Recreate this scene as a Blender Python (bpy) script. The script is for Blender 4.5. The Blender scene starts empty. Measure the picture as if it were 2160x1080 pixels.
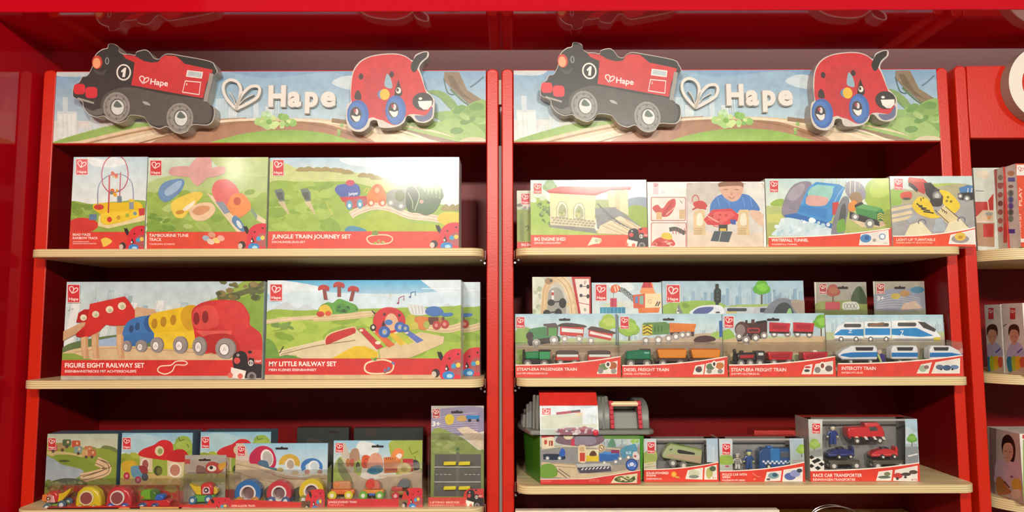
import bpy, math, random
from mathutils import Vector, Matrix
C = bpy.context.scene.collection
SC = bpy.context.scene

# ------------------------------------------------------------------ camera
F = 1560.0                                   # focal length in pixels of the 2160 px wide frame
EYE = Vector((0.0, -1.63, 1.45))
PITCH = math.atan(140 / F)
ROLL = 0.003
_f = Vector((0, math.cos(PITCH), math.sin(PITCH)))
_u0 = Vector((0, -math.sin(PITCH), math.cos(PITCH)))
_r0 = Vector((1, 0, 0))
_r = _r0 * math.cos(ROLL) - _u0 * math.sin(ROLL)
_u = _u0 * math.cos(ROLL) + _r0 * math.sin(ROLL)
cam_d = bpy.data.cameras.new('camera')
cam_d.sensor_width = 36
cam_d.lens = F / 2160 * 36
cam_d.clip_start = 0.02
cam = bpy.data.objects.new('camera', cam_d)
C.objects.link(cam)
m3 = Matrix((_r, _u, -_f)).transposed()
cam.matrix_world = Matrix.Translation(EYE) @ m3.to_4x4()
SC.camera = cam

# ------------------------------------------------------------------ light and exposure
SC.view_settings.view_transform = 'Standard'
SC.view_settings.look = 'None'
SC.view_settings.gamma = 1
SC.view_settings.use_curve_mapping = False
SC.view_settings.exposure = 0.0
W = bpy.data.worlds.new('shop_fill')
SC.world = W
W.use_nodes = True
W.node_tree.nodes['Background'].inputs[0].default_value = (1.0, 0.92, 0.84, 1)
W.node_tree.nodes['Background'].inputs[1].default_value = 0.19


def lamp(x, y, z, sx, sy, power, tgt, col=(1.0, 0.93, 0.83)):
    d = bpy.data.lights.new('spot_or_fill_light', 'AREA')
    d.shape = 'RECTANGLE'
    d.size = sx
    d.size_y = sy
    d.energy = power
    d.color = col
    o = bpy.data.objects.new('spot_or_fill_light', d)
    C.objects.link(o)
    o.location = (x, y, z)
    o.rotation_euler = (Vector(tgt) - Vector((x, y, z))).to_track_quat('-Z', 'Y').to_euler()
    return o


for lx, pw in ((-2.05, 17), (-0.62, 54), (0.62, 54), (2.5, 20)):
    lamp(lx, -3.4, 2.5, 0.42, 0.16, pw, (lx * 0.45, 0, 1.45))


lamp(0.5, 0.17, 2.42, 2.4, 0.05, 1.9, (0.5, .3, 2.05))      # unseen strip added to brighten the wall band above the shelving


# ------------------------------------------------------------------ measuring: a point of the shop seen at a place of the photo
def ray(px, py):
    return _f * F + _r * (px - 1080) + _u * (540 - py)


def at(px, py, Y):
    d = ray(px, py)
    return EYE + d * ((Y - EYE.y) / d.y)


def onplane(px, py, O, N):
    d = ray(px, py)
    return EYE + d * ((O - EYE).dot(N) / d.dot(N))


# ------------------------------------------------------------------ colour
_hc = {}


def H(c):
    if not isinstance(c, str):
        return c
    if c not in _hc:
        v = []
        for i in (0, 2, 4):
            x = int(c[i:i + 2], 16) / 255
            v.append(x / 12.92 if x <= .04045 else ((x + .055) / 1.055) ** 2.4)
        _hc[c] = (v[0], v[1], v[2], 1.0)
    return _hc[c]


# ------------------------------------------------------------------ materials
def newmat(name):
    m = bpy.data.materials.new(name)
    m.use_nodes = True
    nt = m.node_tree
    return m, nt, nt.nodes['Principled BSDF']


def noise_bump(nt, b, scale, strength, dist=0.001, stretch=(1, 1, 1), detail=2):
    tc = nt.nodes.new('ShaderNodeTexCoord')
    mp = nt.nodes.new('ShaderNodeMapping')
    mp.inputs['Scale'].default_value = stretch
    n = nt.nodes.new('ShaderNodeTexNoise')
    n.inputs['Scale'].default_value = scale
    n.inputs['Detail'].default_value = detail
    bp = nt.nodes.new('ShaderNodeBump')
    bp.inputs['Strength'].default_value = strength
    bp.inputs['Distance'].default_value = dist
    nt.links.new(tc.outputs['Object'], mp.inputs['Vector'])
    nt.links.new(mp.outputs['Vector'], n.inputs['Vector'])
    nt.links.new(n.outputs['Fac'], bp.inputs['Height'])
    nt.links.new(bp.outputs['Normal'], b.inputs['Normal'])
    return n


def colmat(name, rough, bump=0.0, bscale=40, vary=0.0, spec=0.5, coat=0.0, stretch=(1, 1, 1), metal=0.0):
    m, nt, b = newmat(name)
    a = nt.nodes.new('ShaderNodeAttribute')
    a.attribute_name = 'Col'
    out = a.outputs['Color']
    if vary:
        tc = nt.nodes.new('ShaderNodeTexCoord')
        n = nt.nodes.new('ShaderNodeTexNoise')
        n.inputs['Scale'].default_value = 55
        n.inputs['Detail'].default_value = 5
        mr = nt.nodes.new('ShaderNodeMapRange')
        mr.inputs['From Min'].default_value = .3
        mr.inputs['From Max'].default_value = .7
        mr.inputs['To Min'].default_value = 1 - vary
        mr.inputs['To Max'].default_value = 1 + vary
        mx = nt.nodes.new('ShaderNodeVectorMath')
        mx.operation = 'SCALE'
        nt.links.new(tc.outputs['Object'], n.inputs['Vector'])
        nt.links.new(n.outputs['Fac'], mr.inputs['Value'])
        nt.links.new(out, mx.inputs[0])
        nt.links.new(mr.outputs['Result'], mx.inputs['Scale'])
        out = mx.outputs['Vector']
    nt.links.new(out, b.inputs['Base Color'])
    b.inputs['Roughness'].default_value = rough
    b.inputs['Metallic'].default_value = metal
    b.inputs['Specular IOR Level'].default_value = spec
    b.inputs['Coat Weight'].default_value = coat
    b.inputs['Coat Roughness'].default_value = 0.12
    if bump:
        noise_bump(nt, b, bscale, bump, stretch=stretch)
    return m


M_PRINT = colmat('printed_gloss_card', 0.42, bump=0.25, bscale=9, vary=0.10, coat=0.35, stretch=(2.2, 1, 0.35))
M_TOY = colmat('painted_wood_toy', 0.3, coat=0.3)
M_MATT = colmat('plain_surface', 0.6)
M_PLAS = colmat('moulded_plastic', 0.38)
M_CHROME = colmat('bright_metal', 0.2, metal=1.0)


def lacquer(name, col, rough, bump, scale=260, coat=0.0):
    m, nt, b = newmat(name)
    b.inputs['Base Color'].default_value = H(col)
    b.inputs['Roughness'].default_value = rough
    b.inputs['Coat Weight'].default_value = coat
    b.inputs['Coat Roughness'].default_value = 0.05
    if bump:
        noise_bump(nt, b, scale, bump, dist=0.0006, detail=3)
    return m


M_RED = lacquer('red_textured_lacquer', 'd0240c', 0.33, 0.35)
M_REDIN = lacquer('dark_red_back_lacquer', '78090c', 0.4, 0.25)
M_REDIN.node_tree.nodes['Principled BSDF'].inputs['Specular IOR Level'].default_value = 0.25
M_GLOSS = lacquer('high_gloss_red_panel', 'c00a1c', 0.06, 0.03, 20)
M_WALLG = lacquer('greyish_mauve_wall_paint', 'c9b4b8', 0.5, 0.1, 60)

M_CLEAR = bpy.data.materials.new('clear_plastic')
M_CLEAR.use_nodes = True
_nt = M_CLEAR.node_tree
_nt.nodes.clear()
_o = _nt.nodes.new('ShaderNodeOutputMaterial')
_t = _nt.nodes.new('ShaderNodeBsdfTransparent')
_t.inputs[0].default_value = (.985, .985, .98, 1)
_g = _nt.nodes.new('ShaderNodeBsdfGlossy')
_g.inputs['Roughness'].default_value = 0.09
_mx = _nt.nodes.new('ShaderNodeMixShader')
_lw = _nt.nodes.new('ShaderNodeFresnel')
_lw.inputs['IOR'].default_value = 1.5
_mm = _nt.nodes.new('ShaderNodeMath')
_mm.operation = 'MULTIPLY_ADD'
_mm.inputs[1].default_value = 0.4
_mm.inputs[2].default_value = 0.02
_nt.links.new(_lw.outputs[0], _mm.inputs[0])
_nt.links.new(_mm.outputs[0], _mx.inputs[0])
_nt.links.new(_t.outputs[0], _mx.inputs[1])
_nt.links.new(_g.outputs[0], _mx.inputs[2])
_df = _nt.nodes.new('ShaderNodeBsdfDiffuse')
_df.inputs[0].default_value = (.8, .8, .78, 1)
_m2 = _nt.nodes.new('ShaderNodeMixShader')
_m2.inputs[0].default_value = 0.012
_nt.links.new(_mx.outputs[0], _m2.inputs[1])
_nt.links.new(_df.outputs[0], _m2.inputs[2])
_nt.links.new(_m2.outputs[0], _o.inputs[0])
_tc = _nt.nodes.new('ShaderNodeTexCoord')
_n = _nt.nodes.new('ShaderNodeTexNoise')
_n.inputs['Scale'].default_value = 26
_b = _nt.nodes.new('ShaderNodeBump')
_b.inputs['Strength'].default_value = 0.5
_b.inputs['Distance'].default_value = 0.002
_nt.links.new(_tc.outputs['Object'], _n.inputs['Vector'])
_nt.links.new(_n.outputs['Fac'], _b.inputs['Height'])
_nt.links.new(_b.outputs['Normal'], _g.inputs['Normal'])


def ply():
    m, nt, b = newmat('birch_plywood')
    tc = nt.nodes.new('ShaderNodeTexCoord')
    # plies: thin darker layers stacked in height, visible on the edge
    wv = nt.nodes.new('ShaderNodeTexWave')
    wv.bands_direction = 'Z'
    wv.inputs['Scale'].default_value = 70
    wv.inputs['Distortion'].default_value = 0.6
    wv.inputs['Detail'].default_value = 1
    mp = nt.nodes.new('ShaderNodeMapping')
    mp.inputs['Scale'].default_value = (0.12, 0.12, 1)
    nt.links.new(tc.outputs['Object'], mp.inputs['Vector'])
    nt.links.new(mp.outputs['Vector'], wv.inputs['Vector'])
    r1 = nt.nodes.new('ShaderNodeValToRGB')
    r1.color_ramp.elements[0].color = H('c9a76c')
    r1.color_ramp.elements[1].color = H('e9d6a4')
    r1.color_ramp.elements[0].position = .05
    r1.color_ramp.elements[1].position = .5
    nt.links.new(wv.outputs['Fac'], r1.inputs['Fac'])
    n = nt.nodes.new('ShaderNodeTexNoise')
    n.inputs['Scale'].default_value = 7
    n.inputs['Detail'].default_value = 4
    mp2 = nt.nodes.new('ShaderNodeMapping')
    mp2.inputs['Scale'].default_value = (1, 9, 1)
    nt.links.new(tc.outputs['Object'], mp2.inputs['Vector'])
    nt.links.new(mp2.outputs['Vector'], n.inputs['Vector'])
    r2 = nt.nodes.new('ShaderNodeValToRGB')
    r2.color_ramp.elements[0].color = H('d9bd84')
    r2.color_ramp.elements[1].color = H('ecdcae')
    r2.color_ramp.elements[0].position = .35
    r2.color_ramp.elements[1].position = .65
    nt.links.new(n.outputs['Fac'], r2.inputs['Fac'])
    g = nt.nodes.new('ShaderNodeNewGeometry')
    sx = nt.nodes.new('ShaderNodeSeparateXYZ')
    nt.links.new(g.outputs['Normal'], sx.inputs[0])
    ab = nt.nodes.new('ShaderNodeMath')
    ab.operation = 'ABSOLUTE'
    nt.links.new(sx.outputs['Z'], ab.inputs[0])
    mx = nt.nodes.new('ShaderNodeMix')
    mx.data_type = 'RGBA'
    nt.links.new(ab.outputs[0], mx.inputs['Factor'])
    nt.links.new(r1.outputs[0], mx.inputs[6])
    nt.links.new(r2.outputs[0], mx.inputs[7])
    nt.links.new(mx.outputs[2], b.inputs['Base Color'])
    b.inputs['Roughness'].default_value = .45
    return m


M_PLY = ply()


# ------------------------------------------------------------------ mesh building
class MB:
    def __init__(s):
        s.v, s.f, s.c, s.m = [], [], [], []

    def face(s, pts, col, mat=0):
        n = len(s.v)
        s.v.extend([tuple(p) for p in pts])
        s.f.append(list(range(n, n + len(pts))))
        s.c.append([H(k) for k in col] if isinstance(col, list) else H(col))
        s.m.append(mat)

    def solid(s, vs, fs, cols, mat=0):
        n = len(s.v)
        s.v.extend([tuple(p) for p in vs])
        for i, f in enumerate(fs):
            s.f.append([n + k for k in f])
            s.c.append(H(cols[i] if isinstance(cols, list) else cols))
            s.m.append(mat)

    def box(s, x0, x1, y0, y1, z0, z1, c, mat=0):
        v = [(x, y, z) for z in (z0, z1) for y in (y0, y1) for x in (x0, x1)]
        # front(-y) right back left bottom top
        s.solid(v, [(0, 1, 5, 4), (1, 3, 7, 5), (3, 2, 6, 7), (2, 0, 4, 6), (0, 2, 3, 1), (4, 5, 7, 6)], c, mat)

    def prism(s, pts, a, b, col, side=None, mat=0, axis='y'):
        """closed outline swept from a to b. axis y: pts are (x,z); axis z: (x,y); axis x: (y,z)"""
        ar = sum(pts[i][0] * pts[(i + 1) % len(pts)][1] - pts[(i + 1) % len(pts)][0] * pts[i][1] for i in range(len(pts)))
        if ar < 0:
            pts = pts[::-1]
        n = len(pts)
        mk = {'y': lambda p, t: (p[0], t, p[1]), 'z': lambda p, t: (p[0], p[1], t), 'x': lambda p, t: (t, p[0], p[1])}[axis]
        v = [mk(p, a) for p in pts] + [mk(p, b) for p in pts]
        f = [tuple(range(n)), tuple(range(2 * n - 1, n - 1, -1))]
        if axis != 'y':
            f = [tuple(reversed(x)) for x in f]
        q = []
        for i in range(n):
            j = (i + 1) % n
            q.append((i, n + i, n + j, j) if axis == 'y' else (i, j, n + j, n + i))
        s.solid(v, f + q, [col, col] + [side or col] * n, mat)

    def cyl(s, cx, cy, cz, r, h0, h1, col, axis='y', n=20, side=None, r2=None, mat=0):
        r2 = r if r2 is None else r2
        A, B = [], []
        for i in range(n):
            t = 2 * math.pi * i / n
            a, b = math.cos(t), math.sin(t)
            if axis == 'y':
                A.append((cx + r * a, cy + h0, cz + r * b)); B.append((cx + r2 * a, cy + h1, cz + r2 * b))
            elif axis == 'z':
                A.append((cx + r * a, cy - r * b, cz + h0)); B.append((cx + r2 * a, cy - r2 * b, cz + h1))
            else:
                A.append((cx + h0, cy - r * a, cz + r * b)); B.append((cx + h1, cy - r2 * a, cz + r2 * b))
        f = [tuple(range(n)), tuple(range(2 * n - 1, n - 1, -1))]
        q = [(i, n + i, n + (i + 1) % n, (i + 1) % n) for i in range(n)]
        s.solid(A + B, f + q, [col, col] + [side or col] * n, mat)

    def tube(s, pts, r, col, n=8, closed=False, mat=0):
        pts = [Vector(p) for p in pts]
        rings = []
        N = len(pts)
        for i, p in enumerate(pts):
            a = pts[i - 1] if (i > 0 or closed) else p
            b = pts[(i + 1) % N] if (i < N - 1 or closed) else p
            t = (b - a).normalized()
            h = Vector((0, 1, 0)) if abs(t.y) < .9 else Vector((0, 0, 1))
            u = t.cross(h).normalized()
            w = t.cross(u)
            rings.append([p + u * r * math.cos(2 * math.pi * k / n) + w * r * math.sin(2 * math.pi * k / n) for k in range(n)])
        v = [q for g in rings for q in g]
        f = []
        for i in range(N if closed else N - 1):
            j = (i + 1) % N
            for k in range(n):
                f.append((i * n + k, i * n + (k + 1) % n, j * n + (k + 1) % n, j * n + k))
        if not closed:
            f.append(tuple(reversed(range(n))))
            f.append(tuple(range((N - 1) * n, N * n)))
        s.solid(v, f, col, mat)

    def ball(s, c, r, col, sx=1, sy=1, sz=1, n=14, mat=0):
        v, f = [], []
        m = n // 2
        for j in range(m + 1):
            ph = math.pi * j / m
            for i in range(n):
                t = 2 * math.pi * i / n
                v.append((c[0] + r * sx * math.sin(ph) * math.cos(t), c[1] + r * sy * math.sin(ph) * math.sin(t), c[2] + r * sz * math.cos(ph)))
        for j in range(m):
            for i in range(n):
                k = (i + 1) % n
                q = (j * n + i, (j + 1) * n + i, (j + 1) * n + k, j * n + k)
                f.append(q)
        s.solid(v, f, col, mat)

    def build(s, name, mats, parent=None, loc=None, bevel=0, smooth=True):
        base = Vector(loc) if loc is not None else (parent_world(parent) if parent else Vector((0, 0, 0)))
        me = bpy.data.meshes.new(name)
        me.from_pydata([(p[0] - base.x, p[1] - base.y, p[2] - base.z) for p in s.v], [], s.f)
        ca = me.color_attributes.new('Col', 'FLOAT_COLOR', 'CORNER')
        buf = []
        for f, c in zip(s.f, s.c):
            if isinstance(c, list):
                for k in c:
                    buf.extend(k)
            else:
                buf.extend(c * len(f))
        ca.data.foreach_set('color', buf)
        me.polygons.foreach_set('material_index', s.m)
        for m in (mats if isinstance(mats, list) else [mats]):
            me.materials.append(m)
        if smooth:
            me.polygons.foreach_set('use_smooth', [True] * len(s.f))
            me.set_sharp_from_angle(angle=math.radians(38))
        me.update()
        o = bpy.data.objects.new(name, me)
        C.objects.link(o)
        if parent:
            o.parent = parent
        if loc is not None:
            o.location = base
        if bevel:
            b = o.modifiers.new('bevel', 'BEVEL')
            b.width = bevel
            b.segments = 2
            b.limit_method = 'ANGLE'
            b.angle_limit = math.radians(50)
        return o


def parent_world(o):
    p = Vector((0, 0, 0))
    while o is not None:
        p += Vector(o.location)
        o = o.parent
    return p


def tag(o, label, cat, group=None):
    o['label'] = label
    o['category'] = cat
    if group:
        o['group'] = group
    return o


def thing(name, label, cat, loc, group=None):
    o = bpy.data.objects.new(name, None)
    o.empty_display_size = .02
    C.objects.link(o)
    o.location = loc
    return tag(o, label, cat, group)


def structure(o):
    o['kind'] = 'structure'
    return o


def smooth_pts(pts, k=5, closed=True):
    out = []
    n = len(pts)
    for i in range(n if closed else n - 1):
        p0 = pts[(i - 1) % n] if (closed or i > 0) else pts[i]
        p1, p2 = pts[i], pts[(i + 1) % n]
        p3 = pts[(i + 2) % n] if (closed or i + 2 < n) else p2
        for j in range(k):
            t = j / k
            out.append(tuple(.5 * (2 * p1[d] + (p2[d] - p0[d]) * t + (2 * p0[d] - 5 * p1[d] + 4 * p2[d] - p3[d]) * t * t
                                   + (3 * p1[d] - p0[d] - 3 * p2[d] + p3[d]) * t ** 3) for d in (0, 1)))
    if not closed:
        out.append(pts[-1])
    return out


_tx = {}


def text2d(s, bold=.012, res=3):
    k = (s, bold)
    if k not in _tx:
        cu = bpy.data.curves.new('lettering', 'FONT')
        cu.body = s
        cu.offset = bold
        cu.resolution_u = res
        o = bpy.data.objects.new('lettering', cu)
        me = o.to_mesh()
        vs = [(v.co.x, v.co.y) for v in me.vertices]
        fs = [tuple(p.vertices) for p in me.polygons]
        o.to_mesh_clear()
        bpy.data.objects.remove(o)
        bpy.data.curves.remove(cu)
        _tx[k] = (vs, fs, max(v[0] for v in vs), min(v[0] for v in vs))
    return _tx[k]


def ribbon(pts, w, closed=False):
    """quads following a 2D line"""
    n = len(pts)
    L, R = [], []
    for i, p in enumerate(pts):
        a = pts[i - 1] if (i > 0 or closed) else p
        b = pts[(i + 1) % n] if (i < n - 1 or closed) else p
        dx, dy = b[0] - a[0], b[1] - a[1]
        d = math.hypot(dx, dy) or 1
        nx, ny = -dy / d * w / 2, dx / d * w / 2
        L.append((p[0] + nx, p[1] + ny))
        R.append((p[0] - nx, p[1] - ny))
    return L, R


EPS = 1.2e-5


class Art:
    """print on a flat face: O lower left corner, U right, V up, N outwards"""

    def __init__(s, mb, O, U, V, N, w, h, mat=0):
        s.mb, s.O, s.U, s.V, s.N, s.w, s.h, s.mat = mb, Vector(O), Vector(U), Vector(V), Vector(N), w, h, mat
        s.k = 4
        s.ox, s.oy, s.s = 0, 0, 1
        s.clipper = None
        s.mapf = None

    def org(s, ox, oy, sc):
        s.ox, s.oy, s.s = ox, oy, sc
        return s

    def m(s, x, y):
        if s.mapf:
            return s.mapf(x, y)
        P = onplane(s.ox + x / s.s, s.oy + y / s.s, s.O, s.N) - s.O
        return (P.dot(s.U), P.dot(s.V))

    def clip(s, q):
        # q: list of (u, v, colour)
        for ax, lim, sg in ((0, 0, 1), (0, s.w, -1), (1, 0, 1), (1, s.h, -1)):
            out = []
            for i in range(len(q)):
                a, b = q[i - 1], q[i]
                da, db = (a[ax] - lim) * sg, (b[ax] - lim) * sg
                if (da < 0) != (db < 0):
                    t = da / (da - db)
                    out.append(tuple(a[j] + (b[j] - a[j]) * t for j in (0, 1)) + (tuple(a[2][j] + (b[2][j] - a[2][j]) * t for j in range(4)),))
                if db >= 0:
                    out.append(b)
            q = out
            if len(q) < 3:
                return []
        return q

    def put(s, pts, cols, up=True):
        if up:
            s.k += 1
        q = s.clip([s.m(*p) + (c,) for p, c in zip(pts, cols)])
        if len(q) < 3:
            return
        ar = sum(q[i - 1][0] * q[i][1] - q[i][0] * q[i - 1][1] for i in range(len(q)))
        if abs(ar) < 1e-9:
            return
        if ar < 0:
            q = q[::-1]
        s.mb.face([s.O + s.U * a[0] + s.V * a[1] + s.N * (s.k * EPS) for a in q], [a[2] for a in q], s.mat)

    def p(s, pts, c, c2=None):
        c = H(c)
        if c2 is None:
            s.put(pts, [c] * len(pts))
        else:
            c2 = H(c2)
            y0, y1 = min(p[1] for p in pts), max(p[1] for p in pts)
            s.put(pts, [tuple(c[j] + (c2[j] - c[j]) * (p[1] - y0) / (y1 - y0 + 1e-9) for j in range(4)) for p in pts])

    def b(s, pts, c, c2=None):
        s.p(smooth_pts(pts), c, c2)

    def r(s, x0, y0, x1, y1, c, c2=None):
        s.p([(x0, y0), (x1, y0), (x1, y1), (x0, y1)], c, c2)

    def rr(s, x0, y0, x1, y1, q, c):
        P = []
        for cx, cy, t0 in ((x1 - q, y0 + q, -90), (x1 - q, y1 - q, 0), (x0 + q, y1 - q, 90), (x0 + q, y0 + q, 180)):
            for k in range(4):
                t = math.radians(t0 + k * 30)
                P.append((cx + q * math.cos(t), cy + q * math.sin(t)))
        s.p(P, c)

    def e(s, cx, cy, rx, ry, c, rot=0, n=18, c2=None):
        ca, sa = math.cos(math.radians(rot)), math.sin(math.radians(rot))
        P = []
        for i in range(n):
            t = 2 * math.pi * i / n
            a, b = rx * math.cos(t), ry * math.sin(t)
            P.append((cx + a * ca - b * sa, cy + a * sa + b * ca))
        s.p(P, c, c2)

    def l(s, pts, w, c, closed=False, sm=True):
        if sm and len(pts) > 2:
            pts = smooth_pts(pts, 4, closed)
        L, R = ribbon(pts, w, closed)
        s.k += 1
        c = H(c)
        n = len(pts)
        for i in range(n if closed else n - 1):
            j = (i + 1) % n
            s.put([L[i], L[j], R[j], R[i]], [c] * 4, up=False)

    def ring(s, cx, cy, rx, ry, w, c, a0=0, a1=360, rot=0):
        ca, sa = math.cos(math.radians(rot)), math.sin(math.radians(rot))
        P = []
        n = 20
        full = a1 - a0 >= 360
        for i in range(n if full else n + 1):
            t = math.radians(a0 + (a1 - a0) * i / n)
            a, b = rx * math.cos(t), ry * math.sin(t)
            P.append((cx + a * ca - b * sa, cy + a * sa + b * ca))
        s.l(P, w, c, full, sm=False)

    def t(s, txt, x, y, h, c='fff4ea', w=None, bold=.012, skew=0, rot=0):
        vs, fs, mx, mn = text2d(txt, bold)
        ky = h / .70
        kx = (w / (mx - mn)) if w else ky * .95
        ca, sa = math.cos(math.radians(rot)), math.sin(math.radians(rot))
        s.k += 1
        P = []
        for a, b in vs:
            dx, dy = (a - mn) * kx + b * ky * skew, -b * ky
            P.append((x + dx * ca - dy * sa, y + dx * sa + dy * ca))
        for f in fs:
            s.put([P[i] for i in f], [H(c)] * len(f), up=False)

    def heart(s, x, y, w, c, lw):
        k = w / 278.0
        g = lambda L: [(x + (a - 95) * k, y + (b - 355) * k) for a, b in L]
        s.l(g([(195, 585), (130, 500), (97, 440), (105, 385), (150, 357), (205, 370), (235, 425), (225, 490), (197, 575)]), lw, c)
        s.l(g([(195, 585), (225, 490), (250, 445), (300, 405), (350, 405), (373, 440), (350, 495), (290, 535), (199, 580)]), lw, c)

    def logo(s, x, y, w, h, c='cf2f35', fg='ffe9e2'):
        s.r(x - w * .04, y - h * .03, x + w * 1.04, y + h * 1.03, fg)
        s.r(x, y, x + w, y + h, c)
        s.heart(x + w * .14, y + h * .1, w * .72, fg, w * .075)
        s.t('Hape', x + w * .1, y + h * .9, h * .17, fg, w * .8, bold=.02)

    def dabs(s, x0, y0, x1, y1, n, cols, sz, seed=0, asp=1.6):
        R = random.Random(seed + int(x0 * 7 + y0))
        for i in range(n):
            q = sz * R.uniform(.5, 1.3)
            s.e(R.uniform(x0, x1), R.uniform(y0, y1), q * asp, q, R.choice(cols), R.uniform(-30, 30), 7)

    def skyline(s, x0, x1, yb, hmax, cols, seed=0, wmin=8, wmax=22, slant=0):
        R = random.Random(seed)
        x = x0
        while x < x1:
            w = R.uniform(wmin, wmax)
            h = R.uniform(.35, 1) * hmax
            s.p([(x, yb), (x + slant * h, yb - h), (x + w + slant * h, yb - h), (x + w, yb)], R.choice(cols))
            if R.random() < .3:
                s.l([(x + w * .5 + slant * h, yb - h), (x + w * .5 + slant * h * 1.25, yb - h * 1.25)], w * .12, cols[0])
            for j in range(1, 4):
                s.l([(x + w * j / 4, yb), (x + w * j / 4 + slant * h * .95, yb - h * .95)], w * .05, cols[-1])
            x += w * R.uniform(.8, 1.5)

    def tree(s, x, y, r, g='6fae3a', g2='8cc653', tr='6b5637', h=None):
        h = h or r * 1.7
        s.r(x - r * .09, y - r * .5, x + r * .09, y + h - r * .2, tr)
        for dx, dy, q, c in ((-.45, .1, .62, g), (.45, .12, .62, g), (0, -.4, .72, g), (-.1, .2, .7, g), (.15, -.1, .6, g2), (-.3, -.2, .35, g2)):
            s.e(x + dx * r, y + dy * r, q * r, q * r * .85, c)

    def track(s, pts, w, c='e3cfa6', g='bb9c6c'):
        s.l(pts, w, c)
        L, R = ribbon(smooth_pts(pts, 4, False), w * .5)
        s.l(L, w * .09, g, sm=False)
        s.l(R, w * .09, g, sm=False)

    def wheel(s, x, y, r, c='8c8784', hub='f2ede4', sq=1):
        s.e(x, y, r * sq, r, c)
        s.e(x, y, r * .62 * sq, r * .62, '5a5452')
        s.e(x, y, r * .52 * sq, r * .52, hub)

    def band(s, x0, y0, x1, y1, c='d8392c'):
        s.r(x0, y0, x1, y1, c)

    def wave(s, x0, x1, yb, yl, yr, lw, c='dd3d2c', edge='fbeee2'):
        """red title flap whose upper edge sweeps up to the right"""
        n = 14
        top = [(x0 + (x1 - x0) * i / n, yl - (yl - yr) * (i / n) ** 2.2) for i in range(n + 1)]
        s.p(top + [(x1, yb), (x0, yb)], c)
        s.l(top, lw, edge, sm=False)


def ladybug(A, x, y, w, h):
    """small red spotted beetle engine printed in a box corner"""
    g = lambda L: [(x + (a - 1480) / 250 * w, y + (b - 660) / 240 * h) for a, b in L]
    q = lambda a, b: g([(a, b)])[0]
    A.b(g([(1545, 690), (1528, 685), (1540, 730), (1562, 760), (1580, 740), (1556, 685)]), '241c1c')
    A.b(g([(1555, 900), (1560, 800), (1575, 730), (1610, 685), (1665, 662), (1740, 665), (1760, 700), (1760, 900), (1660, 930)]), 'd7293a')
    A.b(g([(1640, 840), (1650, 780), (1690, 750), (1740, 780), (1745, 850), (1700, 880)]), 'b05a5a')
    for a, b in ((1628, 740), (1700, 705)):
        A.e(*q(a, b), w * .035, h * .035, '3a1518')
    A.e(*q(1665, 803), w * .09, h * .085, '3fa3d0')
    A.e(*q(1700, 795), w * .075, h * .085, 'f0cf4a')
    A.p(g([(1590, 835), (1605, 785), (1628, 835)]), '1d1818')
    A.e(*q(1606, 830), w * .06, h * .06, '1d1818')
    A.e(*q(1602, 826), w * .03, h * .045, 'f6f0ea')
    A.e(*q(1515, 862), w * .13, h * .15, '3a2c2b')
    A.e(*q(1500, 872), w * .08, h * .11, 'cfc0ae')
    A.e(*q(1620, 880), w * .2, h * .15, '2d86c8')
    A.e(*q(1630, 885), w * .1, h * .07, 'a8d4ee')


def engine_corner(A, x, y, w, h):
    g = lambda L: [(x + (a - 1765) / 285 * w, y + (b - 665) / 245 * h) for a, b in L]
    q = lambda a, b: g([(a, b)])[0]
    A.p(g([(1915, 690), (1960, 668), (2060, 672), (2060, 810), (1930, 800)]), 'd04038')
    A.p(g([(1905, 780), (2060, 790), (2060, 905), (1905, 905)]), '2a2424')
    A.b(g([(1812, 800), (1808, 730), (1830, 695), (1880, 680), (1920, 710), (1928, 800), (1900, 850), (1830, 840)]), '241e1e')
    A.e(*q(1945, 690), w * .06, h * .05, '2a2020')
    A.p(g([(1935, 735), (1980, 742), (1978, 820), (1930, 815)]), '2a2424')
    A.ring(*q(1952, 780), w * .06, h * .085, w * .02, 'f5efe6')
    A.r(*q(1949, 760), *q(1957, 800), 'f5efe6')
    A.e(*q(1842, 760), w * .09, h * .11, 'd64a44')
    A.ring(*q(1850, 715), w * .03, h * .03, w * .02, 'cfc8c2')
    A.p(g([(1795, 815), (1915, 845), (1900, 910), (1790, 900)]), 'efe6da')
    A.e(*q(1788, 880), w * .075, h * .095, 'd96a56')
    A.e(*q(1868, 888), w * .075, h * .095, 'd96a56')
    A.e(*q(1960, 890), w * .13, h * .15, '8b8580')
    A.e(*q(1960, 890), w * .07, h * .08, '4a4644')
    A.t('Hape', *q(1985, 775), h * .08, 'f5e5df', w * .18, rot=-8)

# ------------------------------------------------------------------ the room around the shelving
def X(px, py, Y=0.0):
    return at(px, py, Y).x


def Z(px, py, Y=0.0):
    return at(px, py, Y).z


BACK = 0.255
TOP = Z(1040, 145)
U1 = (X(62, 700), X(90, 700), X(1026, 700), X(1052, 700))
U2 = (X(1059, 700), X(1084, 700), X(2000, 600), X(2024, 600))
U3 = (X(2040, 600), X(2065, 600), 1.62, 1.645)
WALL_X = U1[0] - 0.012
SOF = Z(1080, 23, -0.17)

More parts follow.
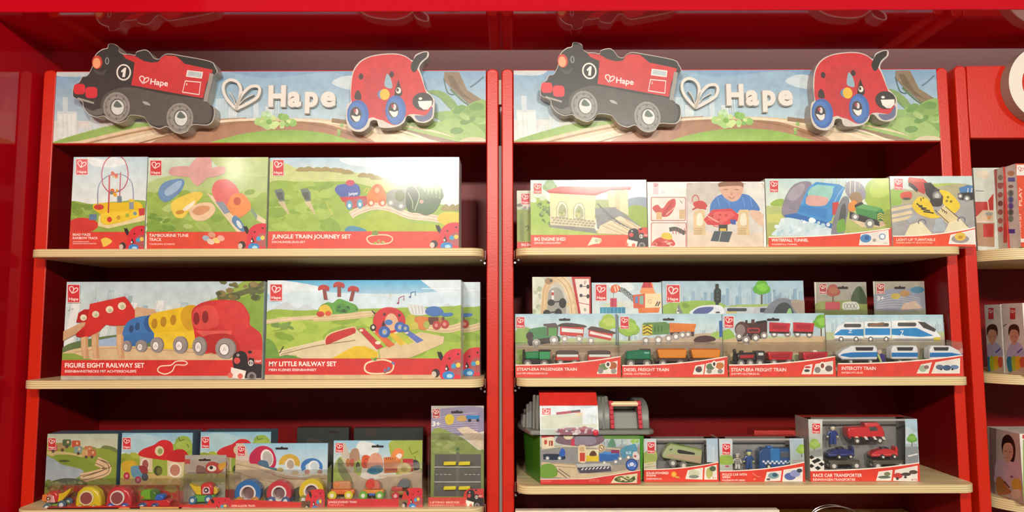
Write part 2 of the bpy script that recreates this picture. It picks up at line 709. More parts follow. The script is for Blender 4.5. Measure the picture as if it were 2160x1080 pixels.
mb = MB(); mb.box(WALL_X - .05, 1.9, BACK + .05, BACK + .1, 0, 2.6, '7d6a70')
structure(mb.build('wall_back', M_WALLG))
mb = MB(); mb.box(WALL_X - .05, WALL_X, -1.2, BACK + .05, 0, 2.6, 'b00a1a')
structure(mb.build('wall_left', M_GLOSS))
mb = MB(); mb.box(WALL_X - .05, 1.9, -1.9, BACK + .1, -.05, 0, '8a7d72')
structure(mb.build('floor', M_MATT))
mb = MB()
mb.box(WALL_X, 1.9, -.17, .05, SOF, SOF + .45, 'c00a1c')
structure(mb.build('trim_1', M_GLOSS, bevel=.002))
mb = MB()
gx0, gx1 = U1[3], U2[0]
mb.box(gx0 + .0003, gx1 - .0003, .012, .03, 0, Z(1055, 305), '8f8c86')
mb.box(gx0 + .0003, gx1 - .0003, .012, .03, Z(1055, 217), Z(1055, 165), 'c9bfae')
structure(mb.build('trim_2', M_MATT))


def shelf_outline(x0, x1, yf, yb, r, left=True, right=True):
    P = [(x1, yb), (x0, yb)]
    if left:
        P += [(x0 + r - r * math.cos(t), yf + r - r * math.sin(t)) for t in [math.radians(k * 11.25) for k in range(9)]]
    else:
        P.append((x0, yf))
    if right:
        P += [(x1 - r + r * math.sin(t), yf + r - r * math.cos(t)) for t in [math.radians(k * 11.25) for k in range(9)]]
    else:
        P.append((x1, yf))
    return P


SF = -0.07      # shelf front
SHELVES = {}


def unit(U, top, shelves, label, key, rr=.03, left_round=True, clips=()):
    """shelves: list of (px, py_top, py_bottom)"""
    root = thing('display_unit', label, 'shelving unit', ((U[0] + U[3]) / 2, BACK / 2, 0))
    for a, b in ((U[0], U[1]), (U[2], U[3])):
        m = MB()
        r = .011
        P = [(a, 0), (b, 0), (b, top - r)] + [(b - r + r * math.cos(t), top - r + r * math.sin(t)) for t in (.4, .8, 1.2, math.pi / 2)] \
            + [(a + r - r * math.sin(t), top - r + r * math.cos(t)) for t in (0, .4, .8, 1.2)] + [(a, top - r)]
        m.prism(P, 0, BACK, 'c8200f')
        inner = (1 if a < (U[0] + U[3]) / 2 else -1)
        for fi, f in enumerate(m.f):        # the faces turned into the unit take the back panel's darker red
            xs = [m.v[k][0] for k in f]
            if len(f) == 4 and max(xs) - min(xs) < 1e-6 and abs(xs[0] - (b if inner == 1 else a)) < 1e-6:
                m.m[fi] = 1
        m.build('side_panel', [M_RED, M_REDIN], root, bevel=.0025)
    m = MB()
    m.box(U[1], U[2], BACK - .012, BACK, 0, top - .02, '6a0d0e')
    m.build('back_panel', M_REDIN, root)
    for i, (px, pt, pb) in enumerate(shelves):
        zt, zb = Z(px, pt, SF), Z(px, pb, SF)
        SHELVES[(key, i)] = zt + .0005
        m = MB()
        m.prism(shelf_outline(U[1] + (.005 if (i, 0) in clips else .001), U[2] - (.005 if (i, 1) in clips else .001), SF, BACK - .013, rr), zb, zt, 'e9d6a4', axis='z')
        s = m.build('shelf', M_PLY, root, bevel=.0012)
        for e in (0, 1):
            if (i, e) in clips:
                xx = U[1] + .0028 if e == 0 else U[2] - .0028
                sg = 1 if e == 0 else -1
                m = MB()
                y0 = -.022
                m.tube([(xx + sg * .0012, y0, zt - .002), (xx - sg * .0012, y0, zt - .002), (xx - sg * .0012, y0, zb - .004), (xx + sg * .0012, y0, zb - .004)], .0009, 'e8e4ea')
                m.cyl(xx, y0, zb - .012, .0022, -.002, .01, 'e8e4ea')
                m.cyl(xx + sg * .008, y0, zb - .006, .0022, -.004, .01, 'e8e4ea')
                m.build('shelf_clip', M_CHROME, s)
    return root


unit(U1, TOP, [(540, 524, 541), (540, 802, 819.5), (540, 1075, 1094)],
     'red lacquered shelving unit on the left, between the glossy red wall and the middle posts', 'L', clips=((0, 1), (1, 1), (2, 1)))
unit(U2, TOP, [(1560, 520.5, 537), (1560, 797, 814.5), (1560, 1024, 1042), (1560, 1155, 1173)],
     'red lacquered shelving unit on the right with trains and window boxes on it', 'R', clips=((0, 0), (1, 0), (2, 0)))
unit(U3, Z(2040, 138), [(2150, 521, 546), (2150, 793, 814), (2150, 1066, 1090)],
     'red shelving unit cut off by the right edge, with a white ring on its header', 'F', rr=.11)


# ------------------------------------------------------------------ header signs
def banner_art(A):
    A.org(0, 0, 1)
    A.r(100, 140, 1040, 255, '769fc0', 'b7ced6')
    A.b([(470, 150), (560, 165), (700, 152), (720, 175), (600, 185), (500, 178)], '94b5cb')
    A.b([(700, 175), (730, 160), (770, 168), (790, 185), (740, 190)], 'c9d8dd')
    A.b([(112, 150), (150, 146), (190, 152), (170, 162), (120, 160)], 'c5d0cf')
    # pale skyline
    for x0, x1, y, c in ((121, 162, 235, 'd6e0de'), (133, 143, 205, 'cfdbdc'), (124, 160, 240, 'e3e7e0'), (190, 212, 248, 'cddbda'), (165, 185, 268, 'd6e2de'),
                         (455, 480, 208, 'c3d5dc'), (482, 500, 225, 'd5dfe0'), (505, 530, 215, 'bcd0dc'), (535, 545, 205, 'cfdcE0'), (560, 575, 225, 'd8e0e0'),
                         (300, 330, 240, 'cfdcdc'), (340, 360, 245, 'dce4e0')):
        A.r(x0, y, x1, 292, c)
        for j in range(1, 4):
            A.l([(x0 + (x1 - x0) * j / 4, y + 2), (x0 + (x1 - x0) * j / 4, 288)], .8, 'b9cbd2')
    # ground
    A.b([(105, 310), (112, 300), (190, 276), (260, 262), (420, 254), (600, 252), (800, 256), (1030, 262), (1045, 312)], '9fbf6a', '8fb553')
    A.b([(105, 310), (170, 297), (300, 268), (470, 252), (650, 250), (760, 262), (860, 285), (900, 312)], 'd9bf98', 'e6cfae')
    A.b([(330, 312), (420, 268), (520, 252), (600, 256), (690, 262), (780, 312)], 'a5765a', 'b98a6a')
    A.b([(450, 312), (480, 290), (560, 276), (650, 276), (720, 290), (760, 312)], '86b04a', 'a9c95c')
    A.l([(170, 306), (300, 276), (430, 256), (520, 250)], 4, 'b08a62')
    A.l([(230, 306), (340, 278), (460, 257), (540, 252)], 5, 'efdcc0')
    A.l([(280, 306), (380, 280), (480, 262), (560, 255)], 3, '9a7350')
    A.l([(620, 252), (720, 262), (830, 285), (900, 310)], 5, 'efdcbc')
    A.l([(600, 255), (690, 268), (780, 300), (800, 310)], 3, '95704e')
    A.l([(700, 254), (820, 270), (930, 295), (1000, 312)], 9, '8f7350')
    A.l([(760, 256), (880, 270), (990, 296), (1040, 306)], 4, 'e5cfa8')
    A.l([(770, 262), (860, 280), (930, 306)], 4, 'f0dec0')
    A.dabs(545, 246, 620, 268, 26, ['a9cf7c', '8fbf62', 'c6df92', '7fb055'], 7, 3, 1.1)
    A.dabs(555, 232, 575, 246, 5, ['a9cfa0', 'c0dfb0'], 5, 4, 1.0)
    for x in (578, 583, 588):
        A.l([(x, 205), (x, 240)], 1.6, 'dfe6e2')
    A.dabs(712, 262, 722, 290, 6, ['9bbf6c', '7faf5a'], 3.5, 9, 1.0)
    # leaning trunk and leaves at the right
    A.p([(938, 152), (968, 152), (985, 190), (1022, 214), (1022, 238), (985, 216), (955, 190), (936, 168)], '8b765a')
    A.p([(944, 160), (955, 160), (975, 195), (1000, 214), (975, 204), (950, 180)], '6f5e45')
    A.l([(992, 184), (1005, 175), (1020, 162)], 2.2, '5e6f7a')
    A.l([(950, 188), (975, 212), (990, 222), (1002, 226)], 3, '5f7a3e')
    A.l([(936, 165), (944, 195), (958, 200)], 2, '4f6a55')
    A.b([(900, 193), (930, 192), (960, 215), (972, 245), (950, 230), (925, 205)], '7f9f5a')
    A.b([(915, 240), (950, 235), (985, 255), (960, 262), (930, 255)], '8fb367')
    A.b([(960, 262), (985, 225), (1010, 212), (1026, 218), (1026, 290), (980, 290)], '8fb35e', '7ea454')
    A.b([(920, 268), (950, 250), (1000, 262), (1024, 290), (985, 296), (945, 284)], '9fbf6c')
    A.dabs(960, 225, 1020, 290, 16, ['a6c476', '7fa352', '93b764', '6f9a4c'], 7, 6, 2.0)
    A.b([(970, 298), (990, 290), (1020, 292), (1022, 303), (975, 303)], 'd8c9a8')


def face_map(mb, px0, py0, px1, py1, Y, mat=0):
    """art frame on a frontal face whose corners appear at these photo places"""
    a = at(px0, py1, Y)
    b = at(px1, py0, Y)
    return Art(mb, (a.x, Y, a.z), (1, 0, 0), (0, 0, 1), (0, -1, 0), b.x - a.x, b.z - a.z, mat)


def train_cutout(parent):
    Y = -.036
    mb = MB()
    A = face_map(mb, 90, 70, 520, 300, Y).org(60, 60, 4.154)
    out = [(385, 585), (398, 500), (445, 470), (470, 425), (515, 412), (560, 330), (565, 270), (600, 215), (650, 180), (690, 170), (702, 135), (740, 132),
           (785, 155), (790, 195), (830, 222), (880, 222), (935, 232), (948, 203), (1020, 185), (1060, 205), (1100, 258), (1145, 266), (1180, 235), (1230, 220),
           (1330, 235), (1590, 285), (1635, 330), (1655, 385), (1600, 430), (1580, 560), (1560, 655), (1625, 690), (1625, 790), (1575, 848), (1440, 845),
           (1395, 900), (1330, 922), (1270, 905), (1215, 860), (1150, 880), (1075, 855), (1030, 800), (1000, 772), (890, 762), (850, 808), (780, 830), (700, 800),
           (660, 768), (590, 778), (520, 745), (482, 690), (470, 640), (415, 615)]
    so = smooth_pts(out, 3)
    w = [(A.O.x + A.m(*p)[0], A.O.z + A.m(*p)[1]) for p in so]
    mb.prism(w, Y, -.0008, 'cfc8bc', 'b7b0a4')
    ctr = (1000, 520)
    ins = [(p[0] + (ctr[0] - p[0]) * .008, p[1] + (ctr[1] - p[1]) * .018) for p in so]
    A.p(ins, '33322e')
    A.b([(640, 640), (700, 560), (880, 515), (1200, 575), (1530, 625), (1600, 700), (1600, 780), (1560, 830), (1430, 830), (1200, 850), (1080, 840), (1000, 765), (850, 755), (660, 750)], '57544d')
    A.p([(825, 228), (935, 242), (1010, 285), (1080, 300), (1140, 292), (1165, 255), (1200, 236), (1290, 242), (1330, 272), (1370, 310), (1615, 362), (1600, 420), (1560, 480), (1530, 612), (900, 497), (915, 420), (930, 298), (850, 262)], 'cc3434')
    A.b([(1165, 330), (1210, 245), (1290, 250), (1340, 300), (1300, 340)], 'd23a38')
    A.p([(1310, 250), (1590, 300), (1630, 350), (1612, 360), (1370, 310)], '2c2d28')
    A.l([(1605, 395), (1590, 470), (1560, 580), (1550, 640)], 34, '9d9a92', sm=False)
    A.p([(1392, 365), (1530, 382), (1520, 440), (1380, 422)], 'f0e7de')
    A.p([(1402, 374), (1520, 389), (1512, 431), (1392, 414)], 'b9c6c6')
    A.l([(1375, 460), (1510, 472), (1495, 580), (1350, 558)], 10, 'efe4dc', True, sm=False)
    A.l([(1388, 480), (1386, 500)], 7, 'efe4dc')
    A.ring(835, 385, 58, 66, 13, 'ece6dc')
    A.p([(812, 372), (842, 344), (858, 344), (846, 426), (822, 426), (830, 376), (816, 388)], 'ece6dc')
    A.heart(975, 418, 80, 'f3ded8', 9)
    A.t('Hape', 1066, 488, 50, 'f6e6e0', 156, bold=.02, rot=7)
    A.e(602, 296, 46, 60, 'c8452f')
    A.e(598, 304, 34, 46, 'efa573')
    A.ring(690, 285, 14, 28, 7, '9aa09c')
    A.b([(570, 360), (640, 380), (690, 350), (660, 410), (600, 400)], '4a4b46')
    A.rr(398, 486, 498, 578, 28, 'd8343c')
    A.rr(500, 512, 604, 612, 30, 'd8343c')
    A.l([(430, 612), (575, 655)], 16, 'a8a397', sm=False)
    A.b([(1000, 640), (1040, 645), (1070, 675), (1020, 665)], 'a9a9a2')
    for cx, cy in ((772, 690), (1328, 785)):
        A.e(cx, cy, 118, 132, '96938b')
        A.ring(cx, cy, 96, 108, 16, '827f78')
        for k in range(8):
            t = k * math.pi / 4
            A.e(cx + 88 * math.cos(t), cy + 100 * math.sin(t), 9, 11, '6b6862')
        A.e(cx + 8, cy, 64, 76, '5d5a55')
        A.e(cx + 10, cy + 2, 56, 66, 'd9dcd6')
        A.b([(cx - 25, cy - 10), (cx, cy - 55), (cx + 30, cy - 35), (cx + 50, cy - 5), (cx + 10, cy + 5)], '5f6e64')
    A.b([(495, 690), (560, 720), (640, 700), (650, 750), (590, 765), (530, 740)], '6b6862')
    mb.build('train_cutout', M_PRINT, parent, smooth=False)


def beetle_cutout(parent):
    Y = -.036
    mb = MB()
    A = face_map(mb, 720, 80, 950, 300, Y).org(440, 60, 3.375)
    out = [(1012, 520), (1008, 420), (1025, 310), (1070, 240), (1140, 200), (1230, 182), (1330, 178), (1400, 195), (1452, 228), (1465, 200), (1482, 182), (1530, 165),
           (1565, 168), (1563, 205), (1520, 245), (1500, 285), (1520, 340), (1545, 430), (1580, 470), (1606, 505), (1608, 570), (1595, 640), (1540, 672), (1475, 662), (1440, 626),
           (1410, 625), (1390, 670), (1330, 702), (1220, 705), (1198, 656), (1155, 658), (1140, 700), (1090, 735), (1020, 725), (985, 680), (978, 600), (990, 540)]
    so = smooth_pts(out, 3)
    w = [(A.O.x + A.m(*p)[0], A.O.z + A.m(*p)[1]) for p in so]
    mb.prism(w, Y, -.0008, 'cfc8bc', 'b5b0a8')
    A.b([(1018, 520), (1016, 420), (1032, 315), (1075, 248), (1140, 208), (1230, 189), (1330, 185), (1400, 202), (1450, 240), (1492, 300), (1512, 345), (1540, 430), (1560, 480), (1590, 560), (1560, 620), (1430, 612), (1330, 690), (1210, 640), (1140, 640), (1060, 700)], 'cc2f33')
    A.b([(1110, 520), (1100, 380), (1150, 300), (1230, 275), (1330, 290), (1390, 380), (1380, 470), (1300, 640), (1170, 630)], 'c23034')
    A.b([(1446, 300), (1440, 262), (1470, 205), (1490, 188), (1530, 171), (1558, 172), (1555, 200), (1510, 240), (1480, 300), (1462, 312)], '2b2724')
    A.l([(1558, 176), (1552, 205), (1512, 240), (1496, 270)], 4, 'b9b4ac')
    A.b([(1254, 410), (1260, 350), (1272, 322), (1298, 360), (1306, 425)], '8fb0be')
    for a, b in ((1085, 342), (1303, 328)):
        A.e(a, b, 17, 22, '3f2422')
    A.b([(1040, 500), (1045, 460), (1062, 440), (1082, 460), (1085, 505)], '3f2a26')
    A.p([(1322, 480), (1330, 430), (1352, 365), (1372, 430), (1376, 480)], '33261f')
    A.e(1352, 455, 27, 32, '33261f')
    A.e(1352, 442, 18, 22, 'ece2d2')
    A.e(1346, 438, 9, 12, '33261f')
    A.e(1240, 470, 38, 34, '6a86b0')
    A.e(1254, 470, 35, 40, 'e8bb3c')
    for cx, cy, rx in ((1063, 615, 78), (1332, 582, 74)):
        A.e(cx, cy, rx, 106, '3f68ac')
        A.e(cx - 6, cy, rx * .78, 88, '4a78be')
        A.e(cx - 16, cy - 2, rx * .54, 58, '6e6e7a')
        A.e(cx - 16, cy - 2, rx * .48, 52, '3a3438')
        A.b([(cx - 46, cy + 5), (cx - 10, cy + 12), (cx + 16, cy + 5), (cx + 8, cy + 40), (cx - 20, cy + 46)], 'e4e2d8')
        A.e(cx - 8, cy - 22, 12, 22, 'd6cfcc')
        A.e(cx - 22, cy - 28, 9, 14, 'b0404a')
    A.b([(1470, 620), (1545, 618), (1592, 560), (1588, 630), (1535, 662), (1490, 655)], '646a8c')
    A.e(1525, 520, 74, 64, '33302a')
    A.p([(1490, 518), (1590, 515), (1588, 550), (1560, 578), (1530, 578), (1500, 555)], 'e9e6da')
    A.e(1508, 500, 13, 9, 'e9e6da')
    mb.build('beetle_cutout', M_PRINT, parent, smooth=False)


def emblem(parent):
    # heart of two leaf loops, cut from thick white board
    Y = -.014
    g = lambda L: [(a, b) for a, b in L]
    mb = MB()
    A = face_map(mb, 450, 140, 560, 260, Y).org(440, 60, 3.375)
    paths = [([(192, 568), (130, 500), (105, 440), (112, 392), (152, 366), (202, 380), (228, 425), (222, 490), (204, 555)], 21, True),
             ([(197, 568), (226, 490), (256, 450), (300, 414), (348, 412), (364, 440), (345, 490), (285, 530), (215, 565)], 21, True),
             ([(196, 560), (178, 500), (150, 455)], 5, False), ([(206, 555), (252, 505), (318, 470)], 5, False)]
    for pts, w, cl in paths:
        sp = smooth_pts(pts, 4, cl)
        L, R = ribbon(sp, w, cl)
        n = len(sp)
        for i in range(n if cl else n - 1):
            j = (i + 1) % n
            q = [(A.O.x + A.m(*p)[0], A.O.z + A.m(*p)[1]) for p in (L[i], L[j], R[j], R[i])]
            mb.prism(q, Y, -.0008, 'e6e2d8', 'cfcabf')
    mb.build('heart_emblem', M_MATT, parent, smooth=False)


def letters(parent):
    Y = -.014
    xs = [(421, 548, 'H'), (560, 658, 'a'), (682, 778, 'p'), (795, 905, 'e')]
    for x0, x1, ch in xs:
        cu = bpy.data.curves.new('lettering', 'FONT')
        cu.body = ch
        cu.offset = .035
        cu.extrude = .06
        cu.bevel_depth = .016
        cu.resolution_u = 4
        o = bpy.data.objects.new('lettering', cu)
        me0 = o.to_mesh()
        vs = [v.co.copy() for v in me0.vertices]
        fs = [tuple(p.vertices) for p in me0.polygons]
        o.to_mesh_clear()
        bpy.data.objects.remove(o)
        mnx, mxx = min(v.x for v in vs), max(v.x for v in vs)
        a = at(440 + x0 / 3.375, 60 + 549 / 3.375, Y)
        b = at(440 + x1 / 3.375, 60 + 549 / 3.375, Y)
        k = (b.x - a.x) / (mxx - mnx)
        kz = (at(600, 60 + 402 / 3.375, Y).z - at(600, 60 + 549 / 3.375, Y).z) / .735
        mb = MB()
        mb.solid([(a.x + (v.x - mnx) * k, Y / 2 - v.z / .076 * (Y / 2 * -1) * .95, a.z + v.y * kz) for v in vs], fs, 'e6e2d8')
        mb.build('letter', M_MATT, parent, smooth=False)


SIGN_PITCH = (X(1085, 220) - X(113, 220))


def header(label):
    z0, z1 = Z(560, 303.5), Z(560, 149)
    x0, x1 = U1[1] + .0005, U1[2] - .0005
    root = thing('header_sign', label, 'shop sign', ((x0 + x1) / 2, 0, z0))
    m = MB()
    m.box(x0, x1, -.0005, .018, z0, z1, 'c22018')
    m.build('sign_board', M_RED, root, bevel=.001)
    m = MB()
    q0, q1, w0, w1 = x0 + .001, x1 - .001, z0 + .0025, z1 - .0025
    m.box(q0, q1, -.002, -.0006, w0, w1, 'd8d8d0')
    A = Art(m, (q0, -.002, w0), (1, 0, 0), (0, 0, 1), (0, -1, 0), q1 - q0, w1 - w0)
    A.s = 1
    banner_art(A)
    m.build('landscape_print', M_PRINT, root, smooth=False)
    return root


h1 = header('landscape header sign with train and beetle cutouts on the left shelving unit')
train_cutout(h1)
beetle_cutout(h1)
emblem(h1)
letters(h1)
h2 = h1.copy()
C.objects.link(h2)
h2.location.x += U2[1] - U1[1] - ((U1[2] - U1[1]) - (U2[2] - U2[1])) / 2
h2['label'] = 'landscape header sign with train and beetle cutouts on the right shelving unit'
for k in (h1, h2):
    k['group'] = 'header signs with white lettering'
for ch in list(h1.children):
    c = ch.copy()
    C.objects.link(c)
    c.parent = h2
# small widening so the second board meets its posts
h2.scale.x = (U2[2] - U2[1]) / (U1[2] - U1[1])

t = thing('ring_sign', 'red header board carrying a big white ring, cut off at the right edge', 'shop sign', (1.35, 0, Z(2100, 291)))
m = MB()
m.box(U3[1] + .0005, U3[2] - .0005, -.0005, .018, Z(2100, 291), Z(2100, 139), 'c22018')
m.build('sign_board', M_RED, t, bevel=.001)
m = MB()
rc = at(2212, 176, -.03)
ro, ri = X(2212, 176, -.03) - X(2128, 176, -.03), X(2212, 176, -.03) - X(2156, 176, -.03)
n = 56
P = []
for i in range(n):
    a, b = 2 * math.pi * i / n, 2 * math.pi * (i + 1) / n
    q = [(rc.x + r * math.cos(w), rc.z + r * math.sin(w)) for r, w in ((ri, a), (ro, a), (ro, b), (ri, b))]
    m.prism(q, -.03, -.001, 'efe6da', 'a99a88')
m.build('white_ring', M_MATT, t, smooth=False)

# ------------------------------------------------------------------ toy boxes
def shelf_z(key):
    return SHELVES[key]


def carton(name, label, key, x0, x1, ytop, Yf, depth, art, org=(0, 0, 1), side='ece8de', group=None, cat='toy box', ybot=None, cols=None, mapref=None):
    zs = SHELVES[key]
    yb = ybot or {0: 520, 1: 797, 2: 1020}[key[1]]
    xl, xr = X(x0, (ytop + yb) / 2, Yf) + .0004, X(x1, (ytop + yb) / 2, Yf) - .0004
    zt = Z((x0 + x1) / 2, ytop, Yf)
    m = MB()
    m.box(xl, xr, Yf, Yf + depth, zs, zt, cols or side)
    A = Art(m, (xl, Yf, zs), (1, 0, 0), (0, 0, 1), (0, -1, 0), xr - xl, zt - zs)
    A.org(*org)
    art(A)
    o = m.build(name, M_PRINT, None, loc=((xl + xr) / 2, Yf + depth / 2, zs), smooth=False)
    tag(o, label, cat, group)
    return o


def art_bead(A):
    A.r(380, 60, 1100, 520, 'b9d6de', 'e8efe9')
    A.b([(560, 90), (700, 110), (800, 90), (900, 140), (760, 180), (600, 160)], 'e6efee')
    A.b([(380, 490), (600, 500), (800, 480), (1100, 490), (1100, 780), (380, 780)], '8fae48')
    A.b([(390, 470), (500, 500), (620, 510), (560, 560), (400, 560)], '74963a')
    A.dabs(400, 500, 620, 640, 14, ['86a843', '9dbb58', '7c9e3c'], 22, 1)
    A.b([(380, 700), (400, 650), (500, 620), (620, 640), (650, 700), (560, 750), (380, 770)], 'cf3a30')
    A.p([(660, 600), (1010, 590), (1080, 560), (1080, 640), (740, 715), (650, 690)], 'e6d9a0')
    A.b([(610, 540), (620, 500), (700, 490), (880, 485), (1000, 480), (1040, 520), (1030, 600), (760, 680), (680, 660), (670, 590)], 'e6c21f')
    A.b([(680, 600), (700, 580), (900, 560), (1020, 560), (1020, 600), (760, 672), (690, 660)], 'efd034')
    A.p([(1008, 540), (1060, 535), (1062, 595), (1012, 605)], 'c63a38')
    A.e(660, 527, 44, 25, 'c93a35')
    A.e(752, 636, 22, 24, 'd23c2c')
    A.e(832, 618, 17, 20, 'c99a1e')
    A.e(908, 600, 18, 18, 'a9b93a')
    A.e(976, 583, 16, 16, '6f97a5')
    A.l([(650, 510), (652, 370), (690, 290), (780, 240), (880, 250), (950, 320), (962, 470)], 9, '8795ac')
    A.l([(690, 300), (685, 220), (720, 120), (800, 70), (880, 110), (915, 220), (900, 320), (850, 380), (760, 400), (700, 340)], 9, 'b5455c', True)
    A.l([(742, 580), (748, 430), (752, 250)], 12, 'c0313f')
    A.l([(842, 440), (850, 220)], 9, 'ba4a5c')
    A.r(820, 430, 860, 488, '6f8391')
    A.r(925, 460, 965, 545, '8d99a0')
    A.e(945, 470, 26, 14, 'e2c835')
    A.dabs(770, 225, 830, 275, 7, ['d5862f', 'c64b35', 'caa23c'], 15, 2, 1)
    A.dabs(760, 375, 840, 420, 7, ['e0a52f', 'd4602c', '6b6f6a'], 15, 5, 1)
    A.r(575, 590, 640, 640, '5d7f9e')
    A.r(380, 744, 1100, 900, 'd9402f')
    A.t('BEAD MAZE', 432, 778, 20, w=155)
    A.t('RAINBOW TRACK', 432, 808, 20, w=220)
    A.t('MOTORIKSCHLEIFE', 432, 835, 10, w=140, bold=0)
    A.t('REGENBOGENSTRECKE', 432, 852, 10, w=205, bold=0)
    A.b([(690, 850), (680, 810), (720, 795), (760, 810), (775, 830), (740, 860), (700, 875)], 'eccb52')
    A.logo(462, 108, 100, 134)
    ladybug(A, 838, 690, 225, 210)


def art_tamb(A):
    A.r(1080, 60, 2160, 500, 'cfe0d4', 'bcd08c')
    A.b([(1080, 330), (1300, 250), (1600, 260), (2150, 130), (2150, 500), (1080, 500)], 'b3ca84')
    A.r(1080, 400, 2150, 780, '9cbb55', '8fb04a')
    A.dabs(1100, 380, 2100, 730, 40, ['a5c25f', '94b34c', '86a843', 'b4cc76'], 34, 2, 2)
    A.b([(1640, 60), (1900, 100), (2140, 90), (2140, 260), (1900, 240), (1700, 170)], 'bcd08a')
    A.dabs(1100, 590, 1280, 730, 12, ['7fa63f', '6f9a3a'], 24, 7, 2.4)
    A.p([(1600, 400), (1740, 470), (1990, 760), (1880, 760)], 'e2cfa8')
    A.p([(1980, 540), (2120, 640), (2120, 680), (2040, 640)], 'e2cfa8')
    A.b([(1560, 60), (1640, 100), (1640, 220), (1560, 320), (1500, 330), (1440, 200)], 'dca7a0')
    A.b([(1280, 240), (1300, 180), (1440, 170), (1560, 200), (1740, 170), (1760, 230), (1620, 270), (1400, 260)], 'd8a59c')
    A.b([(1180, 400), (1220, 320), (1340, 280), (1410, 300), (1370, 400), (1260, 480), (1200, 460)], '6b93bb')
    A.b([(1240, 380), (1350, 300), (1390, 310), (1350, 380), (1260, 430)], '9fbcd6')
    A.b([(1290, 520), (1330, 460), (1480, 400), (1560, 400), (1560, 440), (1470, 540), (1400, 620), (1330, 610)], 'ecd052')
    A.b([(1400, 540), (1500, 470), (1480, 520), (1420, 560)], 'f3ead2')
    A.e(1370, 572, 38, 18, 'c9922e', -10)
    A.b([(1450, 560), (1520, 500), (1640, 490), (1680, 560), (1600, 640), (1500, 640)], 'ebcba0')
    A.b([(1480, 570), (1530, 520), (1620, 520), (1620, 560), (1540, 600)], 'd49a6a')
    A.b([(1650, 380), (1690, 300), (1780, 285), (1860, 340), (1900, 440), (1880, 520), (1780, 570), (1690, 480)], 'df6f6b')
    A.b([(1780, 520), (1830, 420), (1920, 410), (1990, 500), (1970, 570), (1880, 620), (1800, 570)], 'e98f4c')
    A.e(1872, 476, 32, 36, 'bf5438')
    A.p([(1680, 480), (1750, 480), (1810, 570), (1760, 590)], '8a98a5')
    A.b([(1825, 650), (1850, 600), (1900, 640), (1940, 720), (1930, 750), (1870, 710)], '5a86ae')
    A.e(1890, 680, 18, 40, 'd6dfe2', -30)
    A.p([(2000, 530), (2050, 600), (2040, 640), (1990, 560)], '7e9c80')
    A.r(1080, 744, 2160, 900, 'dc4a30')
    A.t('TAMBOURINE TUNE', 1100, 788, 26, w=345)
    A.t('TRACK', 1100, 824, 26, w=110)
    A.t('TAMBURIN-SCHIENE', 1100, 858, 13, w=225, bold=0)
    for x, y, c in ((1600, 800, '9fb3c0'), (1650, 770, 'd99a80'), (1690, 820, 'eed27a'), (1730, 800, 'e8b09a'), (1640, 830, 'e0c8b0')):
        A.e(x, y, 34, 24, c, 20)
    A.logo(1112, 120, 96, 128)
    ladybug(A, 1880, 670, 245, 225)


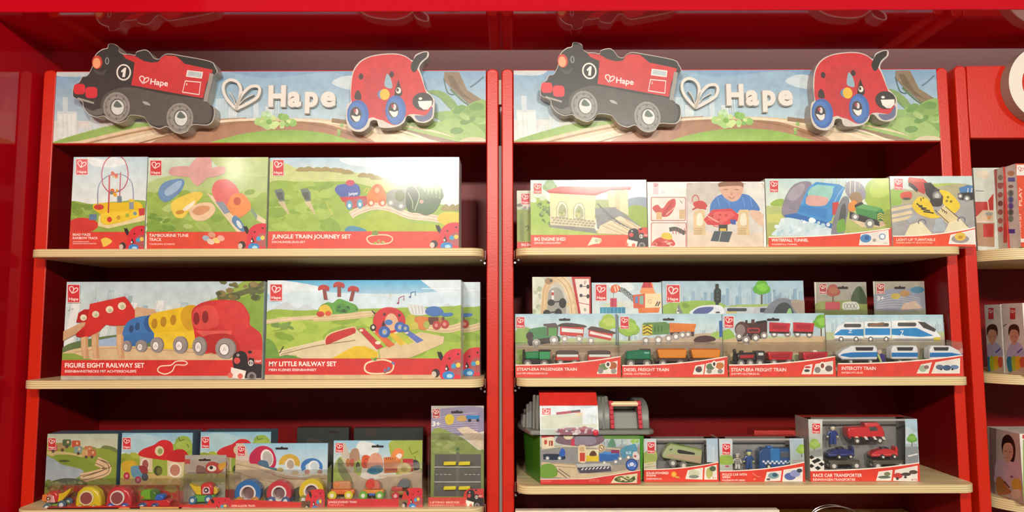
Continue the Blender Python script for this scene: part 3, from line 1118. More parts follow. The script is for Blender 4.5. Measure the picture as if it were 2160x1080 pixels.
def art_jungle(A):
    A.r(60, 60, 1760, 320, '9fc3d6', 'dfe9e2')
    A.b([(700, 100), (1000, 110), (1180, 150), (1000, 180), (760, 150)], 'dfe9ee')
    A.b([(1200, 100), (1700, 90), (1740, 200), (1500, 260), (1200, 240)], 'e3eeee')
    A.b([(60, 150), (200, 140), (340, 190), (540, 180), (700, 200), (860, 230), (1050, 270), (1300, 300), (1300, 460), (60, 460)], 'c3cf86')
    for x, y in ((360, 190), (420, 185), (500, 190), (570, 188), (650, 195), (700, 200), (760, 212), (900, 240), (960, 245), (1010, 262)):
        A.b([(x - 50, y + 22), (x - 20, y - 12), (x + 25, y - 8), (x + 55, y + 24)], 'a09158')
    A.b([(60, 330), (400, 310), (800, 310), (1200, 420), (1750, 560), (1750, 760), (60, 760)], '8fb03a', 'a2bf4c')
    A.dabs(80, 340, 640, 730, 40, ['97b743', '86a836', 'a5c152'], 40, 3, 2.2)
    A.b([(900, 640), (1000, 570), (1180, 560), (1300, 660), (1600, 690), (1500, 760), (800, 760)], 'a9bd35')
    for x in (130, 360):
        A.p([(x - 10, 380 - (x > 200) * 10), (x + 50, 362), (x + 78, 400), (x + 80, 470), (x + 40, 480), (x + 5, 430)], '6f7a72')
        A.p([(x + 5, 400), (x + 60, 395), (x + 70, 460), (x + 30, 465)], '4f5650')
        A.p([(x + 20, 480), (x + 80, 475), (x + 125, 600), (x + 110, 590)], 'c9bd8c')
    A.l([(575, 480), (600, 540), (636, 600)], 6, 'd6c852')
    A.track([(790, 600), (860, 560), (1000, 520), (1150, 540), (1300, 600), (1480, 620), (1700, 660)], 62, 'e5d3ba', 'c4a988')
    A.b([(1550, 640), (1580, 580), (1680, 570), (1760, 600), (1760, 700), (1620, 690)], 'd8c332')
    for x in (1620, 1680, 1730):
        A.b([(x - 40, 550), (x - 10, 505), (x + 20, 510), (x + 50, 560)], '958a4c')
    # blue engine
    A.b([(650, 380), (670, 340), (730, 325), (840, 325), (870, 370), (860, 430), (740, 450), (690, 430)], '4a5fa8')
    A.p([(690, 440), (930, 430), (930, 455), (720, 480)], 'c8303f')
    A.e(785, 315, 40, 26, 'c4465e')
    A.t('Jumper', 770, 425, 26, 'e8eef4', 85, bold=.02, rot=-5)
    A.b([(740, 500), (760, 465), (920, 450), (925, 510), (860, 530), (770, 540)], 'b5595c')
    for x, y in ((778, 510), (870, 500)):
        A.e(x, y, 26, 42, '58a0c0')
        A.e(x, y + 5, 12, 18, 'dfe9ee')
    # orange lion
    A.b([(930, 460), (960, 380), (1000, 330), (1050, 330), (1090, 390), (1100, 470), (1020, 490)], 'df7c30')
    A.ring(1020, 380, 34, 40, 12, 'c9652a')
    A.e(1020, 380, 20, 24, 'ecb07a')
    A.l([(905, 400), (930, 360), (950, 380), (925, 410)], 8, 'dcc04a')
    for x in (965, 1065):
        A.e(x, 490, 34, 32, 'cf6a32')
        A.e(x + 4, 492, 16, 18, 'e8dcc8')
    # grey track piece
    A.b([(1100, 460), (1120, 390), (1200, 370), (1290, 380), (1300, 470), (1240, 560), (1140, 520)], '8e9286')
    A.e(1220, 430, 44, 52, '6b7a48')
    for x, y in ((1140, 490), (1230, 520)):
        A.e(x, y, 34, 32, '9ba09a')
        A.e(x, y, 16, 16, 'd9dcd8')
    # leafy tunnel
    A.b([(1290, 560), (1270, 430), (1300, 330), (1400, 290), (1500, 280), (1570, 340), (1585, 450), (1540, 550), (1460, 600), (1380, 580)], '4f6b45')
    A.b([(1400, 300), (1500, 283), (1568, 345), (1580, 450), (1500, 430), (1440, 400)], '8fa67a')
    A.b([(1290, 560), (1275, 430), (1310, 350), (1370, 360), (1380, 450), (1330, 540)], '3c4f37')
    for i, x in enumerate(range(1400, 1580, 34)):
        A.p([(x, 430), (x + 17, 370 - i % 2 * 20), (x + 34, 430), (x + 17, 460)], '5f7d50')
    A.l([(1290, 400), (1330, 480), (1330, 540)], 7, 'a9b88a')
    A.l([(1330, 330), (1390, 420), (1350, 560)], 5, 'c9d2a0')
    A.e(1410, 480, 18, 16, 'd4a08c')
    A.b([(750, 740), (760, 700), (830, 695), (930, 735)], '4e8fb0')
    A.r(60, 740, 1760, 900, 'da4432')
    A.t('JUNGLE TRAIN JOURNEY SET', 100, 802, 34, w=692, bold=.02)
    A.t('DSCHUNGELZUG-SET', 100, 842, 18, w=292, bold=.01)
    A.l([(930, 800), (980, 775), (1100, 772), (1155, 800), (1130, 840), (1040, 852), (960, 845)], 10, 'f0d8b4', True)
    A.dabs(990, 820, 1130, 845, 8, ['9fae4c', 'c9c05a', '7f9a6a'], 9, 3)
    A.b([(975, 770), (985, 740), (1020, 735), (1030, 770)], '7b8f3f')
    A.logo(110, 116, 92, 134)
    ladybug(A, 1482, 662, 262, 225)


def hex_mound(A, *a):
    pass


def art_eight(A):
    A.r(360, 90, 2090, 500, 'b9d0d4', 'd3dfda')
    A.skyline(380, 2050, 640, 520, ['c6d6d6', 'b5cacc', 'd9e3de', 'a9c2c6', 'cbd6cc', 'e6ebe6'], 5, 40, 90, .18)
    A.skyline(520, 2000, 620, 420, ['d3deda', 'bfd0d2', 'dfe6e0', '9eb8be'], 8, 26, 60, .25)
    A.b([(1500, 330), (1700, 220), (2090, 60), (2090, 800), (1700, 800), (1500, 600)], '93b040')
    A.b([(1850, 260), (2090, 210), (2090, 500), (1950, 480)], '84a437')
    A.l([(1680, 240), (1840, 205), (2000, 150), (2090, 100)], 46, '5d6233')
    A.dabs(1690, 90, 2080, 240, 26, ['4f562c', '6f6a35', '8a7a45', '5a6a35'], 22, 4, 1.4)
    A.b([(370, 660), (500, 600), (900, 540), (1100, 600), (1100, 700), (370, 720)], '5f7a4a')
    A.b([(640, 600), (900, 560), (900, 640), (660, 660)], '9fb8cf')
    A.b([(370, 700), (700, 640), (1500, 660), (2080, 700), (2080, 800), (370, 800)], 'dcc397')
    A.r(370, 700, 700, 800, '8aa545')
    A.p([(440, 690), (900, 640), (1900, 700), (1900, 760), (700, 780)], 'd9bd90')
    A.l([(480, 690), (900, 655), (1800, 720)], 8, 'c2a070')
    # wooden ramp
    A.p([(370, 520), (560, 430), (600, 480), (370, 600)], 'cda57b')
    A.p([(900, 400), (1000, 310), (1150, 330), (1180, 380), (900, 460)], 'cda982')
    for x in (530, 620, 830):
        A.p([(x, 470), (x + 60, 470), (x + 60, 640), (x + 70, 745), (x + 20, 745), (x, 640)], 'c79a6b')
        A.p([(x + 5, 540), (x + 40, 540), (x + 40, 640), (x + 40, 745), (x + 25, 745), (x + 5, 640)], 'd8b183')
    # red bridge
    A.p([(490, 440), (510, 360), (560, 330), (650, 330), (640, 440)], 'b3241f')
    A.p([(540, 560), (500, 560), (495, 530), (560, 470), (590, 400), (605, 285), (900, 220), (935, 260), (985, 340), (985, 420), (900, 465), (800, 470), (740, 460), (680, 520), (600, 560)], 'cf2f28')
    A.b([(495, 560), (495, 530), (560, 500), (560, 560)], 'b8221f')
    for x, y, r in ((552, 400, 28), (655, 372, 30), (772, 332, 32), (876, 302, 34)):
        A.e(x, y, r, r * .95, 'e6dfc0')
        A.e(x + 5, y + 8, r * .55, r * .5, 'bfc39a')
    # blue wagon
    A.b([(890, 560), (890, 500), (930, 430), (1010, 395), (1090, 385), (1130, 400), (1150, 470), (1140, 580), (1000, 600)], '3b78b5')
    A.b([(1060, 440), (1090, 385), (1130, 390), (1150, 470), (1120, 520), (1080, 500)], '2c5f98')
    A.b([(900, 550), (1000, 530), (1130, 530), (1130, 600), (980, 640), (900, 620)], '3470ad')
    for x, y in ((955, 495), (1006, 475)):
        A.e(x, y, 20, 34, '2a4f7c', 8)
    # yellow wagon
    A.b([(1100, 420), (1130, 370), (1250, 340), (1400, 310), (1500, 300), (1540, 380), (1500, 520), (1480, 650), (1250, 665), (1180, 640), (1150, 540), (1110, 480)], 'e6bf1c')
    A.b([(1375, 430), (1380, 340), (1440, 295), (1510, 310), (1530, 400), (1480, 500), (1420, 500)], 'cf9f16')
    A.b([(1160, 530), (1400, 520), (1480, 530), (1480, 640), (1260, 655), (1180, 620)], 'ecc92a')
    for x, y in ((1150, 450), (1226, 435), (1308, 420)):
        A.e(x, y, 26, 44, 'b5871a', 5)
    # red engine
    A.b([(1462, 400), (1480, 320), (1580, 265), (1760, 250), (1880, 275), (1950, 380), (1955, 460), (2040, 530), (2060, 620), (2060, 700), (1900, 720), (1700, 690), (1520, 700), (1490, 560), (1480, 500)], 'cb2d2c')
    A.b([(1660, 300), (1780, 262), (1880, 290), (1935, 400), (1930, 500), (1850, 560), (1740, 480)], 'd33532')
    A.b([(1470, 400), (1500, 320), (1640, 300), (1690, 400), (1680, 470), (1560, 500), (1480, 470)], 'd9493f')
    A.p([(1500, 510), (1800, 510), (1800, 545), (1560, 560)], 'df5a50')
    A.b([(1560, 560), (1800, 545), (1860, 700), (1600, 690)], 'b52420')
    for x, y in ((1503, 408), (1578, 395)):
        A.e(x, y, 27, 52, '8c1f22')
    for x, y, r, q in ((920, 640, 48, .7), (1040, 640, 52, .9), (1172, 630, 66, .8), (1368, 630, 74, .8), (1530, 640, 80, .7), (1750, 660, 88, .95)):
        A.e(x + 8, y, r * q, r, '7a726d')
        A.e(x - 4, y, r * q, r, '97908a')
        A.e(x - 12, y + 8, r * q * .55, r * .6, '6b625f')
        A.e(x - 12, y + 8, r * q * .45, r * .52, 'efe8e0')
        A.l([(x - 20, y + 20), (x - 12, y - 6), (x, y + 18)], 5, '8a8078', sm=False)
    A.r(360, 757, 2090, 950, 'd2322a')
    A.r(360, 890, 2090, 950, 'b5b0a0')
    A.t('FIGURE EIGHT RAILWAY SET', 398, 820, 38, w=668, bold=.022)
    A.t('EISENBAHNSTRECKE MIT ACHTERSCHLEIFE', 398, 862, 21, w=600, bold=.012)
    A.l([(1180, 850), (1200, 810), (1290, 800), (1330, 770), (1400, 765), (1428, 785), (1400, 800), (1330, 800), (1300, 850), (1240, 875)], 9, 'f3e2c6', True)
    A.logo(422, 124, 98, 146)
    A.t('3+', 415, 338, 36, 'e9eee9', 50, bold=.02)
    engine_corner(A, 1765, 665, 300, 250)


def art_little(A):
    A.r(70, 80, 1760, 330, '39a6d2', 'd9e8ec')
    A.b([(90, 80), (500, 130), (560, 190), (250, 220), (90, 190)], 'dbe8ea')
    A.b([(300, 180), (700, 190), (1200, 200), (1740, 180), (1740, 300), (300, 300)], 'cfe2ea')
    A.b([(1400, 60), (1740, 80), (1740, 200), (1560, 190), (1450, 130)], 'd5e4ea')
    A.l([(1400, 155), (1730, 155)], 6, 'eef4f4')
    for x, w, h in ((130, 260, 80), (330, 200, 60), (1150, 200, 50), (1540, 160, 70), (1300, 160, 50)):
        A.b([(x, 350), (x + w * .3, 350 - h * .8), (x + w * .5, 350 - h), (x + w * .75, 350 - h * .5), (x + w, 350)], 'c5cfd2')
    A.b([(70, 370), (400, 340), (900, 325), (1700, 300), (1760, 260), (1760, 800), (70, 800)], '8fb038', 'a9c247')
    A.b([(70, 480), (300, 430), (700, 420), (900, 440), (700, 560), (80, 700)], 'a7c148')
    A.dabs(90, 400, 1700, 720, 44, ['9ab93f', '8bab35', 'b1c850', '82a433'], 40, 3, 2.6)
    A.dabs(100, 440, 320, 490, 10, ['6f9140', '7d9d45'], 18, 5, 2.2)
    A.track([(60, 440), (250, 415), (480, 400), (640, 390), (900, 365), (1000, 360)], 34, 'e3cfa6')
    A.track([(480, 410), (700, 400), (980, 370)], 44, 'ddc698')
    A.track([(1740, 470), (1600, 500), (1400, 470), (1250, 440)], 60, 'dcc59a')
    # green hill toy with three palms
    A.b([(530, 370), (545, 300), (610, 270), (650, 275), (700, 240), (760, 260), (800, 275), (850, 300), (850, 350), (700, 370)], '5f9f3c')
    A.b([(540, 370), (540, 310), (590, 290), (630, 320), (640, 370)], 'dcc03a')
    A.b([(680, 340), (690, 290), (760, 290), (780, 340)], '4c8a35')
    A.dabs(680, 310, 850, 350, 10, ['3e7530', '2f5a2c'], 14, 4, 1)
    A.e(545, 370, 34, 24, 'c23a2c')
    A.e(610, 365, 26, 22, 'd95a30')
    for x, y, t in ((572, 150, 20), (700, 125, 5), (822, 160, -18)):
        A.p([(x - 18 + t, y + 100), (x - 12, y), (x + 18, y), (x + 14 + t, y + 100)], '8c3f35')
        A.b([(x - 45, y + 20), (x - 40, y - 15), (x, y - 28), (x + 44, y - 10), (x + 40, y + 25), (x, y + 10)], 'b5322e')
    # music notes
    A.l([(1205, 275), (1205, 235), (1250, 215), (1248, 255)], 7, 'a13a5c', sm=False)
    A.e(1198, 278, 10, 8, 'a13a5c')
    A.l([(1305, 225), (1308, 190), (1345, 178), (1345, 215)], 7, '49678f', sm=False)
    A.e(1300, 226, 9, 8, '49678f')
    A.l([(1130, 240), (1130, 200), (1145, 210)], 6, 'd5d2a8', sm=False)
    # wagons at right
    A.b([(1290, 290), (1400, 300), (1460, 360), (1400, 380), (1310, 370)], 'd3d6d2')
    for i in range(4):
        A.l([(1310 + i * 30, 300), (1330 + i * 25, 370)], 6, 'a9b0ae')
    A.e(1310, 440, 52, 70, 'b9b93a')
    A.b([(1340, 400), (1450, 395), (1470, 450), (1440, 500), (1370, 490)], 'cf7a35')
    A.b([(1430, 360), (1450, 315), (1520, 305), (1570, 330), (1580, 370), (1500, 390)], '3f6fb0')
    A.b([(1570, 365), (1655, 360), (1650, 385), (1580, 390)], '3f74b5')
    A.r(1455, 395, 1590, 460, '5a3228')
    A.r(1540, 395, 1570, 450, 'a9843a')
    for x, y in ((1525, 465), (1595, 455)):
        A.e(x, y, 36, 38, 'b23a35')
        A.e(x - 4, y, 14, 16, 'd98a7a')
    A.e(1340, 470, 30, 34, 'c9c04a')
    A.e(1440, 460, 26, 32, '9fae4a')
    # xylophone bridge
    A.track([(200, 710), (450, 650), (650, 600), (840, 540)], 66, 'e0d2ac', 'b8a070')
    A.p([(210, 700), (850, 500), (1030, 670), (1040, 740), (360, 760), (340, 720)], 'dccda4')
    A.l([(210, 712), (500, 640), (780, 600), (840, 590)], 7, '8f7a4a')
    A.p([(585, 615), (590, 570), (650, 530), (820, 480), (845, 500), (840, 530), (600, 630)], 'c02c24')
    A.l([(585, 625), (590, 570), (650, 525), (820, 480), (845, 500)], 9, 'e8c9a0')
    A.p([(640, 745), (830, 640), (920, 640), (1030, 690), (1030, 745)], 'e0bd20')
    A.p([(1040, 670), (1390, 520), (1590, 560), (1580, 620), (1300, 740), (1050, 745)], 'd8c294')
    for i, (c, q) in enumerate((('c8303a', 0), ('d96a35', 1), ('dcb92f', 2), ('b4bf3a', 2.6), ('5a6fb5', 3.4))):
        x, y = 860 + q * 112, 495 + q * 6
        A.p([(x, y), (x + 50, y - 8), (x + 215 - q * 12, y + 150 - q * 22), (x + 160 - q * 12, y + 175 - q * 22)], c)
        A.e(x + 30, y + 12, 16, 10, 'e9dcc0')
    A.e(1030, 612, 24, 14, 'eadcc6')
    # ladybug engine
    A.b([(978, 345), (985, 342), (1025, 380), (1015, 388)], '30241c')
    A.b([(990, 470), (995, 390), (1050, 330), (1120, 312), (1200, 330), (1250, 380), (1260, 450), (1210, 510), (1080, 540), (1010, 520)], 'cb2c30')
    A.b([(1090, 440), (1110, 380), (1150, 365), (1190, 400), (1200, 470), (1140, 510)], 'ddb08a')
    A.p([(1060, 470), (1075, 420), (1095, 470)], '281f1f')
    A.e(1120, 440, 34, 24, '4a78b8')
    A.e(1085, 372, 12, 14, '551c20')
    A.e(1210, 380, 12, 14, '551c20')
    A.e(990, 485, 26, 30, '2e2622')
    A.e(990, 482, 12, 14, 'e0d8c8')
    for x, y, r in ((1085, 520, 50), (1215, 480, 46), (1260, 490, 34)):
        A.e(x, y, r, r, '3a62a8')
        A.e(x + 2, y, r * .45, r * .5, '8aa5cf')
        A.e(x, y + 2, r * .2, r * .22, 'd0b05a')
    A.b([(70, 590), (140, 600), (190, 700), (180, 760), (70, 760)], '6f9a3c')
    A.l([(200, 700), (235, 640)], 8, '4b3b22')
    A.b([(150, 760), (250, 715), (360, 735), (400, 760)], '5f8f45')
    A.r(70, 744, 1760, 950, 'cf2f2b')
    A.r(70, 882, 1760, 950, 'cdb58a')
    A.t('MY LITTLE RAILWAY SET', 112, 808, 38, w=568, bold=.022)
    A.t('MEIN KLEINES EISENBAHNSET', 112, 850, 20, w=400, bold=.012)
    A.l([(920, 840), (930, 790), (990, 765), (1080, 755), (1150, 780), (1160, 820), (1130, 860), (1050, 872), (960, 868)], 13, 'eed9ae', True)
    A.dabs(975, 735, 1020, 765, 5, ['5f8f3c', '8fae4a'], 12, 1, 1)
    A.dabs(1085, 830, 1130, 860, 5, ['5a86b5', '8f5a6a'], 12, 2, 1)
    A.dabs(1140, 770, 1165, 800, 3, ['7a6ab5', '4a8aa5'], 10, 3, 1)
    A.logo(124, 120, 98, 136)
    ladybug(A, 1482, 662, 255, 245)


carton('puzzle_track_box', 'square box printed with a bead maze wagon, left end of the top shelf', ('L', 0), 150.5, 308, 331, -.05, .07, art_bead, (50, 310, 4.154),
       group='boxes with printed train scenes', side='cfe0e2')
carton('toy_track_box', 'box with a pastel tambourine roller track picture, beside the bead maze box', ('L', 0), 309, 563.5, 332, -.052, .07, art_tamb, (50, 310, 4.154),
       group='boxes with printed train scenes', side='dfe6cf')
carton('train_set_box', 'wide box reading JUNGLE TRAIN JOURNEY SET on the top left shelf', ('L', 0), 567, 968.5, 332, -.052, .08, art_jungle, (550, 310, 4.154),
       group='boxes with printed train scenes', side='dfe6e2')
carton('train_set_box', 'big box reading FIGURE EIGHT RAILWAY SET with a red, yellow and blue train', ('L', 1), 135.5, 556, 594, -.05, .085, art_eight, (40, 570, 4.0),
       group='boxes with printed train scenes', side='cfd9d6')
b5 = carton('train_set_box', 'front box reading MY LITTLE RAILWAY SET with a ladybug train on a xylophone bridge', ('L', 1), 561.5, 972.5, 591, -.05, .085, art_little, (540, 570, 4.0),
            group='boxes with printed train scenes', side='d9e4e4')
b6 = b5.copy()
C.objects.link(b6)
b6.location.y += .087
b6.location.x += X(1013, 690, .036) - X(972.5, 690, -.05)
b6['label'] = 'second railway set box peeking out to the right behind the MY LITTLE RAILWAY SET box'


# ---- bottom left bay
def art_lake(A):
    A.r(220, 300, 870, 480, 'a9b8a0', 'cdd0b0')
    A.b([(600, 420), (700, 440), (740, 415), (800, 420), (860, 450), (860, 520), (600, 520)], '6f7f4a')
    A.b([(230, 400), (480, 430), (860, 480), (860, 800), (220, 800)], '8ea03c', '7a9138')
    A.b([(240, 470), (400, 470), (560, 500), (520, 520), (300, 510)], 'c3b27c')
    A.b([(310, 500), (480, 500), (640, 560), (660, 620), (560, 640), (420, 600), (320, 560)], '7c9436')
    A.b([(220, 520), (300, 530), (380, 580), (540, 620), (560, 660), (480, 710), (340, 740), (210, 750)], '8fa0a8', 'a7b4b6')
    A.e(395, 550, 50, 10, '4a5a34')
    for x, y, c in ((300, 430, 'b5524a'), (380, 420, 'a08a5a'), (420, 390, '4f6a45'), (500, 400, 'b8553a'), (520, 450, '7f9a94'), (610, 450, 'c07a4a'), (590, 480, 'c9a36a'), (640, 480, 'b56a45')):
        A.rr(x - 38, y - 30, x + 38, y + 32, 14, c)
        A.e(x, y + 34, 14, 14, '5a463c')
        A.e(x + 10, y - 5, 10, 12, 'dcb08a')
    A.track([(540, 700), (640, 680), (760, 640), (760, 590), (680, 550)], 80, 'd9b990', '7a6a4a')
    A.l([(560, 690), (690, 650), (800, 600), (790, 570), (720, 540)], 6, '5f5638')
    A.b([(210, 760), (400, 700), (560, 720), (600, 760), (560, 820), (210, 820)], '4a5a2c')
    A.dabs(220, 720, 560, 800, 24, ['7f8a4a', '6b7a3a', '9a9a5a', '3f5028'], 16, 2, 1.8)
    A.r(210, 800, 870, 1010, '7d7d3a', '6f6a35')
    A.logo(258, 350, 66, 98, 'c03a35')


def art_mushroom(A):
    A.r(880, 300, 1530, 500, '7fb6cc', 'cfdcD2')
    A.b([(950, 330), (1150, 320), (1300, 400), (1200, 460), (900, 470)], 'a9cdd4')
    A.tree(1440, 430, 100, '8fae45', 'a3bd52', '7a6a45', 120)
    A.l([(1400, 340), (1410, 370), (1450, 360)], 8, '5f7535')
    A.l([(1470, 400), (1490, 430)], 8, '5f7535')
    A.r(880, 490, 1530, 830, '9fae3a', '8a9a38')
    A.b([(900, 700), (1100, 660), (1400, 690), (1400, 800), (1000, 830), (900, 800)], 'c4ac6a')
    A.dabs(890, 500, 1060, 700, 16, ['93a437', 'aab545', '7f9332'], 26, 3, 2)
    A.p([(1060, 500), (1180, 520), (1170, 650), (1060, 640)], 'd6c59a')
    A.p([(1170, 520), (1310, 530), (1300, 680), (1170, 660)], '93a83f')
    A.p([(1300, 540), (1450, 555), (1440, 705), (1300, 680)], 'd9c99c')
    A.b([(1050, 500), (1080, 450), (1180, 410), (1240, 370), (1300, 368), (1345, 400), (1350, 470), (1330, 540), (1180, 530)], 'c72a2c')
    A.b([(1300, 540), (1320, 480), (1380, 450), (1440, 450), (1480, 490), (1460, 550), (1400, 560)], 'bd2529')
    A.e(1232, 462, 40, 44, 'd6cfa0')
    A.e(1238, 465, 22, 26, '8fa05a')
    A.e(1105, 580, 40, 56, 'e8dccc')
    A.e(1108, 582, 28, 44, 'a05a50')
    A.ring(1368, 630, 52, 58, 12, 'ece0cc')
    A.e(1368, 630, 44, 50, 'b8806a')
    A.e(1220, 635, 38, 44, '3f4a28')
    A.e(1232, 640, 26, 34, '6a6a35')
    A.b([(920, 640), (900, 580), (930, 550), (1000, 545), (1040, 580), (1060, 640), (1000, 660)], 'c9a42f')
    A.b([(985, 600), (1080, 595), (1110, 640), (1100, 690), (1000, 690)], '5f93a8')
    A.b([(1050, 600), (1090, 590), (1130, 620), (1120, 670), (1080, 660)], '8f3a3a')
    for x, y in ((945, 680), (1045, 715)):
        A.e(x, y, 28, 32, 'b02a45')
        A.e(x, y, 12, 14, 'd98a94')
    A.e(1105, 690, 30, 34, '44505a')
    A.r(870, 810, 1540, 1010, 'c23a2c')
    A.logo(912, 348, 68, 96)


YB = 1072
carton('track_set_box', 'box picturing a lake and curved track, leftmost in the bottom left bay', ('L', 2), 96, 246, 915, .0, .05, art_lake, (40, 840, 4.154),
       ybot=YB, group='boxes with printed train scenes', side='5f7f95')
b8 = carton('track_set_box', 'box picturing a red mushroom house, between the lake box and its twin', ('L', 2), 254, 404.5, 913, .0, .05, art_mushroom, (40, 840, 4.154),
            ybot=YB, group='boxes with printed train scenes', side='5f7f95')
b9 = b8.copy()
C.objects.link(b9)
b9.location.x += X(570, 980, .01) - X(404.5, 980, 0)
b9.location.y += .01
b9['label'] = 'second mushroom house box, mostly hidden behind the pack of three ring wagons'


# ------------------------------------------------------------------ wooden toy vehicles
def px_outline(pts, Y, org):
    return [(lambda P: (P.x, P.z))(at(org[0] + a / org[2], org[1] + b / org[2], Y)) for a, b in pts]


class Toy:
    """a toy built from side outlines; coordinates are read off an enlarged view of the photo"""

    def __init__(s, name, label, cat, Y, org, base, group=None):
        s.Y, s.o = Y, org
        P = at(org[0] + base[0] / org[2], org[1] + base[1] / org[2], Y)
        s.root = thing(name, label, cat, (P.x, Y, P.z), group)

    def P(s, x, y):
        return at(s.o[0] + x / s.o[2], s.o[1] + y / s.o[2], s.Y)

    def L(s, v):
        return (s.P(v, 0) - s.P(0, 0)).x

    def slab(s, name, pts, c, th=.026, dy=0, side=None, sm=False, bevel=.0012, parent=None):
        if sm:
            pts = smooth_pts(pts, 3)
        m = MB()
        m.prism(px_outline(pts, s.Y, s.o), s.Y + dy - th / 2, s.Y + dy + th / 2, c, side)
        return m.build(name, M_TOY, parent or s.root, bevel=bevel)

    def ring(s, name, cx, cy, rx, ry, w, c, th=.02, dy=0):
        m = MB()
        P = s.P(cx, cy)
        ax, az = s.L(rx), s.L(ry)
        k = s.L(w)
        n = 24
        for i in range(n):
            a, b = 2 * math.pi * i / n, 2 * math.pi * (i + 1) / n
            q = [(P.x + (ax - d) * math.cos(t), P.z + (az - d) * math.sin(t)) for d, t in ((k, a), (0, a), (0, b), (k, b))]
            m.prism(q, s.Y + dy - th / 2, s.Y + dy + th / 2, c)
        return m.build(name, M_TOY, s.root, smooth=False)

    def wheels(s, L, r, c='77716c', hub='d8d4cc', th=.006, dy=.013, both=True):
        for x, y in L:
            P = s.P(x, y)
            R = s.L(r)
            for sg in ((-1, 1) if both else (-1,)):
                m = MB()
                yy = P.y + sg * dy
                m.cyl(P.x, yy, P.z, R, -th / 2, th / 2, c, n=20)
                h = m.build('wheel', M_TOY, s.root, bevel=.0006)
                m = MB()
                m.cyl(P.x, yy, P.z, R * .5, -th / 2 - .0012, th / 2 + .0012, hub, n=14)
                m.build('hub', M_CHROME if hub == 'metal' else M_TOY, h)

    def print(s, name, x0, y0, x1, y1, fn, dy=-.014):
        m = MB()
        Yf = s.Y + dy
        a, b = at(s.o[0] + x0 / s.o[2], s.o[1] + y1 / s.o[2], Yf), at(s.o[0] + x1 / s.o[2], s.o[1] + y0 / s.o[2], Yf)
        m.box(a.x, b.x, Yf, Yf + .0008, a.z, b.z, 'ffffff')
        return m, a, b

    def eye(s, x, y, r, c='f2ebe2', pup='1d1a1a', dy=-.016):
        P = s.P(x, y)
        m = MB()
        R = s.L(r)
        m.cyl(P.x, P.y + dy, P.z, R, -.001, .002, c, n=18)
        m.cyl(P.x, P.y + dy, P.z, R * .45, -.002, 0, pup, n=14)
        m.build('eye', M_TOY, s.root)


def clear_cover(m, x0, x1, y0, y1, z0, z1, top_back=None):
    """thin clear shell: front, sides and a top that may slope"""
    tb = z1 if top_back is None else top_back
    m.face([(x0, y0, z0), (x1, y0, z0), (x1, y0, z1), (x0, y0, z1)], 'ffffff')
    m.face([(x1, y0, z0), (x1, y1, z0), (x1, y1, tb), (x1, y0, z1)], 'ffffff')
    m.face([(x0, y1, z0), (x0, y0, z0), (x0, y0, z1), (x0, y1, tb)], 'ffffff')
    m.face([(x0, y0, z1), (x1, y0, z1), (x1, y1, tb), (x0, y1, tb)], 'ffffff')


def blister_pack(label, key, card, tray, cardY, frontY, art, flap, org, group, name='blister_pack', slot=None, ybot=None, back='d8d4c8', ctop=None, floor_c='cfc4ae'):
    """card: (x0,x1,ytop) of the printed backing card; tray: (x0,x1,ytop of the clear cover)"""
    zs = SHELVES[key]
    yb = ybot or {1: 795, 2: 1072}[key[1]]
    cx0, cx1 = X(card[0], (card[2] + yb) / 2, cardY), X(card[1], (card[2] + yb) / 2, cardY)
    zt = Z((card[0] + card[1]) / 2, card[2], cardY)
    tx0, tx1 = X(tray[0], (tray[2] + yb) / 2, frontY), X(tray[1], (tray[2] + yb) / 2, frontY)
    tz = Z((tray[0] + tray[1]) / 2, tray[2], frontY)
    root = thing(name, label, 'toy pack', ((cx0 + cx1) / 2, (cardY + frontY) / 2, zs), group)
    m = MB()
    m.box(cx0 + .0004, cx1 - .0004, cardY, cardY + .0015, zs, zt, back)
    A = Art(m, (cx0 + .0004, cardY, zs), (1, 0, 0), (0, 0, 1), (0, -1, 0), cx1 - cx0 - .0008, zt - zs)
    A.org(*org)
    art(A)
    m.build('backing_card', M_PRINT, root, smooth=False)
    # printed flap along the front bottom with a little tray behind it
    m = MB()
    m.box(tx0 + .0006, tx1 - .0006, frontY + .002, cardY - .0002, zs + .0001, zs + .0018, floor_c)
    P, art2 = flap
    w = [(lambda q: (q.x, q.z))(at(org[0] + a / org[2], org[1] + b / org[2], frontY)) for a, b in P]
    w = [(min(max(a, tx0 + .0005), tx1 - .0005), max(b, zs + .001)) for a, b in w]
    w = [(tx0 + .0005, zs)] + w + [(tx1 - .0005, zs)]
    m.prism(w, frontY + .0004, frontY + .0014, 'd2372a')
    A = Art(m, (tx0 + .0005, frontY + .0004, zs), (1, 0, 0), (0, 0, 1), (0, -1, 0), tx1 - tx0 - .001, max(q[1] for q in w) - zs)
    A.org(*org)
    art2(A)
    m.build('front_flap', M_PRINT, root, smooth=False)
    m = MB()
    clear_cover(m, tx0, tx1, frontY, cardY - .0005, zs + .0005, tz, tz + .004)
    m.build('clear_blister', M_CLEAR, root, smooth=False)
    return root


# ---- four train packs on the middle right shelf
O3 = (1070, 570, 4.32)
O4 = (1520, 570, 3.375)


def flap_pts(x0, x1, yl, yr):
    return [(x0 + (x1 - x0) * i / 12, yl - (yl - yr) * (i / 12) ** 2.2) for i in range(13)]


def slot(A, x, y, w=52):
    A.rr(x - w, y - 6, x + w, y + 10, 7, '2a1a1a')
    A.e(x, y - 6, w * .2, 7, '2a1a1a')


def city_bg(A, x0, x1, y0, y1, yh):
    A.r(x0, y0, x1, yh, 'a9cddc', 'd8e4e0')
    A.skyline(x0, x1, yh + 30, 150, ['bfd0d6', 'cbd9da', 'b0c6cf'], int(x0), 14, 30)
    A.r(x0, yh, x1, y1, 'b3c08a', 'a59f84')


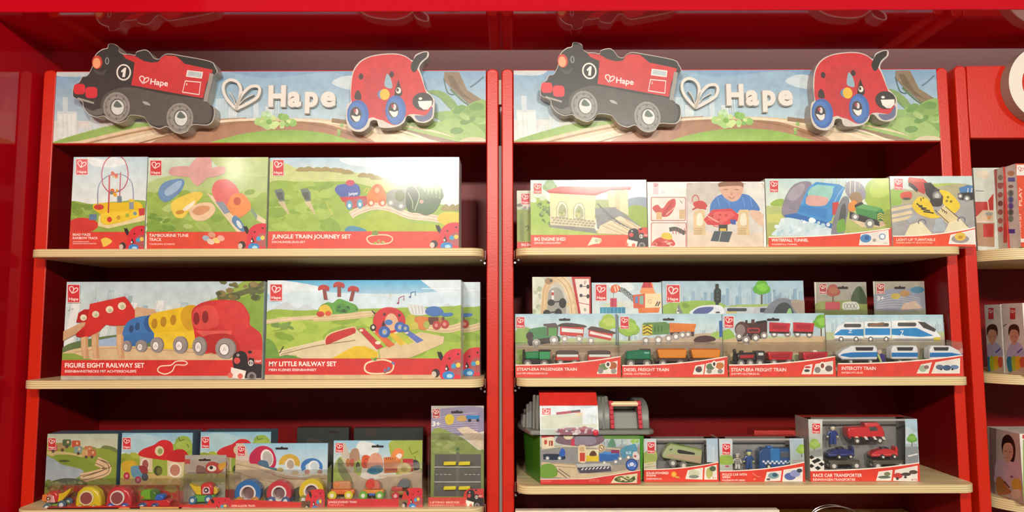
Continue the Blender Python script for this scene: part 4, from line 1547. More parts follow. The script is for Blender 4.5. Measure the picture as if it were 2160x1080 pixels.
def art_t1(A):
    city_bg(A, 40, 1060, 380, 1000, 620)
    A.b([(60, 580), (120, 520), (220, 540), (260, 640), (60, 660)], '8fae5a')
    A.tree(920, 480, 80, 'a3c24a', 'b9d060', '7a6a45', 150)
    A.r(985, 400, 1003, 780, '6f7f84')
    A.b([(60, 700), (400, 660), (1000, 690), (1040, 800), (60, 860)], 'c2a98c')
    A.l([(60, 690), (500, 700), (1010, 690)], 10, 'd9c4a8')
    A.dabs(70, 740, 140, 860, 10, ['8fae4a', 'a5bd5a'], 22, 2)
    A.b([(200, 660), (190, 560), (230, 530), (360, 520), (370, 600), (470, 600), (470, 650), (300, 670)], '4f8a5a')
    A.p([(330, 490), (440, 480), (465, 510), (460, 600), (360, 600), (360, 510), (330, 505)], '5f5350')
    A.r(375, 525, 450, 600, '5f9a55')
    A.e(205, 600, 34, 40, '4a3a3a')
    A.p([(180, 640), (470, 600), (480, 650), (200, 690)], '463c3a')
    for x, y in ((265, 665), (425, 635)):
        A.wheel(x, y, 38, 'b5b2ac')
    A.p([(480, 500), (500, 485), (690, 500), (700, 520), (690, 610), (480, 590)], 'c5423c')
    A.p([(495, 525), (690, 540), (690, 575), (495, 560)], 'dfe6e0')
    A.b([(480, 490), (560, 480), (700, 500), (700, 520), (480, 512)], '4f3f3c')
    A.p([(740, 540), (760, 510), (960, 560), (965, 580), (940, 640), (740, 600)], 'c5423c')
    A.p([(755, 555), (950, 600), (945, 620), (750, 580)], 'e6ddd4')
    A.b([(750, 520), (800, 515), (970, 560), (960, 580), (750, 545)], '5a4744')
    for x, y in ((522, 625), (655, 625), (760, 640)):
        A.wheel(x, y, 34, 'b5b0a8')
    slot(A, 522, 448)
    A.logo(84, 428, 72, 96)


def inset(A, pts, items, edge='f3ece2', fill='e6e0d6'):
    A.p(pts, edge)
    cx = sum(p[0] for p in pts) / len(pts); cy = sum(p[1] for p in pts) / len(pts)
    A.p([(cx + (p[0] - cx) * .93, cy + (p[1] - cy) * .9) for p in pts], fill)
    for x, y, rx, ry, c in items:
        A.e(x, y, rx, ry, c)


def flap_t1(A):
    A.wave(60, 1035, 990, 865, 785, 9)
    A.t('STEAM-ERA PASSENGER TRAIN', 88, 915, 26, w=545)
    A.t('DAMPF-PERSONENZUG', 88, 948, 16, w=280, bold=.005)
    inset(A, [(815, 945), (845, 855), (1005, 825), (1000, 945)], [(880, 880, 45, 30, '6f8a5a'), (850, 915, 26, 28, '8f8a84'), (960, 870, 40, 35, 'b5623c'), (970, 920, 26, 24, '9a948e'), (918, 860, 26, 30, 'f3ece2'), (918, 858, 14, 18, '4a3a35')])


def art_t2(A):
    city_bg(A, 1000, 1960, 380, 1000, 640)
    A.b([(1010, 700), (1300, 620), (1960, 580), (1960, 760), (1010, 780)], 'bfa98f')
    A.tree(1110, 530, 90, '8fb845', 'a6c852', '7a6a45', 130)
    A.b([(1850, 590), (1900, 560), (2050, 570), (2050, 620), (1860, 620)], '9fbf62')
    A.r(1930, 460, 1955, 610, '2f62a8')
    A.p([(1230, 500), (1240, 480), (1440, 470), (1475, 490), (1475, 580), (1235, 590)], '5f8a4a')
    A.p([(1228, 500), (1320, 495), (1320, 590), (1230, 592)], 'd6c23a')
    for i in range(3):
        A.l([(1235, 520 + i * 30), (1275, 500 + i * 30), (1318, 525 + i * 30)], 9, '2c2a24', sm=False)
    A.r(1340, 510, 1350, 560, '3f5f35'); A.r(1370, 510, 1380, 560, '3f5f35'); A.r(1400, 508, 1410, 560, '3f5f35')
    A.p([(1475, 480), (1720, 490), (1700, 560), (1480, 565)], 'd97a2c')
    A.p([(1480, 565), (1700, 560), (1700, 600), (1480, 610)], '4a3a35')
    for x, y, r in ((1262, 640, 34), (1375, 635, 40), (1468, 620, 36), (1535, 605, 36), (1595, 590, 34), (1645, 585, 30)):
        A.wheel(x, y, r, 'a39a94')
    A.b([(1700, 650), (1720, 610), (1800, 595), (1880, 610), (1890, 640), (1800, 655)], '4a2f2a')
    slot(A, 1468, 446)
    A.logo(1032, 426, 72, 106)


def flap_t2(A):
    A.wave(1040, 2010, 990, 868, 785, 9)
    A.t('DIESEL FREIGHT TRAIN', 1064, 920, 28, w=408)
    A.t('DIESEL-GUTERZUG', 1064, 952, 16, w=240, bold=.005)
    inset(A, [(1690, 950), (1715, 870), (1800, 855), (1785, 950)], [(1745, 905, 30, 26, '4a3f45'), (1750, 885, 22, 10, '8a3a3a')])
    inset(A, [(1795, 950), (1812, 850), (1980, 820), (1975, 945)], [(1850, 880, 38, 30, '5f7a55'), (1935, 870, 40, 30, 'c97a3c'), (1840, 920, 24, 22, '8a857f'), (1940, 920, 24, 22, '8a857f'), (1885, 855, 22, 30, 'f3ece2'), (1885, 855, 12, 18, '4a3a35')])


def art_t3(A):
    city_bg(A, 10, 745, 300, 800, 470)
    A.b([(10, 500), (300, 490), (745, 470), (745, 560), (10, 640)], 'c9ad86')
    A.tree(715, 370, 55, '6fae35', '8cc64a', '6f5a35', 110)
    A.b([(10, 440), (60, 420), (100, 470), (60, 490), (10, 490)], '8fb84a')
    A.p([(170, 380), (330, 360), (330, 460), (200, 480)], '4a2a2a')
    A.p([(250, 365), (320, 355), (330, 372), (260, 385)], '2c1f22')
    A.e(150, 420, 50, 55, '5a3a35')
    A.e(140, 425, 34, 40, '8a7a74')
    A.rr(190, 410, 278, 445, 12, 'b53a3a')
    A.rr(198, 418, 270, 438, 8, '5a2a2c')
    A.r(175, 355, 190, 385, '3a2626'); A.r(218, 350, 240, 385, '5a3a35')
    A.p([(105, 470), (320, 450), (330, 480), (120, 510)], '3a2c2c')
    for x, y, r in ((130, 470, 26), (180, 495, 30), (248, 482, 28), (308, 465, 26), (380, 455, 24), (475, 452, 24), (545, 455, 24), (630, 458, 24)):
        A.wheel(x, y, r, '8f857f')
    for x in (345, 515):
        A.p([(x, 370), (x + 150, 378), (x + 140, 440), (x, 435)], 'c22a35')
        A.p([(x + 20, 385), (x + 130, 390), (x + 120, 420), (x + 20, 418)], 'a82030')
        A.p([(x, 435), (x + 140, 440), (x + 140, 452), (x, 448)], '3a2626')
    slot(A, 372, 350, 44)
    A.logo(26, 330, 64, 78)


def flap_t3(A):
    A.wave(55, 820, 790, 675, 612, 8)
    A.t('STEAM-ERA FREIGHT TRAIN', 76, 720, 24, w=390)
    A.t('DAMPF-GUTERZUG', 76, 744, 13, w=200, bold=.005)
    inset(A, [(575, 740), (600, 680), (655, 668), (645, 740)], [(620, 690, 22, 8, 'c22a35'), (615, 715, 20, 10, '3a3a3a')])
    inset(A, [(655, 740), (675, 668), (800, 645), (800, 740)], [(690, 710, 22, 22, '8a8480'), (770, 700, 26, 22, '6a5a55'), (725, 680, 22, 28, 'f3ece2'), (725, 680, 13, 18, '8a4a3a')])


def ic_car(A, x, y, w, h, nose=0):
    pts = [(x, y), (x + w, y), (x + w, y + h), (x, y + h)]
    if nose == 1:
        pts = [(x, y), (x + w * .55, y - h * .05), (x + w * .8, y + h * .25), (x + w, y + h * .9), (x + w * .95, y + h), (x, y + h)]
    if nose == -1:
        pts = [(x + w, y), (x + w * .4, y), (x + w * .12, y + h * .35), (x, y + h * .8), (x + w * .05, y + h), (x + w, y + h)]
    A.p(pts, 'e9ebea')
    c = '2f86c4'
    if nose == 1:
        A.p([(x, y + h * .45), (x + w * .5, y + h * .4), (x + w * .85, y + h * .85), (x + w * .6, y + h * .92), (x, y + h * .8)], c)
    elif nose == -1:
        A.p([(x + w, y + h * .42), (x + w * .25, y + h * .45), (x, y + h * .8), (x + w, y + h * .85)], c)
    else:
        A.r(x + w * .03, y + h * .42, x + w * .97, y + h * .84, c)
    A.rr(x + w * (.12 if nose != -1 else .35), y + h * .1, x + w * (.5 if nose == 1 else .92), y + h * .32, h * .08, '54504e')
    A.r(x + w * .05, y + h, x + w * .95, y + h * 1.12, '9a9894')


def art_t4(A):
    city_bg(A, 745, 1610, 310, 810, 440)
    A.b([(745, 500), (1100, 480), (1610, 470), (1610, 600), (745, 600)], 'b9ad94')
    ic_car(A, 800, 370, 215, 115, -1)
    ic_car(A, 1020, 365, 190, 115)
    ic_car(A, 1215, 360, 350, 125, 1)
    A.p([(1400, 365), (1450, 370), (1530, 420), (1520, 440), (1440, 410)], '4a4642')
    A.p([(1510, 480), (1560, 475), (1560, 495), (1520, 500)], 'd6c43a')
    A.t('Z', 905, 446, 22, 'e9f2f6', 30); A.t('Z', 1275, 465, 36, 'e9f2f6', 26)
    A.p([(1050, 385), (1160, 370), (1160, 395), (1060, 400)], '8a6a52')
    for x in (855, 962, 1065, 1175):
        A.wheel(x, 490, 18, '6a625e')
    A.logo(762, 340, 40, 50) if False else None


def flap_t4(A):
    A.wave(835, 1725, 790, 665, 605, 8)
    A.t('INTERCITY TRAIN', 862, 710, 24, w=242)
    A.t('INTERCITY-ZUG', 862, 736, 13, w=150, bold=.005)
    inset(A, [(1395, 735), (1425, 672), (1505, 655), (1480, 735)], [(1440, 700, 28, 24, 'a5b59a'), (1465, 690, 18, 14, '8a6a6a')])
    inset(A, [(1500, 735), (1530, 655), (1705, 625), (1702, 735)], [(1560, 690, 28, 18, '5f6f8a'), (1610, 695, 30, 20, '3f5a80'), (1665, 690, 30, 16, '6a85ad'), (1570, 705, 8, 8, '2a2a2a'), (1650, 705, 8, 8, '2a2a2a')])


CY, FY = .018, -.045
GP = 'train packs on the middle right shelf'
blister_pack('train pack with a green steam engine and two red and white coaches', ('R', 1), (1086.5, 1304, 662), (1087, 1310, 727), CY, FY, art_t1, (flap_pts(60, 1035, 865, 785), flap_t1), O3, GP)
blister_pack('train pack with a green diesel engine and two orange hopper wagons', ('R', 1), (1305, 1524, 662), (1311.5, 1535, 727), CY, FY, art_t2, (flap_pts(1040, 2010, 868, 785), flap_t2), O3, GP)
blister_pack('train pack with a black steam engine and two red freight wagons', ('R', 1), (1525, 1741, 661), (1537, 1763, 727), CY, FY, art_t3, (flap_pts(55, 820, 675, 612), flap_t3), O4, GP)
blister_pack('train pack with a white and blue express train, last of the four on the right', ('R', 1), (1742.5, 1993, 664), (1764, 2032, 722), CY, FY, art_t4, (flap_pts(835, 1725, 665, 605), flap_t4), O4, GP)

TY = -.018
GV = 'toy rail vehicles in the clear packs'


def coach(x, label, y0=730, w=210):
    t = Toy('toy_coach', label, 'toy train car', TY, O3, (x + w / 2, 865), GV)
    t.slab('body', [(x, 770), (x + w, 770), (x + w, 822), (x, 822)], 'c8392f')
    t.slab('window_band', [(x + 8, 765), (x + w - 8, 765), (x + w - 8, 790), (x + 8, 790)], 'dfe6df', th=.0275)
    t.slab('roof', [(x + 5, y0 + 8), (x + 40, y0), (x + w - 40, y0), (x + w - 5, y0 + 8), (x + w - 2, 765), (x, 765)], '5a4a46', th=.024)
    t.slab('chassis', [(x - 10, 820), (x + w + 10, 820), (x + w + 10, 836), (x - 10, 836)], '2e2826')
    t.wheels([(x + 40, 840), (x + w - 40, 840)], 30)


t = Toy('toy_locomotive', 'small green steam locomotive with a black cab roof inside the first pack', 'toy train car', TY, O3, (260, 868), GV)
t.slab('boiler', [(160, 745), (290, 735), (290, 810), (165, 812)], '2f8a55', th=.024, bevel=.004)
t.slab('cab', [(290, 738), (388, 738), (388, 810), (290, 810)], '3a9a5f', th=.026)
t.slab('cab_roof', [(285, 722), (395, 722), (398, 738), (283, 738)], '3a2f30', th=.03)
t.slab('chimney', [(142, 720), (160, 720), (165, 760), (172, 812), (140, 812), (138, 760)], '2c2526', th=.012, bevel=.002)
t.slab('chassis', [(135, 808), (398, 808), (398, 850), (135, 850)], '2b2626')
t.wheels([(185, 850), (335, 850)], 36)
coach(440, 'small red and white coach directly behind the green steam locomotive')
coach(730, 'small red and white coach at the right end of the first pack')

t = Toy('toy_locomotive', 'small dark green diesel locomotive inside the second pack', 'toy train car', TY, O3, (1190, 868), GV)
t.slab('body', [(1085, 735), (1210, 725), (1300, 728), (1300, 812), (1075, 815), (1075, 760)], '15744f', th=.028, bevel=.003)
t.slab('cab', [(1210, 715), (1300, 715), (1300, 735), (1210, 735)], '4a3a38', th=.024)
t.slab('window', [(1235, 742), (1285, 742), (1285, 760), (1235, 760)], '7fc0b0', th=.029)
t.slab('chassis', [(1070, 812), (1310, 812), (1310, 850), (1070, 850)], '2b2626')
t.wheels([(1115, 848), (1262, 848)], 36)
for x, w, lb in ((1360, 265, 'small orange hopper wagon in the middle of the second pack'), (1665, 265, 'small orange hopper wagon at the right end of the second pack')):
    t = Toy('toy_wagon', lb, 'toy train car', TY, O3, (x + w / 2, 868), GV)
    t.slab('hopper', [(x - 4, 722), (x + w, 722), (x + w - 10, 800), (x + 12, 800)], 'e28a22', th=.03, bevel=.002)
    t.slab('load', [(x + 8, 712), (x + w - 12, 712), (x + w - 8, 724), (x + 4, 724)], 'c06a1c', th=.022)
    t.slab('chassis', [(x - 20, 800), (x + w + 10, 800), (x + w + 10, 832), (x - 20, 832)], '4a2f2a')
    t.wheels([(x + 45, 846), (x + w - 60, 846)], 33)

t = Toy('toy_locomotive', 'small black steam locomotive with a red plate inside the third pack', 'toy train car', TY, O4, (185, 670), GV)
t.slab('boiler', [(105, 590), (245, 582), (245, 648), (105, 650)], '2f2a2b', th=.024, bevel=.004)
t.slab('cab', [(240, 572), (298, 572), (298, 650), (240, 650)], '3a3334', th=.028)
t.slab('cab_window', [(252, 585), (290, 585), (290, 606), (252, 606)], 'd8dad4', th=.029)
t.slab('chimney', [(88, 560), (104, 560), (108, 590), (120, 650), (84, 650), (92, 590)], '252022', th=.012, bevel=.002)
t.slab('dome', [(135, 570), (158, 570), (162, 590), (132, 590)], '4a3d38', th=.012, bevel=.002)
t.slab('red_plate', [(125, 602), (225, 598), (225, 625), (125, 628)], 'b02a30', th=.0252)
t.slab('chassis', [(80, 646), (305, 646), (305, 664), (80, 664)], '262122')
t.wheels([(130, 660), (195, 658), (262, 658)], 25)
for x, w, lb in ((322, 178, 'small red freight wagon in the middle of the third pack'), (568, 180, 'small red freight wagon with a light dome on the right of the third pack')):
    t = Toy('toy_wagon', lb, 'toy train car', TY, O4, (x + w / 2, 670), GV)
    t.slab('body', [(x, 582), (x + w, 580), (x + w - 8, 638), (x + 8, 638)], 'c62430', th=.028, bevel=.002)
    t.slab('panel', [(x + 20, 592), (x + w - 22, 590), (x + w - 26, 625), (x + 24, 625)], 'a81b2a', th=.0292)
    if x > 400:
        t.slab('dome', [(x + 85, 568), (x + 110, 568), (x + 116, 584), (x + 80, 584)], 'dcdccd', th=.012)
    t.slab('chassis', [(x - 12, 638), (x + w + 8, 638), (x + w + 8, 655), (x - 12, 655)], '3a2626')
    t.wheels([(x + 40, 656), (x + w - 30, 656)], 24)


def express(x0, x1, nose, label):
    t = Toy('toy_express_car', label, 'toy train car', TY, O4, ((x0 + x1) / 2, 660), GV)
    w = x1 - x0
    if nose == -1:
        body = [(x0, 598), (x0 + w * .12, 568), (x0 + w * .35, 536), (x1 - 14, 534), (x1, 560), (x1, 635), (x0 + 30, 635), (x0, 612)]
        blue = [(x0 + w * .1, 592), (x0 + w * .35, 582), (x1 - 2, 580), (x1 - 2, 616), (x0 + w * .3, 620), (x0 + 6, 606)]
        win = (x0 + w * .42, x1 - w * .1)
    elif nose == 1:
        body = [(x0, 560), (x0 + 14, 534), (x1 - w * .38, 536), (x1 - w * .12, 568), (x1, 598), (x1 - 4, 610), (x1 - 30, 632), (x0, 635)]
        blue = [(x0 + 2, 584), (x1 - w * .35, 584), (x1 - w * .1, 596), (x1 - 6, 608), (x1 - w * .3, 614), (x0 + 2, 618)]
        win = (x0 + w * .1, x1 - w * .42)
    else:
        body = [(x0, 560), (x0 + 12, 534), (x1 - 12, 534), (x1, 560), (x1, 632), (x0, 632)]
        blue = [(x0 + 2, 584), (x1 - 2, 584), (x1 - 2, 616), (x0 + 2, 616)]
        win = (x0 + w * .18, x1 - w * .18)
    t.slab('body', body, 'e6e9ea', th=.026, bevel=.003)
    t.slab('blue_stripe', blue, '2377bd', th=.0272)
    t.slab('window', [(win[0], 545), (win[1], 545), (win[1] - 8, 572), (win[0] + 8, 572)], '3a3632', th=.0272)
    t.slab('chassis', [(x0 + 20, 634), (x1 - 20, 634), (x1 - 20, 648), (x0 + 20, 648)], '33302e')
    t.wheels([(x0 + w * .3, 648), (x1 - w * .2, 648)], 14)


express(820, 1098, -1, 'small white and blue express nose car facing left in the fourth pack')
express(1196, 1385, 0, 'small white and blue express middle car in the fourth pack')
express(1466, 1700, 1, 'small white and blue express nose car facing right in the fourth pack')
t = Toy('toy_figure', 'tiny purple standing toy passenger between two express cars in the fourth pack', 'toy figure', TY, O4, (1140, 664))
t.slab('body', [(1120, 600), (1135, 590), (1160, 600), (1170, 650), (1120, 655)], '3d2f7d', th=.012)
t.slab('head', [(1108, 575), (1118, 565), (1135, 568), (1140, 585), (1128, 597), (1112, 592)], 'c9b0a0', th=.012, sm=True)
t.slab('scarf', [(1092, 598), (1104, 592), (1128, 650), (1116, 656)], 'b9cf7a', th=.006, dy=-.012)


# ------------------------------------------------------------------ top right shelf boxes
OA = (1070, 350, 3.79)
OB = (1600, 350, 3.857)


def art_side_shed(A):
    A.r(60, 190, 230, 360, 'cfd6c4', 'b5c0a0')
    A.dabs(85, 310, 190, 350, 10, ['8f8a80', '6f6a62', 'e0ddd2'], 14, 2, 1)
    A.r(60, 350, 230, 620, '7f943a', '8a9c40')
    A.p([(100, 380), (130, 370), (135, 600), (105, 600)], '6f8535')
    A.l([(140, 490), (170, 480), (160, 520)], 8, '3a4a20')
    A.r(60, 608, 230, 700, 'c9322b')
    A.t('BIG ENGINE SHED', 114, 640, 20, w=200)
    A.logo(112, 222, 66, 84)


def art_shed(A):
    A.r(180, 105, 1130, 300, 'c5d9dc', 'e6ebdc')
    A.b([(880, 120), (1120, 115), (1120, 280), (960, 270)], 'dbe6e8')
    A.tree(340, 165, 55, '8fb07a', 'a3c08c', '8a7a5a', 60)
    A.b([(180, 290), (330, 280), (350, 560), (180, 560)], '9fbf48')
    A.b([(180, 480), (600, 520), (1130, 500), (1130, 600), (180, 600)], 'a3c04f', 'b9cc6a')
    A.r(700, 270, 1130, 420, 'a9b57a')
    A.b([(960, 270), (1130, 262), (1130, 420), (980, 400)], '8f9fae')
    A.b([(970, 330), (1130, 350), (1130, 560), (1000, 540)], '93ae3f')
    A.dabs(245, 290, 345, 460, 22, ['6f8f45', '5a7a3a', '8aa557'], 14, 5, 1.4)
    A.dabs(180, 215, 290, 280, 10, ['dbe4cc', 'c9d6b0'], 16, 5, 1.4)
    A.p([(330, 470), (700, 500), (720, 540), (340, 490)], '8a8a82')
    A.p([(340, 215), (705, 235), (700, 495), (345, 470)], 'e6dfa8')
    A.p([(340, 400), (702, 450), (700, 497), (345, 472)], 'd6cfaa')
    for i in range(12):
        for j in range(3):
            x = 352 + i * 29 + (j % 2) * 12
            A.r(x, 408 + j * 19 + i * 2.6, x + 22, 420 + j * 19 + i * 2.6, 'a39b80')
    for x, y in ((392, 280), (528, 292)):
        P = [(x, y + 130), (x, y + 50), (x + 20, y + 10), (x + 46, y), (x + 74, y + 12), (x + 92, y + 50), (x + 94, y + 138)]
        A.p(P, 'b0a988')
        A.p([(a * .86 + (x + 46) * .14, b * .9 + (y + 70) * .1) for a, b in P], 'ebe6c8')
        A.b([(x + 18, y + 120), (x + 20, y + 60), (x + 45, y + 24), (x + 76, y + 60), (x + 76, y + 122)], 'a9ae84')
        A.dabs(x + 25, y + 70, x + 70, y + 115, 6, ['8f9f52', 'c5c27a'], 12, 3, 1)
    A.p([(310, 200), (420, 165), (840, 165), (990, 165), (985, 190), (830, 188), (700, 235), (340, 215)], 'd86a62')
    A.p([(310, 200), (700, 220), (840, 180), (985, 182), (985, 190), (830, 192), (700, 237), (340, 217)], 'c24a48')
    A.p([(800, 200), (960, 190), (970, 400), (880, 350), (810, 330)], 'ddd6a8')
    A.p([(860, 200), (900, 196), (900, 360), (860, 330)], 'c9c296')
    A.p([(700, 340), (860, 330), (1060, 480), (1060, 560), (720, 500)], '8a8d8c')
    A.p([(740, 480), (900, 400), (960, 430), (1120, 520), (1120, 560), (720, 540)], 'e0cfaa')
    for i in range(5):
        A.l([(720 + i * 22, 300 + i * 30), (900 + i * 30, 470 + i * 12)], 6, '6f6f6e', sm=False)
        A.l([(760 + i * 45, 480 - i * 14), (960 + i * 30, 560 - i * 10)], 5, 'b59f78', sm=False)
    A.b([(820, 130), (850, 120), (870, 150), (830, 160)], 'e6e0d0')
    A.r(180, 552, 1130, 690, 'dd4c2e')
    A.t('BIG ENGINE SHED', 216, 598, 26, w=250, bold=.018)
    A.t('GROSSER LOKSCHUPPEN', 216, 624, 15, w=210, bold=.005)
    A.p([(640, 640), (680, 570), (750, 580), (740, 620), (690, 625)], 'e6dfc4')
    A.r(700, 585, 725, 612, 'b5b9a2'); A.r(730, 583, 752, 608, 'cfc79a')
    A.logo(212, 142, 62, 78, 'cf4a3c')
    engine_corner(A, 935, 490, 205, 158)


def art_boy(A):
    A.r(1120, 110, 2070, 690, 'f0ece4')
    A.p([(1165, 135), (1210, 135), (1210, 230), (1165, 230)], 'd9c4c8')
    A.heart(1172, 140, 32, 'b5485a', 4)
    A.t('3+', 1230, 222, 22, 'c9a0a0', 34)
    # right large photograph
    A.rr(1434, 138, 2050, 700, 14, 'b98a80')
    A.rr(1440, 144, 2045, 700, 12, 'd5cfc4')
    A.b([(1450, 150), (1700, 150), (1640, 300), (1460, 300)], 'c5bdb0')
    A.b([(1900, 150), (2040, 150), (2040, 420), (1960, 400)], 'e0dbd4')
    A.p([(1445, 520), (2045, 540), (2045, 660), (1445, 660)], 'dccab5')
    A.b([(1620, 350), (1640, 280), (1720, 225), (1900, 225), (1970, 270), (2020, 350), (1960, 360), (1800, 380), (1640, 400)], '3f78bd')
    A.b([(1730, 240), (1760, 290), (1840, 280), (1860, 235)], '4f86c8')
    for x in (1680, 1760, 1880, 1940):
        A.l([(x, 250), (x + 20, 330)], 5, '6f9bd0')
    A.b([(1930, 360), (2010, 360), (2045, 400), (2045, 480), (1980, 440)], 'dcb79c')
    A.b([(1700, 190), (1705, 150), (1790, 140), (1880, 150), (1880, 210), (1850, 265), (1800, 285), (1745, 260), (1712, 220)], 'd9a88c')
    A.b([(1690, 165), (1695, 135), (1790, 120), (1880, 132), (1884, 170), (1860, 160), (1790, 160), (1720, 165)], '8a5f45')
    A.l([(1730, 190), (1765, 188)], 5, '6f4a3a'); A.l([(1815, 190), (1850, 192)], 5, '6f4a3a')
    A.l([(1770, 248), (1800, 262), (1815, 245)], 7, 'b56a62')
    A.e(1792, 222, 12, 14, 'c9947c')
    for x in (1488, 1838):
        A.p([(x, 380), (x + 20, 350), (x + 90, 350), (x + 100, 555), (x, 550)], 'd9bd8c')
        A.b([(x + 28, 470), (x + 28, 400), (x + 50, 375), (x + 72, 400), (x + 72, 470)], 'efe3c8')
        for j in range(4):
            A.l([(x + 5, 500 + j * 14), (x + 70, 500 + j * 14)], 4, '9a7f55', sm=False)
    A.l([(1480, 350), (1530, 330), (1590, 345)], 14, 'c03a32')
    A.b([(1490, 290), (1560, 280), (1600, 320), (1560, 345), (1500, 330)], 'c5362f')
    A.ring(1505, 270, 26, 36, 8, 'c5544a', 150, 380)
    A.p([(1570, 430), (1640, 350), (1790, 340), (1850, 390), (1840, 440), (1740, 480), (1600, 470)], 'cf343a')
    A.p([(1600, 430), (1660, 370), (1790, 360), (1820, 395), (1720, 460)], 'df5a55')
    A.l([(1600, 400), (1720, 470)], 6, 'efc0b5', sm=False)
    for x, y in ((1640, 400), (1700, 390), (1750, 395), (1690, 430)):
        A.e(x, y, 10, 7, 'a82028')
    A.p([(1780, 430), (1830, 430), (1825, 470), (1790, 465)], '3a55a5')
    A.ring(1680, 470, 34, 16, 6, 'cf343a')
    A.r(1690, 470, 1760, 520, '3a332a'); A.r(1700, 500, 1750, 520, 'd9b23a')
    A.p([(1655, 520), (1800, 525), (1770, 610), (1625, 600)], '46505a')
    A.l([(1710, 525), (1690, 605)], 4, 'd5d2c8', sm=False)
    # small photographs
    A.rr(1148, 248, 1428, 440, 10, 'b9605a'); A.rr(1154, 254, 1422, 434, 8, 'e6dccf')
    A.b([(1160, 340), (1200, 310), (1240, 340), (1290, 280), (1340, 265), (1340, 330), (1290, 400), (1220, 400)], 'c8453c')
    A.l([(1240, 400), (1320, 290)], 20, 'b5302c', sm=False); A.l([(1270, 390), (1340, 330)], 8, 'e9b0a0', sm=False)
    A.r(1190, 370, 1235, 430, 'd9b27a'); A.r(1375, 350, 1420, 425, 'cfae7f')
    A.l([(1380, 275), (1400, 300)], 5, '6a625c')
    A.rr(1148, 452, 1432, 700, 10, 'b9605a'); A.rr(1154, 458, 1426, 700, 8, 'ead9cf')
    A.b([(1160, 640), (1180, 590), (1240, 570), (1320, 590), (1330, 640)], 'c8453c')
    A.b([(1230, 570), (1250, 535), (1300, 540), (1320, 580), (1280, 590)], 'd9c03a')
    A.l([(1295, 510), (1350, 505), (1420, 540)], 34, '3f4a45')
    for i in range(5):
        A.l([(1320 + i * 24, 500), (1326 + i * 24, 545)], 6, 'a35a4a', sm=False)
    A.dabs(1175, 600, 1320, 640, 12, ['d96a5a', 'e9a99a', 'b5302c'], 14, 4)


